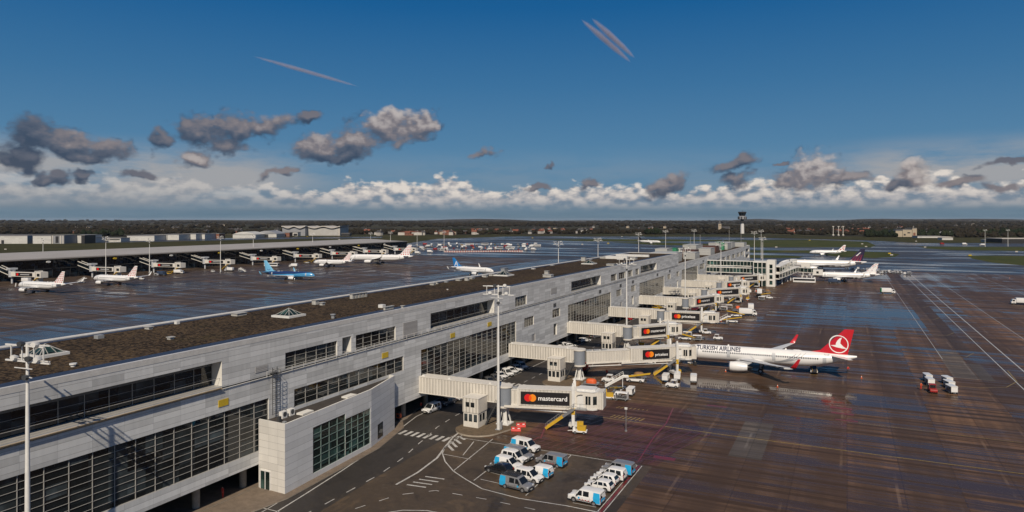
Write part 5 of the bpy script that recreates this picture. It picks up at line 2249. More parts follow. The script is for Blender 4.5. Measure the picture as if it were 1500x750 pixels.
def wave_strip(mb, pts, w):
    n = len(pts)
    for i in range(n - 1):
        (xa, za), (xb, zb_) = pts[i], pts[i + 1]
        d = Vector((xb - xa, zb_ - za)).normalized()
        q = Vector((-d.y, d.x)) * w * (.3 + .7 * math.sin(math.pi * (i + .5) / (n - 1)))
        pl = [A321.on(xa - q.x, za - q.y, -1, .016), A321.on(xb - q.x, zb_ - q.y, -1, .016), A321.on(xb + q.x, zb_ + q.y, -1, .016), A321.on(xa + q.x, za + q.y, -1, .016)]
        mb.poly(pl)


for dx, dz, w in ((0, 0, .22), (1.1, .15, .16), (2.3, .35, .10)):
    wave_strip(mb, [(25.2 + dx + 5.2 * t, 2.85 + dz + 2.3 * t ** 2.2) for t in [i / 14 for i in range(15)]], w)
wave_strip(mb, [(18.6 + 2.6 * t, 4.9 - 2.2 * math.sin(t * 1.5)) for t in [i / 12 for i in range(13)]], .05)
mb.build('silver_wave', M_SILV, tk)
# registration and service panel
wrap_text(A321, tk, 'TC-LSP', .42, 36.9, 5.2, -1)

# far right stands
f_top = gp(1283, 386, 11.9)
hd2 = R(6.0)
td2 = Vector((math.cos(hd2), math.sin(hd2), 0))
ba = A320.build('airliner', Vector((f_top.x, f_top.y, 0)) - td2 * 35.4, hd2, dict(fin=M_ACW, emblem=emb_flag, fus=band_mat('white_over_dark_blue', (.74, .73, .71), (.74, .73, .71), (.018, .03, .12), 2.7, 2.75)))
tag(ba, 'white airliner with a red, white and blue flag tail parked beside the glazed corridor', 'airliner', 'airliners at the airport')
f_top = gp(1263, 364.5, 17.2)
hd3 = R(8.0)
td3 = Vector((math.cos(hd3), math.sin(hd3), 0))
sn = A330.build('airliner', Vector((f_top.x, f_top.y, 0)) - td3 * 60.0, hd3, dict(fin=M_ACNAVY, emblem=emb_navy))
tag(sn, 'large white wide airliner with a dark navy and crimson tail behind the glazed corridor', 'airliner', 'airliners at the airport')
p = gp(1190, 374)
hd4 = R(8)
tx = A320.build('airliner', p, hd4, dict(fin=M_ACW, emblem=emb_check, fus=M_ACW))
tx.location = p - Vector((math.cos(hd4), math.sin(hd4), 0)) * 3.0
tag(tx, 'small pale airliner rolling along the taxiway above the navy tailed airliner', 'airliner', 'airliners at the airport')

# light blue airliner on the left apron, nose to the right
M_TUI = band_mat('light_blue_with_navy_back', (.014, .035, .12), (.07, .30, .56), (.62, .66, .68), 2.75, 5.15, 1.9, 156.0)
p = gp(461, 410.5)
hd5 = R(180 + 9)
tu = B737.build('airliner', p, hd5, dict(fus=M_TUI, fin=M_ACSKY, winglet=M_ACSKY, eng=M_ACW, stab=M_ACSKY, wing=M_ACW,
                                           emblem=lambda s, f, sd: flat_fin(s, f, sd, 'emblem', M_ACBA, [[(math.cos(a) * .75, math.sin(a) * .75), (math.cos(a), math.sin(a)), (math.cos(a + .22), math.sin(a + .22)), (math.cos(a + .22) * .75, math.sin(a + .22) * .75)] for a in [3.3 + .21 * i for i in range(13)]], s.L - 4.6, s.zc + s.R + 1.6, 1.2)))
tag(tu, 'light blue airliner with a navy wave standing on the left apron', 'airliner', 'airliners at the airport')
# white airliner with blue tail, nose to the right
p = gp(723, 404.5)
hd6 = R(180 - 8)
ac = A320.build('airliner', p, hd6, dict(fin=M_ACBLUE, emblem=emb_letter, fus=M_ACW))
tag(ac, 'white airliner with a blue tail bearing a white letter A, beyond the gravel roof', 'airliner', 'airliners at the airport')
# black tailed airliner beyond the pier
p = gp(936, 346, 12.2)
hd7 = R(180 - 6)
bk = B737.build('airliner', Vector((p.x, p.y, 0)) - Vector((math.cos(hd7), math.sin(hd7), 0)) * 37.5, hd7, dict(fin=M_ACBLACK))
tag(bk, 'white airliner with a black tail fin mostly hidden behind the pier roof', 'airliner', 'airliners at the airport')
# dotted tails at the dark concourse
for i, (typ, fx, fy_, fh, off, a, lb) in enumerate((
        (A320, 92, 397.5, 11.9, 35.4, 4, 'white airliner with red dotted tail, leftmost at the dark glass concourse'),
        (A320, 198.5, 389.5, 11.9, 35.4, 4, 'white airliner with red dotted tail just right of the leftmost mast on the left apron'),
        (A320, 512, 370.5, 11.9, 35.4, 6, 'smaller white airliner with red dotted tail, left of the largest dotted tail airliner'),
        (A330, 600, 358.5, 17.2, 60.0, 12, 'largest white airliner with red dotted tail, at the far end of the dark glass concourse'))):
    p = gp(fx, fy_, fh)
    d = Vector((math.cos(R(a)), math.sin(R(a)), 0))
    o = typ.build('airliner', Vector((p.x, p.y, 0)) - d * off, R(a), dict(fin=M_ACW, emblem=emb_dots))
    tag(o, lb, 'airliner', 'airliners at the airport')
# ------------------------------------------------------------------ vehicles
M_VW = mat('white_van_paint', (.72, .71, .69), .3, var=.06, coat=.5)
M_VS = mat('silver_van_paint', (.27, .27, .275), .32, .35, var=.06, coat=.5)
M_VK = mat('black_car_paint', (.010, .010, .012), .22, var=.1, coat=.8)
M_VB = mat('blue_grey_car_paint', (.035, .055, .10), .25, var=.1, coat=.6)
M_VR = mat('dark_red_car_paint', (.13, .012, .018), .25, var=.1, coat=.6)
M_VG = mat('grey_car_paint', (.12, .12, .125), .28, .3, var=.08, coat=.6)
M_CYAN = mat('cyan_vehicle_panel', (.02, .36, .66), .35, var=.04, coat=.3)
M_VGL = mat('tinted_vehicle_glass', (.010, .013, .016), .06, var=.1)
M_HEAD = mat('headlamp_glass', (.55, .56, .57), .12)
M_TAIL = mat('tail_lamp_red', (.30, .012, .012), .2)
M_PLAST = mat('dark_bumper_plastic', (.028, .028, .03), .6)
M_RIM = mat('wheel_rim_metal', (.38, .38, .39), .35, .6)
M_CHECK = mat('red_check_tape', (.45, .03, .03), .4)
M_PLATE = mat('white_number_plate', (.65, .63, .58), .4)


def bevel(o, w=.05, seg=2):
    me = o.data
    bm = bmesh.new()
    bm.from_mesh(me)
    bmesh.ops.remove_doubles(bm, verts=bm.verts, dist=.001)
    es = [e for e in bm.edges if len(e.link_faces) == 2 and e.calc_face_angle(0) > R(18)]
    bmesh.ops.bevel(bm, geom=es, offset=w, segments=seg, affect='EDGES', profile=.6, clamp_overlap=True)
    bm.to_mesh(me)
    bm.free()
    me.polygons.foreach_set('use_smooth', [True] * len(me.polygons))
    me.set_sharp_from_angle(angle=R(40))
    return o


def vehicle(name, L, W, H, kind, paint_m, cyan=False, rack=False, check=False):
    """x forward, origin on the ground at mid length"""
    root = empty(name)
    hl = L / 2
    belt = H * (.53 if kind != 'car' else .60)
    tum = .13 if kind == 'van' else .19
    if kind == 'van':
        lower = [(-hl, .34), (-hl + .02, belt), (hl * .56, belt), (hl * .90, belt * .93), (hl * .98, belt * .70), (hl, .34)]
        roof = [(-hl + .02, belt), (-hl + .07, H * .90), (-hl + .20, H * .985), (-hl * .3, H), (hl * .20, H * .985), (hl * .30, H * .94), (hl * .60, belt)]
        ws = (hl * .33, H * .915, hl * .585, belt + .05)
    elif kind == 'small':
        lower = [(-hl, .32), (-hl + .02, belt), (hl * .52, belt), (hl * .88, belt * .90), (hl * .98, belt * .66), (hl, .32)]
        roof = [(-hl + .02, belt), (-hl + .12, H * .90), (-hl + .28, H * .985), (-hl * .3, H), (hl * .05, H * .985), (hl * .16, H * .94), (hl * .56, belt)]
        ws = (hl * .20, H * .915, hl * .54, belt + .04)
    else:
        lower = [(-hl, .36), (-hl + .04, belt * .98), (hl * .42, belt), (hl * .86, belt * .88), (hl * .98, belt * .66), (hl, .34)]
        roof = [(-hl + .06, belt * .98), (-hl + .42, H * .92), (-hl + .70, H * .99), (-hl * .2, H), (0.0, H * .985), (hl * .10, H * .94), (hl * .46, belt)]
        ws = (hl * .13, H * .92, hl * .44, belt + .03)

    def hw(z):
        return W / 2 - (max(0, z - belt) / (H - belt)) * tum
    mb = MB()
    mb.extr([(x, z) for x, z in lower], -W / 2, W / 2, 'y')
    n = len(roof)
    v = [(x, -hw(z), z) for x, z in roof] + [(x, hw(z), z) for x, z in roof]
    mb.add(v, [[i, (i + 1) % n, n + (i + 1) % n, n + i] for i in range(n)] + [list(range(n))[::-1], [n + i for i in range(n)]])
    body = mb.build('body', paint_m, root)
    bevel(body, .07)
    # glass
    y_ = .012
    sgl = MB()
    zt = H * .90
    zb_ = belt + .05

    def side_win(x0b, x1b, x0t, x1t, zl=None):
        zl = zl or zb_
        out = []
        for s in (-1, 1):
            p = [(x0b, s * (hw(zl) + y_), zl), (x1b, s * (hw(zl) + y_), zl), (x1t, s * (hw(zt) + y_), zt), (x0t, s * (hw(zt) + y_), zt)]
            g_ = MB()
            g_.poly(p if s < 0 else p[::-1])
            out.append(g_.build('side_window', M_VGL, root))
        return out
    if kind == 'van':
        side_win(hl * .12, hl * .46, hl * .12, hl * .28)
        side_win(-hl * .30, hl * .05, -hl * .30, hl * .05)
        if not cyan:
            side_win(-hl * .82, -hl * .38, -hl * .80, -hl * .38)
    elif kind == 'small':
        side_win(hl * .06, hl * .40, hl * .06, hl * .18)
        if not cyan:
            side_win(-hl * .38, -hl * .0, -hl * .38, -hl * .0)
            side_win(-hl * .84, -hl * .45, -hl * .78, -hl * .45)
    else:
        side_win(hl * .0, hl * .30, hl * .0, hl * .06)
        side_win(-hl * .42, -hl * .06, -hl * .38, -hl * .06)
        side_win(-hl * .76, -hl * .48, -hl * .62, -hl * .45)
    x0, z0, x1, z1 = ws
    nx, nz = .014, .014
    mb = MB()
    mb.poly([(x0 + nx, -hw(z0) + .10, z0 + nz), (x1 + nx, -hw(z1) + .10, z1 + nz), (x1 + nx, hw(z1) - .10, z1 + nz), (x0 + nx, hw(z0) - .10, z0 + nz)])
    mb.build('windscreen', M_VGL, root)
    mb = MB()
    if kind == 'car':
        mb.poly([(-hl + .10, -hw(belt) + .14, belt + .04), (-hl + .39, -hw(zt) + .12, zt), (-hl + .39, hw(zt) - .12, zt), (-hl + .10, hw(belt) - .14, belt + .04)])
        for q in mb.v:
            pass
        mb.v = [(a - .015, b_, c + .012) for a, b_, c in mb.v]
    else:
        xb = roof[1][0]
        for s in (-1, 1):
            mb.poly([(-hl + .015, s * .06, belt + .06), (-hl + .015, s * (W / 2 - .2), belt + .06), (xb - .012, s * (W / 2 - .24), H * .87), (xb - .012, s * .06, H * .87)][::s])
    mb.build('rear_window', M_VGL, root)
    # lights, bumpers
    for s in (-1, 1):
        mb = MB()
        mb.box(hl * .90, hl * .985, s * (W / 2 - .36), s * (W / 2 - .03), belt * .72, belt * .88) if s > 0 else mb.box(hl * .90, hl * .985, -(W / 2 - .03), -(W / 2 - .36), belt * .72, belt * .88)
        mb.build('headlight', M_HEAD, root)
        mb = MB()
        a, b_ = sorted((s * (W / 2 - .16), s * (W / 2 - .02)))
        mb.box(-hl - .012, -hl + .08, a, b_, belt * .72, belt * (1.2 if kind != 'car' else 1.0))
        mb.build('tail_light', M_TAIL, root)
    mb = MB()
    mb.box(hl - .10, hl + .05, -W / 2 + .06, W / 2 - .06, .30, .56)
    mb.box(-hl - .06, -hl + .06, -W / 2 + .06, W / 2 - .06, .32, .56)
    mb.box(-hl * .95, hl * .95, -W / 2 + .02, W / 2 - .02, .24, .36)
    mb.build('bumper', M_PLAST, root)
    mb = MB()
    mb.box(hl * .955, hl * .995 + .012, -W * .27, W * .27, belt * .56, belt * .70)
    mb.build('grille', M_PLAST, root)
    mb = MB()
    for s in (-1, 1):
        for x in ((hl * .50, hl * .10, -hl * .34) if kind != 'car' else (hl * .40, -hl * .04, -hl * .46)):
            mb.box(x - .012, x + .012, *sorted((s * (W / 2 + .001), s * (W / 2 + .006))), .38, belt - .02)
        mb.box(-hl * .55, hl * .55, *sorted((s * (W / 2), s * (W / 2 + .02))), .44, .52)
    mb.build('door_trim', M_PLAST, root)
    mb = MB()
    mb.box(hl + .051, hl + .06, -.26, .26, .38, .50)
    mb.box(-hl - .07, -hl - .061, -.26, .26, .60, .72)
    mb.build('number_plate', M_PLATE, root)
    for s in (-1, 1):
        mb = MB()
        mb.box(hl * .36, hl * .44, *sorted((s * (W / 2), s * (W / 2 + .20))), belt + .02, belt + .22)
        mb.build('mirror', M_PLAST, root)
    wr = .33 if kind != 'car' else .32
    for x in (hl * .62, -hl * .60):
        for s in (-1, 1):
            yo = s * (W / 2 - .20)
            am = MB()
            am.tube((x, s * (W / 2 - .3), wr + .03), (x, s * (W / 2 + .006), wr + .03), wr + .08, 18)
            am.build('wheel_arch', M_PLAST, root, smooth=True)
            wm = MB()
            wm.tube((x, s * (W / 2 - .21), wr), (x, s * (W / 2 + .02), wr), wr, 20)
            w = wm.build('wheel', M_TYRE, root, smooth=True)
            rm = MB()
            rm.tube((x, s * (W / 2 + .0), wr), (x, s * (W / 2 + .03), wr), wr * .62, 14)
            rm.build('rim', M_RIM, w, smooth=True)
    if cyan:
        mb = MB()
        for s in (-1, 1):
            zl, zm, zu = .42, belt, H * .93
            xr, xf = -hl + .05, -hl * (.60 if kind == 'van' else .60)
            lo = [(xr, s * (W / 2 + .01), zl), (xf, s * (W / 2 + .01), zl), (xf + .12, s * (W / 2 + .01), zm), (xr, s * (W / 2 + .01), zm)]
            up = [(xr, s * (hw(zm) + .01), zm), (xf + .12, s * (hw(zm) + .01), zm), (xf + .06, s * (hw(zu) + .01), zu), (xr + .08, s * (hw(zu) + .01), zu)]
            for p in (lo, up):
                mb.poly(p if s < 0 else p[::-1])
        mb.poly([(-hl - .008, W / 2 - .18, .6), (-hl - .008, -W / 2 + .18, .6), (-hl - .008, -W / 2 + .18, belt), (-hl - .008, W / 2 - .18, belt)])
        mb.build('cyan_panel', M_CYAN, root)
        mb = MB()
        for s in (-1, 1):
            p = [(hl * .30 + .16 * math.cos(a * .7), s * (W / 2 + .012), belt * .72 + .16 * math.sin(a * .7)) for a in range(9)]
            mb.poly(p if s < 0 else p[::-1])
        mb.build('emblem', M_CYAN, root)
    if check:
        mb = MB()
        for s in (-1, 1):
            for k in range(9):
                x = -hl * .42 + k * .22
                p = [(x, s * (W / 2 + .011), .42 + .10 * (k % 2)), (x + .2, s * (W / 2 + .011), .42 + .10 * (k % 2)), (x + .2, s * (W / 2 + .011), .52 + .10 * (k % 2)), (x, s * (W / 2 + .011), .52 + .10 * (k % 2))]
                mb.poly(p if s < 0 else p[::-1])
        mb.build('check_tape', M_CHECK, root)
    if rack:
        mb = MB()
        for k in range(9):
            x = -hl * .82 + k * hl * 1.0 / 8
            mb.box(x - .05, x + .05, -W / 2 + .16, W / 2 - .16, H + .10, H + .16)
        for s in (-1, 1):
            mb.box(-hl * .85, hl * .22, s * (W / 2 - .18) - .03, s * (W / 2 - .18) + .03, H + .02, H + .2)
        mb.build('roof_rack', M_PLAST, root)
    return root


PROTO = {}


def car(kind, loc, rz, label, cat='van', group=None):
    spec = dict(
        van_white=('van', 4.95, 1.92, 1.96, 'van', M_VW, True, False, True),
        van_silver=('van', 4.95, 1.92, 1.96, 'van', M_VS, True, False, True),
        van_silver_rack=('van', 4.95, 1.92, 1.94, 'van', M_VS, True, True, False),
        small_white=('small_van', 4.4, 1.80, 1.80, 'small', M_VW, False, False, False),
        small_cyan=('small_van', 4.4, 1.80, 1.80, 'small', M_VW, True, False, True),
        car_white=('parked_car', 4.15, 1.78, 1.52, 'car', M_VW, False, False, False),
        car_black=('parked_car', 4.4, 1.82, 1.60, 'car', M_VK, False, False, False),
        car_blue=('parked_car', 4.4, 1.82, 1.50, 'car', M_VB, False, False, False),
        car_red=('parked_car', 4.4, 1.82, 1.50, 'car', M_VR, False, False, False),
        car_grey=('parked_car', 4.4, 1.82, 1.50, 'car', M_VG, False, False, False))[kind]
    if kind not in PROTO:
        PROTO[kind] = vehicle(*spec)
        o = PROTO[kind]
    else:
        o = copy_tree(PROTO[kind])
    place(o, loc, rz)
    tag(o, label, cat, group)
    return o


PG = 'vans and cars on the marked parking bays'


def between(a, b, z=0.0):
    """ground mid point and heading of something seen from rear pixel a to front pixel b"""
    p, q = gp(*a, z), gp(*b, z)
    return (p + q) / 2, math.atan2(q.y - p.y, q.x - p.x)


# (kind, pixel of the body centre at mid height, heading)
PARK = [
    ('van_white', (770, 652), -8, 'white van with cyan rear corner, topmost of the left parking block', 'van'),
    ('van_silver', (760, 664), -8, 'silver roofed van with cyan rear, wedged behind the topmost white van', 'van'),
    ('small_white', (754, 668), -8, 'white small van with dark side windows, third down in the left parking block', 'small van'),
    ('small_cyan', (745, 677.5), -8, 'white small van with cyan rear beside the black car', 'small van'),
    ('car_black', (731, 684), 172, 'black car on the left side of the parking block', 'car'),
    ('van_silver_rack', (757, 707), -7, 'silver van with ladder rack and cyan rear, nearest of the left parking block', 'van'),
    ('small_white', (775, 695.5), -7, 'white small van without cyan just behind the silver van with the rack', 'small van'),
    ('small_cyan', (789, 689), 174, 'white small van with cyan rear facing left in the middle of the parking', 'small van'),
    ('van_silver', (808, 673), 174, 'silver van with cyan rear alone right of the left parking block', 'van'),
    ('van_white', (859, 726), 176, 'white van with cyan rear and red checks, nearest of the right parking row', 'van'),
    ('car_white', (878, 708), 176, 'white car directly behind the nearest van of the right parking row', 'car'),
    ('car_white', (886, 699), 176, 'white car, middle one of the right parking row', 'car'),
    ('small_white', (896, 692.5), 176, 'white high roofed car next to the silver van of the right parking row', 'small van'),
    ('van_silver', (906, 685), 176, 'silver van with cyan rear at the far end of the right parking row', 'van'),
]
for kind, (px, py), a, lb, cat in PARK:
    c = gp(px, py, .85)
    car(kind, (c.x, c.y, .004), R(a), lb, cat, PG)

# cars under and along the terminal overhang
UG = 'cars parked under the terminal overhang'
ROWS = [
    ('small_white', *gp(632, 598, .7)[:2], 'white car nearest the orange box under the first bridge'),
    ('car_grey', *gp(655, 587.5, .7)[:2], 'dark grey pickup like car behind the first white car under the first bridge'),
    ('car_white', *gp(676, 580, .7)[:2], 'white car half hidden beyond the first bridge walkway'),
]
for kind, x, y, lb in ROWS:
    car(kind, (x, y, .012), R(-96), lb, 'car', UG)
ords = ['first', 'second', 'third', 'fourth', 'fifth', 'sixth', 'seventh', 'eighth']
kinds = ['car_grey', 'car_grey', 'car_white', 'small_white', 'car_white', 'car_white', 'small_white']
for i, kd in enumerate(kinds):
    car(kd, (-77.9 + .2 * (i % 2), 148.5 + 3.05 * i, .012), R(-28), '%s %s car of the slanted row between the first two bridges' % (ords[i], 'grey' if 'grey' in kd else 'white'), 'car', UG)
for i, kd in enumerate(['car_white', 'car_grey', 'car_white', 'small_white', 'car_grey']):
    car(kd, (-78.2, 189.0 + 3.3 * i, .012), R(-30), '%s %s car of the slanted row between second and third bridge' % (ords[i], 'grey' if 'grey' in kd else 'white'), 'car', UG)
c = gp(827, 629 - 167 + 0)   # placeholder for a survey point kept off the list below
for px, py, kd, a, lb in (
        (970, 449.5, 'small_white', 160, 'white van under the fourth bridge beside a yellow loader'),
        (1017, 452.5, 'car_red', 178, 'dark red car under the tunnel of the fifth bridge'),
        (856, 498, 'car_white', 60, 'white car by the concrete columns below the third bridge'),
        (834, 506, 'car_white', 60, 'white car nearest the columns, left below the third bridge'),
        (873, 492, 'car_grey', 60, 'dark car deep below the third bridge walkway')):
    c = gp(px, py, .7)
    car(kd, (c.x, c.y, .012), R(a), lb, 'car', UG)

# ------------------------------------------------------------------ apron equipment
EQ = {}


def wheels(root, xs, W, r, m=None):
    for x in xs:
        for s in (-1, 1):
            mb = MB()
            mb.tube((x, s * (W / 2 - .16), r), (x, s * (W / 2 + .02), r), r, 16)
            mb.tube((x, s * (W / 2 + .0), r), (x, s * (W / 2 + .03), r), r * .5, 10, 1)
            mb.build('wheel', [M_TYRE, M_RIM], root, smooth=True)


def e_tractor(paint=None):
    r = empty('baggage_tractor')
    mb = MB()
    mb.extr([(-1.5, .35), (-1.5, .95), (.35, 1.0), (1.35, .95), (1.5, .8), (1.5, .35)], -.75, .75, 'y')
    bevel(mb.build('body', paint or M_VW, r), .06)
    mb = MB()
    mb.box(-1.05, .25, -.68, .68, 1.75, 1.85)
    for x, y in ((-1.0, -.62), (-1.0, .62), (.2, -.62), (.2, .62)):
        mb.bar((x, y, .95), (x, y, 1.76), .07)
    mb.build('cab_frame', paint or M_VW, r)
    mb = MB()
    mb.box(-.75, -.25, -.3, .3, .95, 1.1)
    mb.box(-.85, -.72, -.3, .3, 1.0, 1.5)
    mb.build('seat', M_PLAST, r)
    mb = MB()
    mb.poly([(.22, -.6, 1.02), (.22, .6, 1.02), (.22, .6, 1.74), (.22, -.6, 1.74)])
    mb.build('windscreen', M_VGL, r)
    wheels(r, (-.95, .95), 1.5, .34)
    return r


def e_cart(cover=None, base=None):
    """covered baggage cart"""
    r = empty('baggage_cart')
    mb = MB()
    mb.box(-1.35, 1.35, -.75, .75, .42, .55)
    mb.bar((1.35, 0, .45), (2.0, 0, .35), .08)
    mb.build('deck', M_GREYM, r)
    mb = MB()
    for x in (-1.3, 1.3):
        for y in (-.7, .7):
            mb.bar((x, y, .55), (x, y, 1.75), .06)
    mb.box(-1.33, -1.28, -.72, .72, .55, 1.7)
    mb.box(1.28, 1.33, -.72, .72, .55, 1.7)
    mb.extr([(-.80, 1.70), (-.62, 1.84), (.62, 1.84), (.80, 1.70)], -1.4, 1.4, 'x')
    mb.build('cover', cover or M_VW, r)
    mb = MB()
    for i in range(4):
        mb.box(-1.15 + .58 * i, -.72 + .58 * i, -.6, .55, .56, 1.0 + .16 * (i % 2))
    mb.build('baggage', M_VG, r)
    wheels(r, (-.95, .95), 1.4, .22)
    return r


def e_flat(load=None):
    """flat dolly with a wrapped load"""
    r = empty('cargo_dolly')
    mb = MB()
    mb.box(-1.8, 1.8, -1.1, 1.1, .45, .58)
    for s in (-1.1, 1.1):
        mb.box(-1.8, 1.8, s - .05, s + .05, .58, .70)
    mb.bar((1.8, 0, .5), (2.6, 0, .4), .09)
    mb.build('deck', M_STG, r)
    if load:
        mb = MB()
        rings = []
        for z, k in ((.60, 1.0), (1.1, .98), (1.45, .82), (1.62, .45)):
            rings.append([((1.3 * k + .1 * math.sin(i * 2.3)) * math.cos(2 * math.pi * i / 14), (.9 * k + .08 * math.sin(i * 1.7)) * math.sin(2 * math.pi * i / 14), z) for i in range(14)])
        mb.rings(rings)
        mb.build('load', load, r, smooth=60)
    wheels(r, (-1.3, 1.3), 2.0, .24)
    return r


def e_belt(paint=None):
    """belt loader"""
    r = empty('belt_loader')
    mb = MB()
    mb.extr([(-2.1, .35), (-2.1, .8), (1.5, .85), (2.1, .7), (2.1, .35)], -.85, .85, 'y')
    bevel(mb.build('body', paint or M_VW, r), .05)
    mb = MB()
    mb.bar((-3.4, -.1, .75), (3.6, -.1, 2.1), 1.0, .22, 0)
    mb.bar((-3.4, .45, .95), (3.6, .45, 2.3), .06, .2, 1)
    mb.bar((-3.4, -.65, .95), (3.6, -.65, 2.3), .06, .2, 1)
    mb.build('conveyor', [M_PLAST, M_STY], r)
    mb = MB()
    mb.box(.1, 1.2, .35, .85, .85, 1.0)
    mb.box(.1, .2, .35, .85, .9, 1.6)
    mb.bar((1.0, .6, .85), (1.15, .6, 1.5), .06)
    mb.build('driver_seat', M_PLAST, r)
    wheels(r, (-1.3, 1.3), 1.7, .36)
    return r


def e_truck(paint=None, box=None, high=False):
    """high lift catering or cargo truck"""
    r = empty('catering_truck')
    mb = MB()
    mb.extr([(1.8, .55), (1.8, 2.3), (2.2, 2.45), (3.0, 2.4), (3.45, 1.5), (3.6, 1.3), (3.6, .55)], -1.1, 1.1, 'y')
    bevel(mb.build('cab', paint or M_VW, r), .08)
    mb = MB()
    mb.poly([(3.03, -.95, 2.33), (3.47, -.98, 1.5), (3.47, .98, 1.5), (3.03, .95, 2.33)])
    for s in (-1, 1):
        p = [(2.2, s * 1.112, 1.5), (3.3, s * 1.112, 1.5), (2.95, s * 1.112, 2.25), (2.2, s * 1.112, 2.25)]
        mb.poly(p if s < 0 else p[::-1])
    mb.build('window', M_VGL, r)
    z = 1.0 if not high else 2.4
    mb = MB()
    mb.box(-3.4, 1.7, -1.15, 1.15, z, z + 2.1)
    bevel(mb.build('box_body', box or M_VW, r), .05)
    mb = MB()
    mb.box(-3.5, 3.3, -.9, .9, .55, .85)
    if high:
        for s in (-.9, .9):
            mb.bar((-3, s, .9), (1.2, s, 2.4), .14)
            mb.bar((-3, s, 2.4), (1.2, s, .9), .14)
    mb.build('chassis', M_PLAST, r)
    wheels(r, (-2.2, 2.6), 2.2, .46)
    return r


def e_stairs():
    r = empty('boarding_stairs')
    mb = MB()
    for s in (-.7, .7):
        mb.bar((-2.6, s, .6), (1.6, s, 3.0), .09, .35)
        mb.bar((-2.6, s, 1.6), (1.6, s, 4.0), .06)
        for k in range(6):
            mb.bar((-2.6 + .84 * k, s, .6 + .48 * k), (-2.6 + .84 * k, s, 1.6 + .48 * k), .05)
        mb.bar((1.6, s, 3.0), (2.8, s, 3.0), .09, .3)
        mb.bar((1.4, s, .5), (1.4, s, 3.0), .12)
    for k in range(14):
        mb.box(-2.6 + .3 * k, -2.3 + .3 * k, -.68, .68, .62 + .171 * k, .67 + .171 * k)
    mb.box(1.6, 2.8, -.7, .7, 2.9, 3.0)
    mb.build('flight', M_WHITEM, r)
    mb = MB()
    mb.box(-2.8, 2.2, -.7, .7, .35, .55)
    mb.build('chassis', M_VB, r)
    wheels(r, (-1.9, 1.5), 1.6, .3)
    return r


def e_lift():
    """yellow topped ground unit with mast"""
    r = empty('ground_power_unit')
    mb = MB()
    mb.box(-1.2, 1.4, -.7, .7, .35, .62, 0)
    mb.box(-.2, 1.2, -.65, .65, .62, 1.35, 1)
    mb.tube((-.35, 0, .6), (-.35, 0, 2.2), .14, 10, 1)
    mb.box(-1.2, -.75, -.45, .45, .62, 1.1, 0)
    mb.bar((-1.2, 0, .5), (-2.2, 0, .35), .09, None, 0)
    mb.build('body', [M_VW, M_STY], r)
    wheels(r, (-.75, .85), 1.4, .27)
    return r


def e_barrier():
    r = empty('red_barrier')
    mb = MB()
    mb.extr([(-.3, 0), (-.3, .15), (-.12, .35), (-.1, .8), (.1, .8), (.12, .35), (.3, .15), (.3, 0)], -.9, .9, 'x')
    mb.build('body', M_ORANGE if False else mat('red_plastic_barrier', (.55, .05, .04), .45), r)
    mb = MB()
    for x in (-.5, .5):
        mb.box(x - .2, x + .2, -.115, .115, .45, .62)
    mb.build('reflector', M_TXTW, r)
    return r


def e_cone():
    r = empty('traffic_cone')
    mb = MB()
    mb.box(-.2, .2, -.2, .2, 0, .04)
    mb.tube((0, 0, .04), (0, 0, .72), .15, 10, 0, .03)
    mb.build('body', M_ORANGE, r, smooth=True)
    mb = MB()
    mb.tube((0, 0, .32), (0, 0, .48), .105, 10, 0, .08, False)
    mb.build('band', M_TXTW, r)
    return r


def e_bus():
    r = empty('apron_bus')
    mb = MB()
    mb.box(-6.5, 6.5, -1.5, 1.5, .35, 3.05)
    bevel(mb.build('body', M_VW, r), .12)
    mb = MB()
    for s in (-1, 1):
        p = [(-6.1, s * 1.512, 1.4), (6.1, s * 1.512, 1.4), (6.1, s * 1.512, 2.6), (-6.1, s * 1.512, 2.6)]
        mb.poly(p if s < 0 else p[::-1])
    mb.poly([(6.512, -1.3, 1.2), (6.512, 1.3, 1.2), (6.512, 1.3, 2.7), (6.512, -1.3, 2.7)])
    mb.build('window', M_VGL, r)
    wheels(r, (-4.2, 4.2), 2.9, .5)
    return r


MAKERS = dict(tractor=(e_tractor, 'tractor'), cart=(e_cart, 'baggage cart'), dolly=(e_flat, 'dolly'), dolly_o=(lambda: e_flat(M_ORANGE), 'dolly'), dolly_b=(lambda: e_flat(mat('brown_wrapped_load', (.22, .12, .05), .7)), 'dolly'),
              belt=(e_belt, 'belt loader'), truck=(e_truck, 'truck'), truck_high=(lambda: e_truck(high=True), 'truck'), stairs=(e_stairs, 'stairs'), gpu=(e_lift, 'power unit'), barrier=(e_barrier, 'barrier'), cone=(e_cone, 'cone'), bus=(e_bus, 'bus'),
              truck_green=(lambda: e_truck(), 'truck'), tractor_red=(lambda: e_tractor(M_REDM), 'tractor'), truck_blue=(lambda: e_truck(M_VB, M_VB), 'truck'), truck_red=(lambda: e_truck(M_REDM, M_REDM), 'truck'), loader_y=(lambda: e_belt(M_STY), 'belt loader'))


def eq(kind, loc, a, label, group=None, cat=None):
    if kind not in EQ:
        EQ[kind] = MAKERS[kind][0]()
        o = EQ[kind]
    else:
        o = copy_tree(EQ[kind])
    place(o, (loc[0], loc[1], .016), R(a))
    tag(o, label, cat or MAKERS[kind][1], group)
    return o


def eqp(kind, px, py, a, label, z=.6, group=None, cat=None):
    return eq(kind, gp(px, py, z), a, label, group, cat)


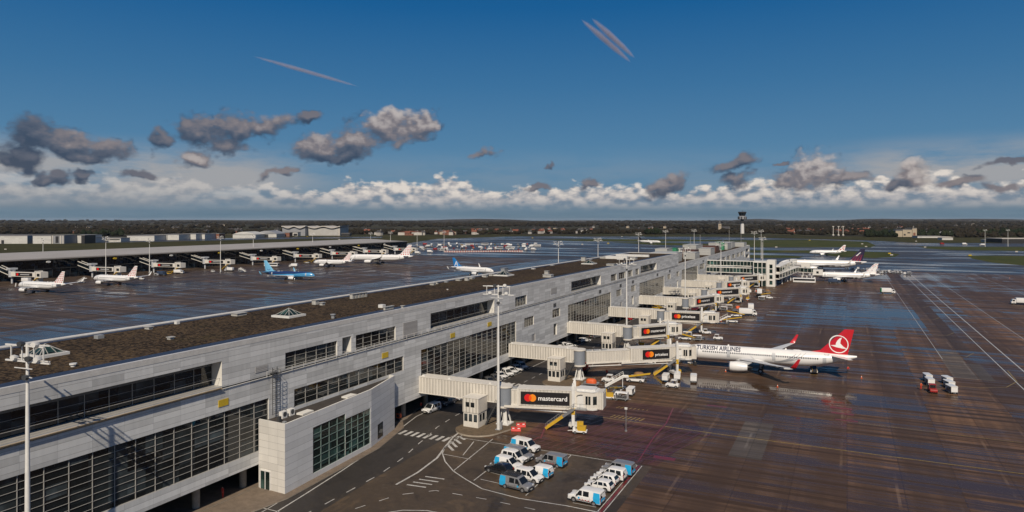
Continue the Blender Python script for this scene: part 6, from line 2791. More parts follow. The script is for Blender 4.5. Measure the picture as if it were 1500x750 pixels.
AE = 'apron equipment around the stands'
eqp('gpu', 849, 630, 12, 'white trailer unit with yellow engine and post below the nearest bridge cab', group=AE)
eqp('barrier', 756, 628.5, 20, 'red plastic barrier touching the refuge kerb, left one of the pair', .4, AE)
eqp('barrier', 763, 622.5, 30, 'red plastic barrier right one of the pair by the refuge kerb', .4, AE)
eqp('dolly_o', 866, 561, 10, 'low dolly with orange covered load beside the second stair tower', group=AE)
eqp('tractor', 891, 556, 185, 'small white tractor pulling the orange covered dolly', group=AE)
eqp('belt', 931, 556, 6, 'white loader with yellow brown conveyor left of the docked white tractor', group=AE)
eqp('dolly_b', 936, 551, 20, 'dolly with brown load behind the conveyor loader', group=AE)
eqp('stairs', 903, 566, 20, 'low blue boarding stairs lying left of the conveyor loader', group=AE)
eqp('tractor', 985, 562, 180, 'white tow tractor in front of the docked airliner nose, with black tyres', .9, AE)
eqp('cart', 992, 551, 100, 'white covered baggage cart directly behind the white tow tractor', .9, AE)
eqp('cart', 1016, 554, 100, 'white covered baggage cart right of the white tow tractor', .9, AE)
eqp('cart', 975, 553, 95, 'white baggage cart left of the tow tractor under the stair', .9, AE)
eqp('belt', 1192, 542, 95, 'dark loader under the rear fuselage of the red tailed airliner', group=AE)
eqp('cone', 1063, 543.5, 0, 'small cone in front of the airliner engine', .2, AE)
eqp('cone', 1262, 553, 0, 'small cone behind the tail of the red tailed airliner', .2, AE)
eqp('cone', 1139, 566, 0, 'small cone on the wet ground in front of the wing tip', .2, AE)
eqp('tractor_red', 1366, 569, -84, 'red and white tow tractor leading two carts on the open apron', .9, AE)
eqp('cart', 1362, 559, -80, 'white cart, front one behind the red tractor on the open apron', .9, AE)
eqp('cart', 1359, 553, -80, 'white cart, rear one behind the red tractor on the open apron', .9, AE)
eqp('cart', 1394, 570, -72, 'white cart nearest the camera in the right hand train on the open apron', .9, AE)
eqp('cart', 1390.5, 563, -72, 'white cart in the middle of the right hand train on the open apron', .9, AE)
eqp('cart', 1387.5, 557, -72, 'white cart at the far end of the right hand train on the open apron', .9, AE)
o = eqp('truck_green', 1300, 427, 8, 'white green fronted van truck alone on the far apron', 1.2, AE)
mb = MB()
mb.box(-3.42, -2.9, -1.16, 1.16, 1.02, 3.08)
mb.build('green_panel', M_GREEN, o)
eqp('truck', 1095, 459, 12, 'white truck with open platform under the sixth bridge cab', 1.0, AE)
eqp('belt', 1078, 461, 200, 'loader with raised conveyor left of the white truck below the sixth bridge', .8, AE)
eqp('dolly_b', 1087, 456, 10, 'dolly with brown load behind the white truck', .6, AE)
eqp('tractor', 1035, 487, 10, 'white tractor on the wet apron below the fifth bridge stair', .6, AE)
eqp('dolly', 1030, 484, 10, 'empty dolly below the fifth bridge stair', .6, AE)
eqp('truck_high', 1112, 430, 100, 'white lifted box truck near the farthest cream bridge', 2.0, AE)
eqp('dolly_b', 1114, 424, 20, 'dolly with brown load in front of the glass stair block', .6, AE)
eqp('belt', 1118, 433, 5, 'white belt loader in front of the glass stair block', .8, AE)
eqp('truck_blue', 1143, 411, 180, 'dark blue truck before the glazed corridor', 1.2, AE)
eqp('truck_blue', 1222, 412.5, 5, 'dark blue truck under the flag tailed airliner', 1.2, AE)
eqp('bus', 1178, 411, 4, 'long white bus below the lower glazed corridor', 1.4, AE)
eqp('loader_y', 962, 450, 150, 'yellow loader under the fourth bridge walkway', .8, AE)
eqp('tractor_red', 921, 466, 140, 'red tractor under the fourth bridge walkway, left of its stair tower', .8, AE)
eqp('truck_red', 856, 536, 100, 'dark red truck behind the tunnel of the docked bridge', 1.4, AE)
eqp('gpu', 938, 505, 10, 'white yellow power unit below the third bridge cab', .6, AE)
eqp('tractor', 1127, 436, 15, 'small white tractor on the far wet apron, below the glazed corridor', .6, AE)
# working clutter at each stand
sr = random.Random(17)
seq = ['cart', 'dolly', 'tractor', 'dolly_b', 'cone', 'belt', 'cart', 'dolly_o', 'truck', 'stairs', 'gpu']
ordn = ['first', 'second', 'third', 'fourth', 'fifth', 'sixth', 'seventh', 'last']
nm = dict(cart='white covered baggage cart', dolly='empty flat dolly', tractor='small white tractor', dolly_b='dolly with brown load', cone='orange cone', belt='white belt loader', dolly_o='dolly with orange load', truck='white box truck', stairs='boarding stairs with blue base', gpu='power unit with yellow engine')
for k in range(1, 8):
    Yk = 119.7 + 41.35 * k
    for j in range(9):
        kd = seq[(k * 3 + j) % len(seq)]
        if k == 1 and kd in ('dolly_o', 'truck', 'stairs'):
            continue
        x = -57 + (j % 5) * 4.6 + sr.uniform(-1.2, 1.2)
        y = Yk - 9 - (j // 5) * 6 + sr.uniform(-1.5, 1.5)
        eq(kd, (x, y), sr.choice((0, 8, 90, 100, 175, 190, 270)) + sr.uniform(-8, 8), nm[kd] + ' on the ground before the %s passenger bridge of the pier' % ordn[k], 'clutter at the %s gate' % ordn[k])
# small white vehicles lined up beyond the flag tailed airliner
for i in range(13):
    eqp('cart', 1240 + 7.6 * i + (i % 3), 391.5 + .7 * i + (i % 2) * 1.2, 20 + 30 * (i % 3), 'small white cart in the line of carts beyond the flag tailed airliner', .9, 'white carts lined up beyond the flag tail')
for i in range(6):
    eqp('tractor' if i % 2 else 'cart', 1284 + 7 * i, 397.5 + (i % 2) * .8, 10 + 40 * (i % 2), 'small white vehicle in the cluster just right of the flag tail' if False else 'small white cart or tractor in the cluster right of the flag tail', .9, 'vehicles clustered right of the flag tail')
# a parked small airliner edge at far right is only a nose: a truck train with white bodies
eqp('truck', 1494, 442, 185, 'white truck at the right edge of the photo', 1.3, AE)
eqp('cone', 1479, 407, 0, 'orange cone marker far right on the apron edge', .3, AE)

# left apron: equipment at the concourse stands
LG = 'equipment at the dark concourse stands'
spots = [('truck_high', 40, 416, 10, 'white lifted truck left of the leftmost dotted tail airliner'), ('tractor', 60, 417, 0, 'white tractor under the leftmost dotted tail airliner'), ('stairs', 120, 413, 30, 'pale boarding stairs right of the leftmost dotted tail airliner'),
         ('truck_blue', 237, 402, 10, 'blue truck at the empty stand right of the second airliner'), ('cart', 229, 402.5, 0, 'white cart left of the blue truck'), ('truck', 262, 399.5, 20, 'white truck at the empty stand, right of the blue truck'), ('loader_y', 246, 400, 30, 'yellow loader next to the blue truck'),
         ('truck', 336, 396, 190, 'white truck below the bridge by the middle mast'), ('cart', 352, 396.5, 20, 'white cart right of the middle mast'), ('tractor', 312, 397, 0, 'white tractor left of the middle mast'), ('bus', 398, 389, 10, 'white bus behind the light blue airliner tail'),
         ('truck', 430, 390, 200, 'white truck right above the light blue airliner'), ('stairs', 355, 397.5, 200, 'yellow grey stairs at the empty stand before the light blue airliner'), ('belt', 450, 384, 10, 'white belt loader left of the smaller dotted tail airliner'), ('tractor', 478, 384, 0, 'white tractor under the smaller dotted tail airliner'),
         ('truck_high', 566, 374, 100, 'white lifted truck at the nose of the largest dotted tail airliner'), ('cart', 585, 377, 0, 'white cart below the largest dotted tail airliner'), ('truck', 612, 371, 10, 'white truck right of the largest dotted tail airliner'), ('truck', 630, 369, 20, 'white truck left of the red and white barriers'),
         ('tractor', 208, 408, 20, 'white tractor below the second dotted tail airliner'), ('dolly_o', 175, 411, 20, 'dolly with orange load below the second dotted tail airliner'), ('belt', 150, 411, 10, 'white belt loader left of the second dotted tail airliner nose')]
for kd, px, py, a, lb in spots:
    eqp(kd, px, py, a, lb, .8, LG)

# equipment yard with red and white barriers
def make_block():
    r = empty('striped_barrier')
    mb = MB()
    mb.box(-1.5, 1.5, -.35, .35, 0, 1.5, 0)
    mb.build('body', mat('white_barrier_block', (.62, .60, .56), .5), r)
    mb = MB()
    mb.box(-.55, .55, -.36, .36, .1, 1.51)
    mb.build('stripe', M_REDM, r)
    return r


bl = None
for i in range(46):
    px = 652 + i * 2.5
    py = 369.2 - i * .012
    c = gp(px, py)
    if bl is None:
        bl = make_block()
        o = bl
    else:
        o = copy_tree(bl)
    place(o, (c.x, c.y, .01), .45)
    tag(o, 'red and white barrier block in the long row at the equipment yard', 'barrier', 'red and white barrier blocks')
yard = random.Random(3)
yk = ['truck', 'cart', 'bus', 'truck', 'tractor_red', 'cart', 'truck_high', 'dolly_o', 'stairs', 'dolly_b', 'truck_red', 'truck', 'loader_y']
for i in range(74):
    row = i % 4
    px = 612 + (i // 4) * 9.6 + yard.uniform(-3, 3) + row * 2
    py = 358.6 + row * 2.5 + yard.uniform(-.5, .5) - (px - 612) * .003
    if px > 800 - row * 3:
        continue
    kd = yard.choice(yk)
    eqp(kd, px, py, yard.uniform(0, 360), 'ground vehicle parked in the crowded equipment yard', .8, 'vehicles in the equipment yard')


# ------------------------------------------------------------------ people
def person(loc, rz, jacket, legs, label, lean=0.0, step=.25, arm=.35):
    me = bpy.data.meshes.new('person')
    J = [(0, 0, .95), (0, 0, 1.15), (0.02 + lean, 0, 1.40), (0.03 + lean, 0, 1.50), (0.05 + lean * 1.2, 0, 1.60), (0.05 + lean * 1.2, 0, 1.72),
         (0, .09, .90), (step * .5, .10, .50), (step * .4, .10, .08), (step * .4 + .16, .10, .04),
         (0, -.09, .90), (-step * .3, -.10, .50), (-step, -.10, .09), (-step + .16, -.10, .04),
         (lean, .19, 1.42), (lean + arm * .3, .24, 1.14), (lean + arm, .22, .96),
         (lean, -.19, 1.42), (lean - arm * .1, -.25, 1.14), (lean + arm * .3, -.23, .92)]
    E_ = [(0, 1), (1, 2), (2, 3), (3, 4), (4, 5), (0, 6), (6, 7), (7, 8), (8, 9), (0, 10), (10, 11), (11, 12), (12, 13), (2, 14), (14, 15), (15, 16), (2, 17), (17, 18), (18, 19)]
    rad = [.15, .14, .16, .06, .095, .085, .10, .075, .05, .045, .10, .075, .05, .045, .075, .055, .042, .075, .055, .042]
    me.from_pydata(J, E_, [])
    o = bpy.data.objects.new('person', me)
    COL.objects.link(o)
    sk = o.modifiers.new('skin', 'SKIN')
    for i, v in enumerate(me.skin_vertices[0].data):
        v.radius = (rad[i], rad[i] * (.75 if i in (0, 1, 2) else 1))
        v.use_root = i == 0
    o.modifiers.new('sub', 'SUBSURF').levels = 1
    dg = bpy.context.evaluated_depsgraph_get()
    m2 = bpy.data.meshes.new_from_object(o.evaluated_get(dg))
    o.modifiers.clear()
    o.data = m2
    m2.name = 'person'
    m2.materials.clear()
    skin = mat('skin', (.42, .24, .17), .6)
    boot = M_PLAST
    hair = mat('dark_hair', (.03, .02, .015), .8)
    for m in (jacket, legs, skin, boot, hair):
        m2.materials.append(m)
    for p in m2.polygons:
        c = p.center
        z = c.z
        if z > 1.66 or (z > 1.6 and c.x < .02 + lean):
            k = 4
        elif z > 1.47:
            k = 2
        elif z > .90 or abs(c.y) > .20:
            k = 0 if not (abs(c.y) > .19 and z < 1.0) else 2
        elif z > .12:
            k = 1
        else:
            k = 3
        p.material_index = k
        p.use_smooth = True
    bpy.data.meshes.remove(me)
    place(o, (loc[0], loc[1], .02), rz)
    tag(o, label, 'person')
    return o


M_JRED = mat('red_work_jacket', (.55, .035, .02), .7)
M_JORG = mat('orange_red_vest', (.68, .10, .02), .7)
M_TRO = mat('dark_work_trousers', (.03, .03, .04), .8)
person(gp(1242, 546), R(-60), M_JRED, M_TRO, 'person in a red jacket and dark trousers walking under the airliner tail', .08, .3)
person(gp(1349, 571), R(-30), M_JORG, M_JRED, 'person in orange red clothes standing left of the red tow tractor', .02, .12)
person(gp(889, 551), R(-90), M_JRED, M_TRO, 'person in red standing behind the small white tractor at the second gate')
person((-79.6, 70.6, .14), R(-90), M_JRED, M_JRED, 'person all in red standing on the pavement under the terminal by the annex', .0, .1)
person(gp(617, 601), R(-90), M_JRED, M_TRO, 'person in red beside the first white car under the nearest bridge', .0, .1)

# odd pieces by the foot of the pier
ob = empty('orange_heater_box', (-79.4, 113.2, .13))
mb = MB()
mb.box(-.5, .5, -.4, .4, 0, .35, 0)
mb.box(-.42, .42, -.34, .34, .35, 1.35, 1)
mb.box(-.34, .34, -.30, .30, 1.35, 1.55, 0)
bevel(mb.build('body', [M_DARKW, M_ORANGE], ob), .05)
mb = MB()
mb.box(-.25, .25, -.36, -.345, .6, 1.1)
mb.build('grille', M_FRAMED, ob)
tag(ob, 'orange box on a dark plinth under the terminal corner beside the annex', 'cabinet')
eqp('barrier', 668, 742, 15, 'pale traffic divider cut by the bottom edge', .3) if False else None
# ------------------------------------------------------------------ dark glass concourse on the left
M_DGLASS = glazing('black_blue_concourse_glass', (.008, .013, .018), .07)
M_ROOFA = mat('pale_standing_seam_roof', (.36, .335, .305), .55, scale=.05, var=.14)
XA = -486.0
ca_o = empty('glass_concourse', (XA, 150, 0))
tag(ca_o, 'long low concourse with black glass front and pale curved roof across the left apron', 'terminal')
CO = Vector((XA, 150, 0))


def cb(mb, name, mats, smooth=False, parent=None):
    mb.v = [(v[0] - CO.x, v[1] - CO.y, v[2]) for v in mb.v]
    return mb.build(name, mats, parent or ca_o, smooth)


YA0, YA1 = 120.0, 716.0
mb = MB()
prof = [(XA + 3.5, 13.0), (XA + 3.5, 13.8)] + [(XA - 54 * t, 13.8 + 2.2 * math.sin(t * math.pi * .62)) for t in [i / 10 for i in range(1, 11)]] + [(XA - 54, 12.0), (XA, 12.0)]
n = len(prof)
mb.add([(x, YA0, z) for x, z in prof] + [(x, YA1 - 26, z) for x, z in prof] + [(x - (6 if x > XA - 5 else 0), YA1, 12.4 + (z - 12.4) * .35) for x, z in prof],
       [[i, n + i, n + (i + 1) % n, (i + 1) % n] for i in range(n)] + [[n + i, 2 * n + i, 2 * n + (i + 1) % n, n + (i + 1) % n] for i in range(n)] + [[2 * n + i for i in range(n)], list(range(n))[::-1]])
cb(mb, 'roof', M_ROOFA, smooth=40)
mb = MB()
bay = 12.0
y = YA0
while y < YA1 - 14:
    mb.add([(XA, y, 0.0), (XA, y + bay, 0), (XA + 1.8, y + bay, 12.9), (XA + 1.8, y, 12.9), (XA + .6, y + bay / 2, 6.5)], [(0, 1, 4), (1, 2, 4), (2, 3, 4), (3, 0, 4)])
    y += bay
mb.poly([(XA - 60, YA1 - 14, 0), (XA, YA1 - 14, 0), (XA, YA1 - 14, 12.9), (XA - 60, YA1 - 14, 12.9)][::-1])
cb(mb, 'glass_front', M_DGLASS)
mb = MB()
y = YA0
while y < YA1 - 14:
    mb.bar((XA + .03, y, 0), (XA + 1.85, y, 12.9), .16)
    mb.bar((XA + .02, y + 6, 0), (XA + 1.84, y + 6, 12.9), .08)
    y += bay
mb.box(XA + .9, XA + 1.15, YA0, YA1 - 14, 6.4, 6.7)
cb(mb, 'mullion', M_FRAMED)
y = 190
while y < 690:
    mb = MB()
    mb.box(XA + 3.52, XA + 3.6, y, y + 3.6, 10.6, 12.6) if False else mb.rings([[(XA + 2.6 + .0, y + 1.6 * math.cos(a), 11.2 + .8 * math.sin(a)) for a in [2 * math.pi * i / 12 for i in range(12)]], [(XA + 3.4, y + 1.3 * math.cos(a), 11.3 + .7 * math.sin(a)) for a in [2 * math.pi * i / 12 for i in range(12)]]])
    cb(mb, 'ceiling_lamp', M_YSIGN if int(y) % 2 else M_WHITEM)
    y += 47


def concourse_bridge(Y, label, a=8.0):
    r = empty('passenger_bridge', (XA + 2, Y, 0))
    tag(r, label, 'passenger bridge', 'passenger bridges at the dark concourse')
    mb = MB()
    mb.bar((1.0, 0, 9.2), (15, -1, 6.6), 2.6, 2.6, 0)
    mb.build('ramp', M_DGLASS, r)
    mb = MB()
    for z in (1.35, -1.35):
        for s in (-1.35, 1.35):
            mb.bar((1.0, s, 9.2 + z), (15, s - 1, 6.6 + z), .32, .42)
    mb.build('ramp_frame', M_CREAMP, r)
    mb = MB()
    mb.tube((16.5, -1, 4.0), (16.5, -1, 8.6), 1.9, 16)
    mb.tube((16.5, -1, 0), (16.5, -1, 4.0), .6, 10)
    mb.box(14.4, 18.6, -3.2, 1.2, 8.6, 9.6)
    mb.build('rotunda', M_ACG, r, smooth=True)
    mb = MB()
    L = 22
    c, s_ = math.cos(R(a)), math.sin(R(a))

    def T(x, y, z):
        return (17.5 + x * c - y * s_, -1 + x * s_ + y * c, z)
    for (x0, x1, y0, y1, z0, z1) in ((0, L, -1.4, 1.4, 4.5, 7.2),):
        v = [T(x0, y0, z0), T(x1, y0, z0), T(x1, y1, z0), T(x0, y1, z0), T(x0, y0, z1), T(x1, y0, z1), T(x1, y1, z1), T(x0, y1, z1)]
        mb.add(v, [(0, 3, 2, 1), (4, 5, 6, 7), (0, 1, 5, 4), (1, 2, 6, 5), (2, 3, 7, 6), (3, 0, 4, 7)])
    mb.build('tunnel', M_CREAMP, r)
    mb = MB()
    mb.poly([T(4, -1.45, 4.8), T(L - 4, -1.45, 4.8), T(L - 4, -1.45, 6.9), T(4, -1.45, 6.9)])
    p = mb.build('advert_panel', M_SIGNB, r)
    mb = MB()
    mb.poly([T(5.6 + 1.0 * math.cos(q * .5), -1.48, 5.85 + .8 * math.sin(q * .5)) for q in range(12)])
    mb.build('logo', M_LRED, p)
    mb = MB()
    mb.poly([T(8, -1.48, 5.6), T(L - 6.5, -1.48, 5.6), T(L - 6.5, -1.48, 6.1), T(8, -1.48, 6.1)])
    mb.build('lettering', M_ACG, p)
    mb = MB()
    e = T(L + 2, 0, 0)
    mb.box(e[0] - 2.4, e[0] + 2.6, e[1] - 2.2, e[1] + 2.2, 4.2, 7.7)
    mb.box(e[0] - 3.4, e[0] - 2.7, e[1] - 2.3, e[1] + 2.3, 0.6, 8.3)
    mb.build('cab', M_CREAMP, r)
    mb = MB()
    mb.box(e[0] - 1.2, e[0] + 1.6, e[1] - 2.25, e[1] - 2.2, 5.0, 6.7)
    mb.build('cab_window', M_GLASS, r)
    mb = MB()
    mb.bar((e[0], e[1] - 2.6, 4.2), (e[0] - 6, e[1] - 3, .2), 1.0, .3)
    mb.build('service_stair', M_STY, r)
    return r


names = ['leftmost', 'second', 'third', 'fourth', 'fifth', 'sixth', 'seventh', 'eighth', 'ninth', 'farthest']
for i, Y in enumerate((214, 254, 305, 352, 398, 448, 500, 552, 604, 660)):
    concourse_bridge(Y, '%s of the row of white framed bridges along the dark glass concourse' % names[i] if i in (0, 9) else '%s white framed bridge from the left along the dark glass concourse' % names[i])

# ------------------------------------------------------------------ far halls and buildings
M_HALL = cladding('white_hall_cladding', (.52, .51, .48), ph=2.5, pw=5.5, ax='x')
M_HALLG = cladding('grey_hall_cladding', (.26, .265, .28), ph=2.5, pw=5.5, ax='x')
M_HROOF = mat('grey_hall_roof', (.20, .19, .18), .6, scale=.03)
M_HDARK = mat('dark_hall_opening', (.02, .02, .022), .6)
M_BRICK = mat('red_brown_brick', (.20, .085, .055), .8, scale=.1)
M_BEIGE = mat('beige_render', (.40, .33, .24), .8, scale=.1)
M_TILE = mat('orange_red_roof_tiles', (.17, .055, .032), .8, scale=.1)
M_SLATE = mat('dark_slate_roof', (.05, .048, .05), .7, scale=.1)
M_HOUSEW = mat('white_house_wall', (.46, .43, .39), .8, scale=.1)
M_CONCB = mat('pale_concrete_block', (.40, .39, .37), .7, scale=.1)


def hall(name, px0, px1, yb, yt, label, wall=None, roof=None, depth=50, doors=(), style='flat', rise=0.0, cat='hall', group=None):
    """a hall whose front runs from column px0 to px1; yb and yt are the rows of its foot and eaves"""
    Z = FPX * EYE / (yb - 322.0)
    p, q = gd(px0, Z), gd(px1, Z)
    w = (q - p).length
    h = (yb - yt) * Z / FPX
    root = empty(name, (p + q) / 2, YAW)
    tag(root, label, cat, group)
    mb = MB()
    mb.box(-w / 2, w / 2, 0, depth, 0, h)
    mb.build('wall', wall or M_HALL, root)
    mb = MB()
    o = 1.0
    if style == 'flat':
        mb.box(-w / 2 - .5, w / 2 + .5, -.5, depth + .5, h, h + .8)
    elif style == 'gable':
        mb.extr([(-w / 2 - o, h), (0, h + rise), (w / 2 + o, h)], -o, depth + o, 'y')
    elif style == 'arch':
        pr = [(-w / 2 - o + (w + 2 * o) * i / 14, h + rise * math.sin(math.pi * i / 14)) for i in range(15)]
        mb.extr(pr, -o, depth + o, 'y')
    elif style == 'wave':
        pr = [(-w / 2 - o + (w + 2 * o) * i / 30, h + rise * (.55 + .45 * math.cos(4 * math.pi * (i / 30 - .02)))) for i in range(31)]
        pr += [(a, b - 2.2) for a, b in pr[::-1]]
        mb.extr(pr, -4, depth + 2, 'y')
    mb.build('roof', roof or M_HROOF, root, smooth=30)
    for (a, b, z0, z1, m) in doors:
        mb = MB()
        mb.box(-w / 2 + w * a, -w / 2 + w * b, -.25, -.02, h * z0, h * z1)
        mb.build('gate', m, root)
    return root


H = hall
H('warehouse', -60, 40, 357, 345.5, 'long white warehouse at the left edge beyond the grass', depth=60, doors=((.62, .66, 0, .45, M_HDARK), (.3, .33, 0, .3, M_HDARK)))
H('warehouse', 48, 75, 357, 345.5, 'white warehouse between two dark gaps near the left edge', depth=60)
H('warehouse', 76, 94, 357, 345, 'white and black hall front with slim towers, right of the near left warehouses', depth=40, wall=M_HALLG, doors=((0, .1, 0, 1, M_HOUSEW), (.3, .55, .1, .9, M_HDARK), (.66, .76, 0, 1, M_HOUSEW), (.86, .95, 0, 1, M_HOUSEW)))
H('warehouse', 95, 119, 356, 345, 'white warehouse right of the hall with slim towers', depth=60)
H('office_block', 119, 124, 357, 345, 'dark slim block ending the left warehouse row', wall=M_HDARK, depth=30, cat='building')
H('shed', 126, 140, 355, 348.5, 'low mixed white shed beside the grass left of the low white barrier hall', depth=30, doors=((.1, .35, .1, .8, M_HDARK), (.5, .8, .1, .7, M_HDARK)))
H('shed', 146, 177, 354, 349, 'low long white shed with dark strip windows', depth=30, doors=((.05, .95, .45, .75, M_HDARK),))
H('warehouse', 186, 226, 352.5, 345.5, 'pale long cargo hall left of centre behind the concourse roof', depth=70, wall=M_HALL)
H('warehouse', 227, 262, 351.5, 344, 'pale cargo hall, second in the long row behind the concourse', depth=70, doors=((.5, .52, 0, 1, M_HDARK),))
H('warehouse', 264, 287, 350.5, 343, 'pale cargo hall, third in the long row behind the concourse', depth=70)
H('warehouse', 289, 300, 350, 343.2, 'short pale cargo hall at the right end of the long row', depth=60)
H('office_block', 303, 321, 349, 342.5, 'low red brown brick block left of the white arched hangars', wall=M_BRICK, depth=30, cat='building', doors=((.05, .4, .3, .6, M_HOUSEW),))
H('hangar', 341, 374, 348.5, 343.5, 'white hangar with a low arched roof, left one of two', depth=60, style='arch', rise=6, roof=M_HALL, cat='hangar')
H('hangar', 375, 405, 347.5, 342.5, 'hangar with a low arched roof and dark open door, right one of two', depth=60, style='arch', rise=7, roof=M_HALLG, cat='hangar', doors=((.0, .6, 0, .8, M_HDARK),))
H('office_block', 405, 424, 346.5, 341, 'brown low block left of the wave roofed hangar', wall=M_BRICK, depth=24, cat='building', doors=((.4, .6, .1, .7, M_HDARK),))
H('office_block', 425, 436, 346, 340.5, 'dark and white low block before the wave roofed hangar', depth=24, cat='building', doors=((.45, .95, .1, .7, M_HDARK),))
H('hangar', 413.5, 447, 345.5, 333.5, 'grey half of the great wave roofed hangar, left side', wall=M_HALLG, roof=M_HOUSEW, depth=90, style='wave', rise=4.5, cat='hangar')
H('hangar', 447.5, 498, 345.2, 333.5, 'white half of the great wave roofed hangar, right side', wall=M_HOUSEW, roof=M_HOUSEW, depth=90, style='wave', rise=4.5, cat='hangar', doors=((.06, .94, .05, .9, M_CONCB),))
H('shed', 500, 512, 346, 342, 'dark low shed right of the wave roofed hangar', wall=M_HDARK, depth=20)
H('long_house', 548, 560, 344, 340, 'white long house before the woods, left of centre', depth=14, style='gable', rise=4, roof=M_SLATE, wall=M_HOUSEW, cat='house')
H('long_house', 583, 618, 344.5, 340, 'long low reddish roofed house by the wood edge', depth=16, style='gable', rise=3, roof=M_TILE, wall=M_HOUSEW, cat='house')
H('long_house', 644, 668, 343.5, 339.5, 'long pale house with orange roof by the far grass', depth=16, style='gable', rise=3, roof=M_TILE, wall=M_BEIGE, cat='house')
H('greenhouse', 697, 706, 343, 341.5, 'small white low shed on the far grass', depth=10)
H('long_house', 734, 752, 342, 338.5, 'pale long house among trees above the far taxiway', depth=12, style='gable', rise=2.5, roof=M_SLATE, wall=M_BEIGE, cat='house')
H('farm_hall', 1012, 1048, 339, 337.2, 'long thin pale hall left of the church', depth=20, wall=M_BEIGE)
H('office_block', 1312, 1322, 347, 338, 'beige stepped block, left low part', wall=M_BEIGE, depth=30, cat='building')
H('office_block', 1322.5, 1336, 347, 336.5, 'beige stepped block, large middle part', wall=M_BEIGE, depth=40, cat='building', doors=((.1, .3, .2, .4, M_HDARK), (.5, .8, .5, .65, M_HDARK)))
H('office_block', 1336.5, 1343, 347, 334.5, 'beige stepped block, tall right end', wall=M_BEIGE, depth=30, cat='building', doors=((.2, .7, .05, .5, M_BRICK),))
H('hall', 1344, 1378, 348.5, 346, 'long low white roofed hall right of the beige block', depth=20)
H('office_block', 1352, 1372, 345, 339.5, 'dark glass office block behind the low white hall', wall=M_HDARK, depth=25, cat='building')
H('office_block', 1376, 1392, 346, 339.5, 'dark grey tiled block right of the dark glass office', wall=M_HALLG, depth=25, cat='building')
H('hall', 1380, 1396, 351.5, 348, 'small pale arched shelter by the far taxiway', depth=14, style='arch', rise=2.0, roof=M_HOUSEW)
H('hall', 1448, 1469, 355, 351.5, 'white flat hall between the two far right masts', wall=M_HOUSEW, depth=20, roof=M_HOUSEW)
H('hall', 1468, 1530, 356, 350, 'dark open hall with thin pale roof at the far right edge', wall=M_HDARK, depth=40, roof=M_HOUSEW)
H('hall', 1195, 1213, 341, 339.5, 'low white hall behind the red roofed houses', depth=14, wall=M_HOUSEW)
H('hall', 1140, 1163, 340.5, 337.8, 'long pale low building left of the red roofed houses', depth=16, wall=M_BEIGE, roof=M_SLATE)
eqp('truck', 1413, 357.2, 10, 'white lorry standing by the far right taxiway', 1.5)
eqp('truck', 1439, 358.4, 170, 'small white van truck left of the far right mast', 1.5)
eqp('truck_red', 1380, 357, 40, 'red and white emergency truck on the far taxiway edge', 1.5)
# illuminated taxiway signs in the grass
for i, (px, py) in enumerate(((1186, 352.5), (1263, 358), (1268.5, 362), (1303, 372.2), (1306, 374.5), (1355, 362.8), (1421, 375), (1489, 369.5), (911, 347), (891, 357), (853, 358.6), (1137, 362.8), (780, 349), (1342, 354), (497, 351.5), (450, 347), (8, 366))):
    c = gp(px, py)
    r = empty('taxiway_sign', c, .4)
    mb = MB()
    mb.box(-1.6, 1.6, -.15, .15, .35, 1.5, 0)
    for x in (-1.2, 1.2):
        mb.box(x - .06, x + .06, -.06, .06, 0, .35, 1)
    mb.build('panel', [M_HOUSEW if i % 3 else M_YSIGN, M_FRAMED], r)
    tag(r, 'small low taxiway sign board standing in or beside the grass', 'sign', 'taxiway signs')

# ------------------------------------------------------------------ control tower
Zt = 1990.0
ct = empty('control_tower', gd(1087.3, Zt), YAW)
tag(ct, 'tall white control tower with dark flared glass cab against the sky', 'tower')


def oct_rings(mb, lv, m=0, n=16):
    mb.rings([[(r * math.cos(2 * math.pi * (i + .5) / n), r * math.sin(2 * math.pi * (i + .5) / n), z) for i in range(n)] for z, r in lv], m)


mb = MB()
oct_rings(mb, [(0, 5.6), (30, 5.0)])
mb.build('shaft', mat('tower_white_concrete', (.60, .59, .57), .7), ct, smooth=40)
mb = MB()
oct_rings(mb, [(30, 5.4), (31, 7.6), (35.5, 8.2), (36, 4.6), (40.5, 4.6)])
mb.build('collar', M_FRAMED, ct, smooth=40)
mb = MB()
oct_rings(mb, [(40.5, 9.5), (41.5, 10.6), (49, 10.6), (50.5, 9.0)])
mb.build('equipment_floor', M_HALLG, ct, smooth=40)
for a in range(8):
    mb = MB()
    x, y = 11.0 * math.cos(a * .785 + .3), 11.0 * math.sin(a * .785 + .3)
    mb.box(x - 1.1, x + 1.1, y - 1.1, y + 1.1, 41, 48.5)
    mb.build('window', M_HDARK, ct)
mb = MB()
oct_rings(mb, [(50.5, 7.6), (52.5, 8.4), (61.0, 11.6)])
mb.build('cab_glass', M_DGLASS, ct, smooth=40)
mb = MB()
oct_rings(mb, [(61.0, 11.9), (62.4, 11.7), (63.0, 9)])
mb.tube((0, 0, 63), (0, 0, 68), .5, 6)
mb.tube((4, 0, 63), (4, 0, 66), .3, 6)
mb.build('roof', M_FRAMED, ct, smooth=40)

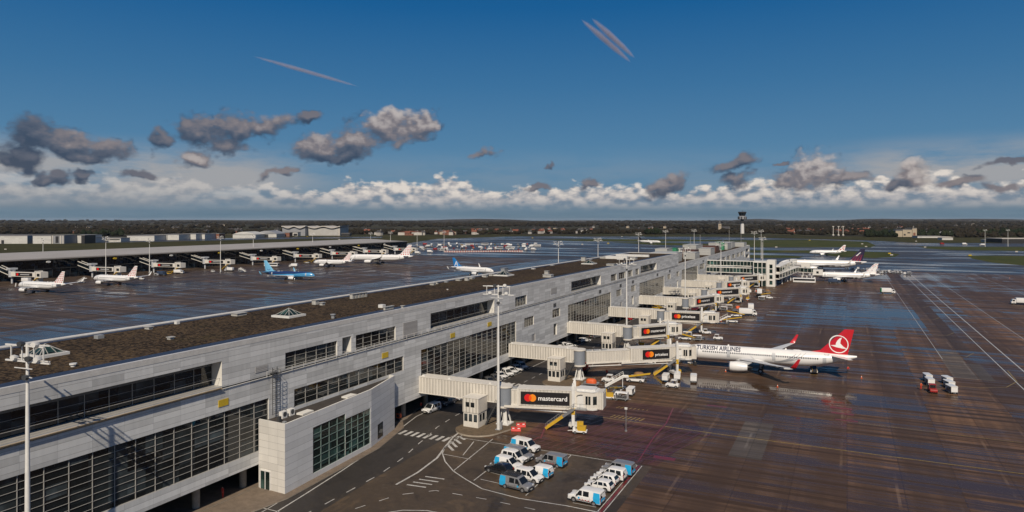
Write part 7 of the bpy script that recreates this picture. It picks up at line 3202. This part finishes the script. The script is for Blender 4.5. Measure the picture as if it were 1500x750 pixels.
ch = empty('church', gd(1053.8, 2350), YAW)
tag(ch, 'village church with pale square tower and dark pointed spire left of the control tower', 'church')
mb = MB()
mb.box(-5, 5, -5, 5, 0, 26)
mb.build('tower', M_BEIGE, ch)
mb = MB()
mb.add([(-5.4, -5.4, 26), (5.4, -5.4, 26), (5.4, 5.4, 26), (-5.4, 5.4, 26), (0, 0, 40)], [(0, 1, 4), (1, 2, 4), (2, 3, 4), (3, 0, 4)])
mb.build('spire', M_SLATE, ch)
mb = MB()
mb.box(5.0, 34, -7, 7, 0, 10)
mb.build('nave', M_BEIGE, ch)
mb = MB()
mb.extr([(-8, 10), (0, 17), (8, 10)], 5.4, 35, 'x')
mb.build('roof', M_SLATE, ch)
for x in (-2, 2):
    mb = MB()
    mb.box(x - .8, x + .8, -5.1, -5.02, 18, 22)
    mb.build('window', M_HDARK, ch)
for i, px in enumerate((1220.5, 1228.3, 1235)):
    r = empty('tank_mast', gd(px, 1660), YAW)
    mb = MB()
    mb.tube((0, 0, 0), (0, 0, 24), .9, 10)
    mb.box(-2.4, 2.4, -.6, .6, 23, 24.5)
    mb.build('pole', M_HOUSEW, r, smooth=True)
    mb = MB()
    mb.rings([[(2.6 * math.sin(t) * math.cos(a), 2.6 * math.sin(t) * math.sin(a), 2.6 - 2.6 * math.cos(t)) for a in [2 * math.pi * k / 12 for k in range(12)]] for t in (.05, .5, 1, 1.57, 2.1, 2.6, 3.09)])
    mb.build('tank', M_HOUSEW, r, smooth=True)
    tag(r, '%s of three thin white masts with round white tanks near the red roofed houses' % ('left one', 'middle one', 'right one')[i], 'mast')

# ------------------------------------------------------------------ villages
rv = random.Random(21)


def house_mesh(name, w, d, h, rise, wall, roof, wing=False):
    mb = MB()
    mb.box(-w / 2, w / 2, -d / 2, d / 2, -2, h, 0)
    mb.add([(-w / 2 - .4, -d / 2 - .5, h - .1), (w / 2 + .4, -d / 2 - .5, h - .1), (w / 2 + .4, d / 2 + .5, h - .1), (-w / 2 - .4, d / 2 + .5, h - .1), (-w / 2 - .4, 0, h + rise), (w / 2 + .4, 0, h + rise)],
           [(0, 1, 5, 4), (2, 3, 4, 5), (1, 2, 5), (3, 0, 4), (0, 3, 2, 1)], 1)
    mb.box(w * .25, w * .25 + .9, -.5, .5, h + rise * .6, h + rise + 1.2, 0)
    if wing:
        mb.box(w / 2, w / 2 + w * .5, -d * .4, d * .3, -2, h * .65, 0)
        mb.box(w / 2 - .1, w / 2 + w * .52, -d * .42, d * .32, h * .65, h * .72, 1)
    for x in (-.3, 0, .3):
        for z in (1.0, 3.7):
            if z + 1.4 < h:
                mb.box(w * x - .6, w * x + .6, -d / 2 - .06, -d / 2 - .01, z, z + 1.4, 2)
    me = bpy.data.meshes.new('house')
    me.from_pydata(mb.v, [], mb.f)
    for m in (wall, roof, M_HDARK):
        me.materials.append(m)
    me.polygons.foreach_set('material_index', mb.mi)
    return me


HM = [house_mesh('house', 11, 9, 6, 4.2, M_HOUSEW, M_TILE), house_mesh('house', 14, 9, 6, 4, M_BRICK, M_TILE, True), house_mesh('house', 10, 9, 6.5, 4.5, M_HOUSEW, M_SLATE), house_mesh('house', 16, 10, 6, 4.5, M_BRICK, M_SLATE, True), house_mesh('house', 20, 12, 9, 3, M_BEIGE, M_SLATE)]
HL = ['white walled house with orange tiled roof in the far villages', 'brick house with orange tiled roof and low wing in the far villages', 'white walled house with dark roof in the far villages', 'brick house with dark roof and low wing in the far villages', 'broad beige house with dark roof in the far villages']
zones = [((530, 640), (1750, 2100), 9, (0, 1, 2)), ((640, 770), (1780, 2300), 16, (0, 1, 2, 3)), ((770, 860), (1850, 2700), 15, (0, 2, 3, 4)), ((860, 1000), (2300, 3600), 10, (2, 3, 4)), ((90, 330), (2000, 3800), 22, (0, 2, 3, 4)),
         ((1125, 1280), (1950, 2450), 40, (0, 1, 1, 0, 3)), ((1290, 1430), (2200, 4200), 16, (0, 2, 4)), ((1100, 1300), (2700, 4500), 14, (2, 4, 0)), ((1380, 1500), (3000, 5200), 12, (2, 4)), ((330, 420), (1900, 2300), 8, (2, 3))]
for (xa, xb), (za, zb2), cnt, kinds_ in zones:
    for i in range(cnt):
        k = rv.choice(kinds_)
        px, Z = rv.uniform(xa, xb), rv.uniform(za, zb2)
        c = gd(px, Z)
        o = bpy.data.objects.new('house', HM[k])
        COL.objects.link(o)
        o.location = (c.x, c.y, terrain_h(c.x, c.y) + .1)
        o.rotation_euler = (0, 0, YAW + rv.choice((0, .3, -.4, 1.2, 1.57, .8)))
        s_ = rv.uniform(.85, 1.25)
        o.scale = (s_, s_, s_)
        tag(o, HL[k], 'house', HL[k].replace(' house', ' houses').replace('broad ', ''))

# ------------------------------------------------------------------ winter woods
def foliage(name, a, b_):
    m = bpy.data.materials.new(name)
    t, N, L, b = nt(m)
    g = NG(t)
    p = g.pos()
    n = g.math('ADD', g.math('MULTIPLY', g.noise(p, .006, 5, .65), .65), g.math('MULTIPLY', g.noise(p, .10, 4, .7), .35))
    L.new(g.ramp(n, [(.34, tuple(c * .5 for c in a)), (.5, a), (.66, b_)]), b.inputs['Base Color'])
    b.inputs['Roughness'].default_value = .95
    b.inputs['Specular IOR Level'].default_value = .05
    return m


M_WOOD = foliage('bare_winter_woodland', (.022, .019, .013), (.034, .026, .017))
M_FIR = foliage('dark_evergreen_woodland', (.014, .020, .011), (.028, .032, .015))
_t = bmesh.new()
bmesh.ops.create_icosphere(_t, subdivisions=1, radius=1)
ICO1 = ([v.co.copy() for v in _t.verts], [[v.index for v in f.verts] for f in _t.faces])
_t.free()
_t = bmesh.new()
bmesh.ops.create_icosphere(_t, subdivisions=2, radius=1)
ICO2 = ([v.co.copy() for v in _t.verts], [[v.index for v in f.verts] for f in _t.faces])
_t.free()
rw = random.Random(5)


def crown(mb, x, y, z, w, h, ico):
    vs, fs = ico
    ph = [rw.uniform(0, 6.28) for _ in range(3)]
    rot = rw.uniform(0, 6.28)
    c, s = math.cos(rot), math.sin(rot)
    out = []
    for v in vs:
        k = 1 + .22 * math.sin(v.x * 4 + ph[0]) * math.cos(v.y * 5 + ph[1]) + .16 * rw.uniform(-1, 1)
        vx, vy = v.x * c - v.y * s, v.x * s + v.y * c
        out.append((x + vx * w * k, y + vy * w * k, z + h * .5 + v.z * h * .55 * k))
    mb.add(out, fs)


def dens(x, y):
    return math.sin(x * .0021 + 1.0) + math.sin(y * .0017 + x * .0008 + 2.1) + .7 * math.sin(x * .0052 - y * .0041) + .4 * math.sin(x * .013 + y * .009)


mb = MB()
n_ = 0
while n_ < 4600:
    u = rw.random()
    Z = 2050 + 9500 * u ** 1.5
    px = rw.uniform(-140, 1640)
    c = gd(px, Z)
    if dens(c.x, c.y) < (.25 if Z < 3600 else -.25):
        continue
    s_ = 1 + (Z - 2000) / 3500
    crown(mb, c.x, c.y, terrain_h(c.x, c.y) - 1, rw.uniform(7, 13) * s_, rw.uniform(9, 16) * min(1.7, s_ ** .5), ICO1)
    n_ += 1
tag(mb.build('woodland', M_WOOD, smooth=None), 'brown bare winter woods covering the far land up to the horizon', 'woods', kind='stuff')
mb = MB()
# wood edge close to the field: px range, Z range, count
for (xa, xb), (za, zb2), cnt in (((-80, 150), (1950, 2300), 240), ((150, 420), (1900, 2300), 240), ((495, 760), (1880, 2400), 460), ((760, 1060), (1950, 2400), 260), ((1160, 1330), (1800, 1960), 60), ((1395, 1640), (1560, 2200), 360), ((1060, 1160), (1900, 2300), 60)):
    for i in range(cnt):
        c = gd(rw.uniform(xa, xb), rw.uniform(za, zb2))
        crown(mb, c.x, c.y, terrain_h(c.x, c.y) - .5, rw.uniform(5, 10), rw.uniform(6, 12), ICO1)
tag(mb.build('woodland', M_WOOD), 'band of bare brown trees and thicket edging the airfield beyond the runways', 'woods', kind='stuff')
mb = MB()
for (xa, xb), (za, zb2), cnt in (((1268, 1312), (1600, 1760), 90), ((945, 968), (1850, 2000), 36), ((1345, 1400), (1640, 1720), 40), ((640, 760), (1980, 2100), 24), ((150, 180), (1700, 1780), 26), ((1430, 1500), (1700, 2000), 60), ((118, 150), (1500, 1560), 18)):
    for i in range(cnt):
        c = gd(rw.uniform(xa, xb), rw.uniform(za, zb2))
        crown(mb, c.x, c.y, -.5, rw.uniform(4, 8), rw.uniform(9, 18), ICO1)
tag(mb.build('woodland', M_FIR), 'dark evergreen clumps by the beige block and along the far airfield edge', 'woods', kind='stuff')
# distant wooded hills
for (px, Z, w, h, d) in ((1293, 14000, 900, 62, 700), (1362, 15000, 900, 60, 600), (1425, 14500, 1300, 64, 700), (700, 16000, 1500, 58, 800), (1110, 15000, 600, 62, 500)):
    c = gd(px, Z)
    mb = MB()
    vs, fs = ICO2
    mb.add([(c.x + v.x * w, c.y + v.y * d, max(-1, v.z) * h * 1.0 * (1 + .05 * rw.uniform(-1, 1))) for v in vs], fs)
    tag(mb.build('hill', M_WOOD, smooth=180), kind='structure')

# ------------------------------------------------------------------ lamp reflections in window glass, shaped as streaks in the sky
m = bpy.data.materials.new('window_reflection_streak')
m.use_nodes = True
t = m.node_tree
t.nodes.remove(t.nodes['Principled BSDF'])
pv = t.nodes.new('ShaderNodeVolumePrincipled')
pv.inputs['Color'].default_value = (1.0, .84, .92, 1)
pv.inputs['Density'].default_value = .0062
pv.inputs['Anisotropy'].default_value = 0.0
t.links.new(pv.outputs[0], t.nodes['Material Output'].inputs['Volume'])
M_STREAK = m


def sky_pt(px, py, D):
    d = Vector(((px - 750) / FPX, 1.0, (322 - py) / FPX)).normalized() * D
    return Vector((d.x * CA - d.y * SA, d.x * SA + d.y * CA, EYE + d.z))


def streaks(lines, D, r, label):  # volumes added in the sky to stand for reflections of ceiling lamps
    root = empty('reflection_streak', sky_pt(*lines[0][0], D))
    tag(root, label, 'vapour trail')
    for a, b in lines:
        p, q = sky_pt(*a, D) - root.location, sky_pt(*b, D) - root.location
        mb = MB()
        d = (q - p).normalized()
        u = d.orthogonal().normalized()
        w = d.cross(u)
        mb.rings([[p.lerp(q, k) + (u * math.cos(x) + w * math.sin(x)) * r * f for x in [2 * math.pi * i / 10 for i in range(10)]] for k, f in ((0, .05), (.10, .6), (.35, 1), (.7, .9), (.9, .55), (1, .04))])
        mb.build('streak', M_STREAK, root)
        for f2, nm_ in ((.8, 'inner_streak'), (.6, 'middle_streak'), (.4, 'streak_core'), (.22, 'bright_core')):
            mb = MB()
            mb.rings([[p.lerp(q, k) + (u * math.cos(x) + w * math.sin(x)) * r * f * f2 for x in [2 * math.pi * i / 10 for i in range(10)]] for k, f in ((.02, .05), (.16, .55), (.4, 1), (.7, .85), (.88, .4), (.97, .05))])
            mb.build(nm_, M_STREAK, root)


streaks([((370, 82), (526, 127))], 9000, 30, 'single long pinkish lamp reflection streak in the blue sky on the left')
streaks([((851, 28), (925, 92)), ((866, 26), (931, 86))], 9000, 44, 'short broad double lamp reflection streak high in the blue sky on the right')

# ------------------------------------------------------------------ the air over the plain
mb = MB()
mb.box(-27400, 27400, -27400, 27400, -4, 84)
m = bpy.data.materials.new('thin_winter_haze')
m.use_nodes = True
t = m.node_tree
t.nodes.remove(t.nodes['Principled BSDF'])
pv = t.nodes.new('ShaderNodeVolumePrincipled')
pv.inputs['Color'].default_value = (.80, .88, 1, 1)
pv.inputs['Density'].default_value = 1.3e-5
t.links.new(pv.outputs[0], t.nodes['Material Output'].inputs['Volume'])
tag(mb.build('haze', m), 'thin winter haze over the far plain', 'haze', kind='stuff')
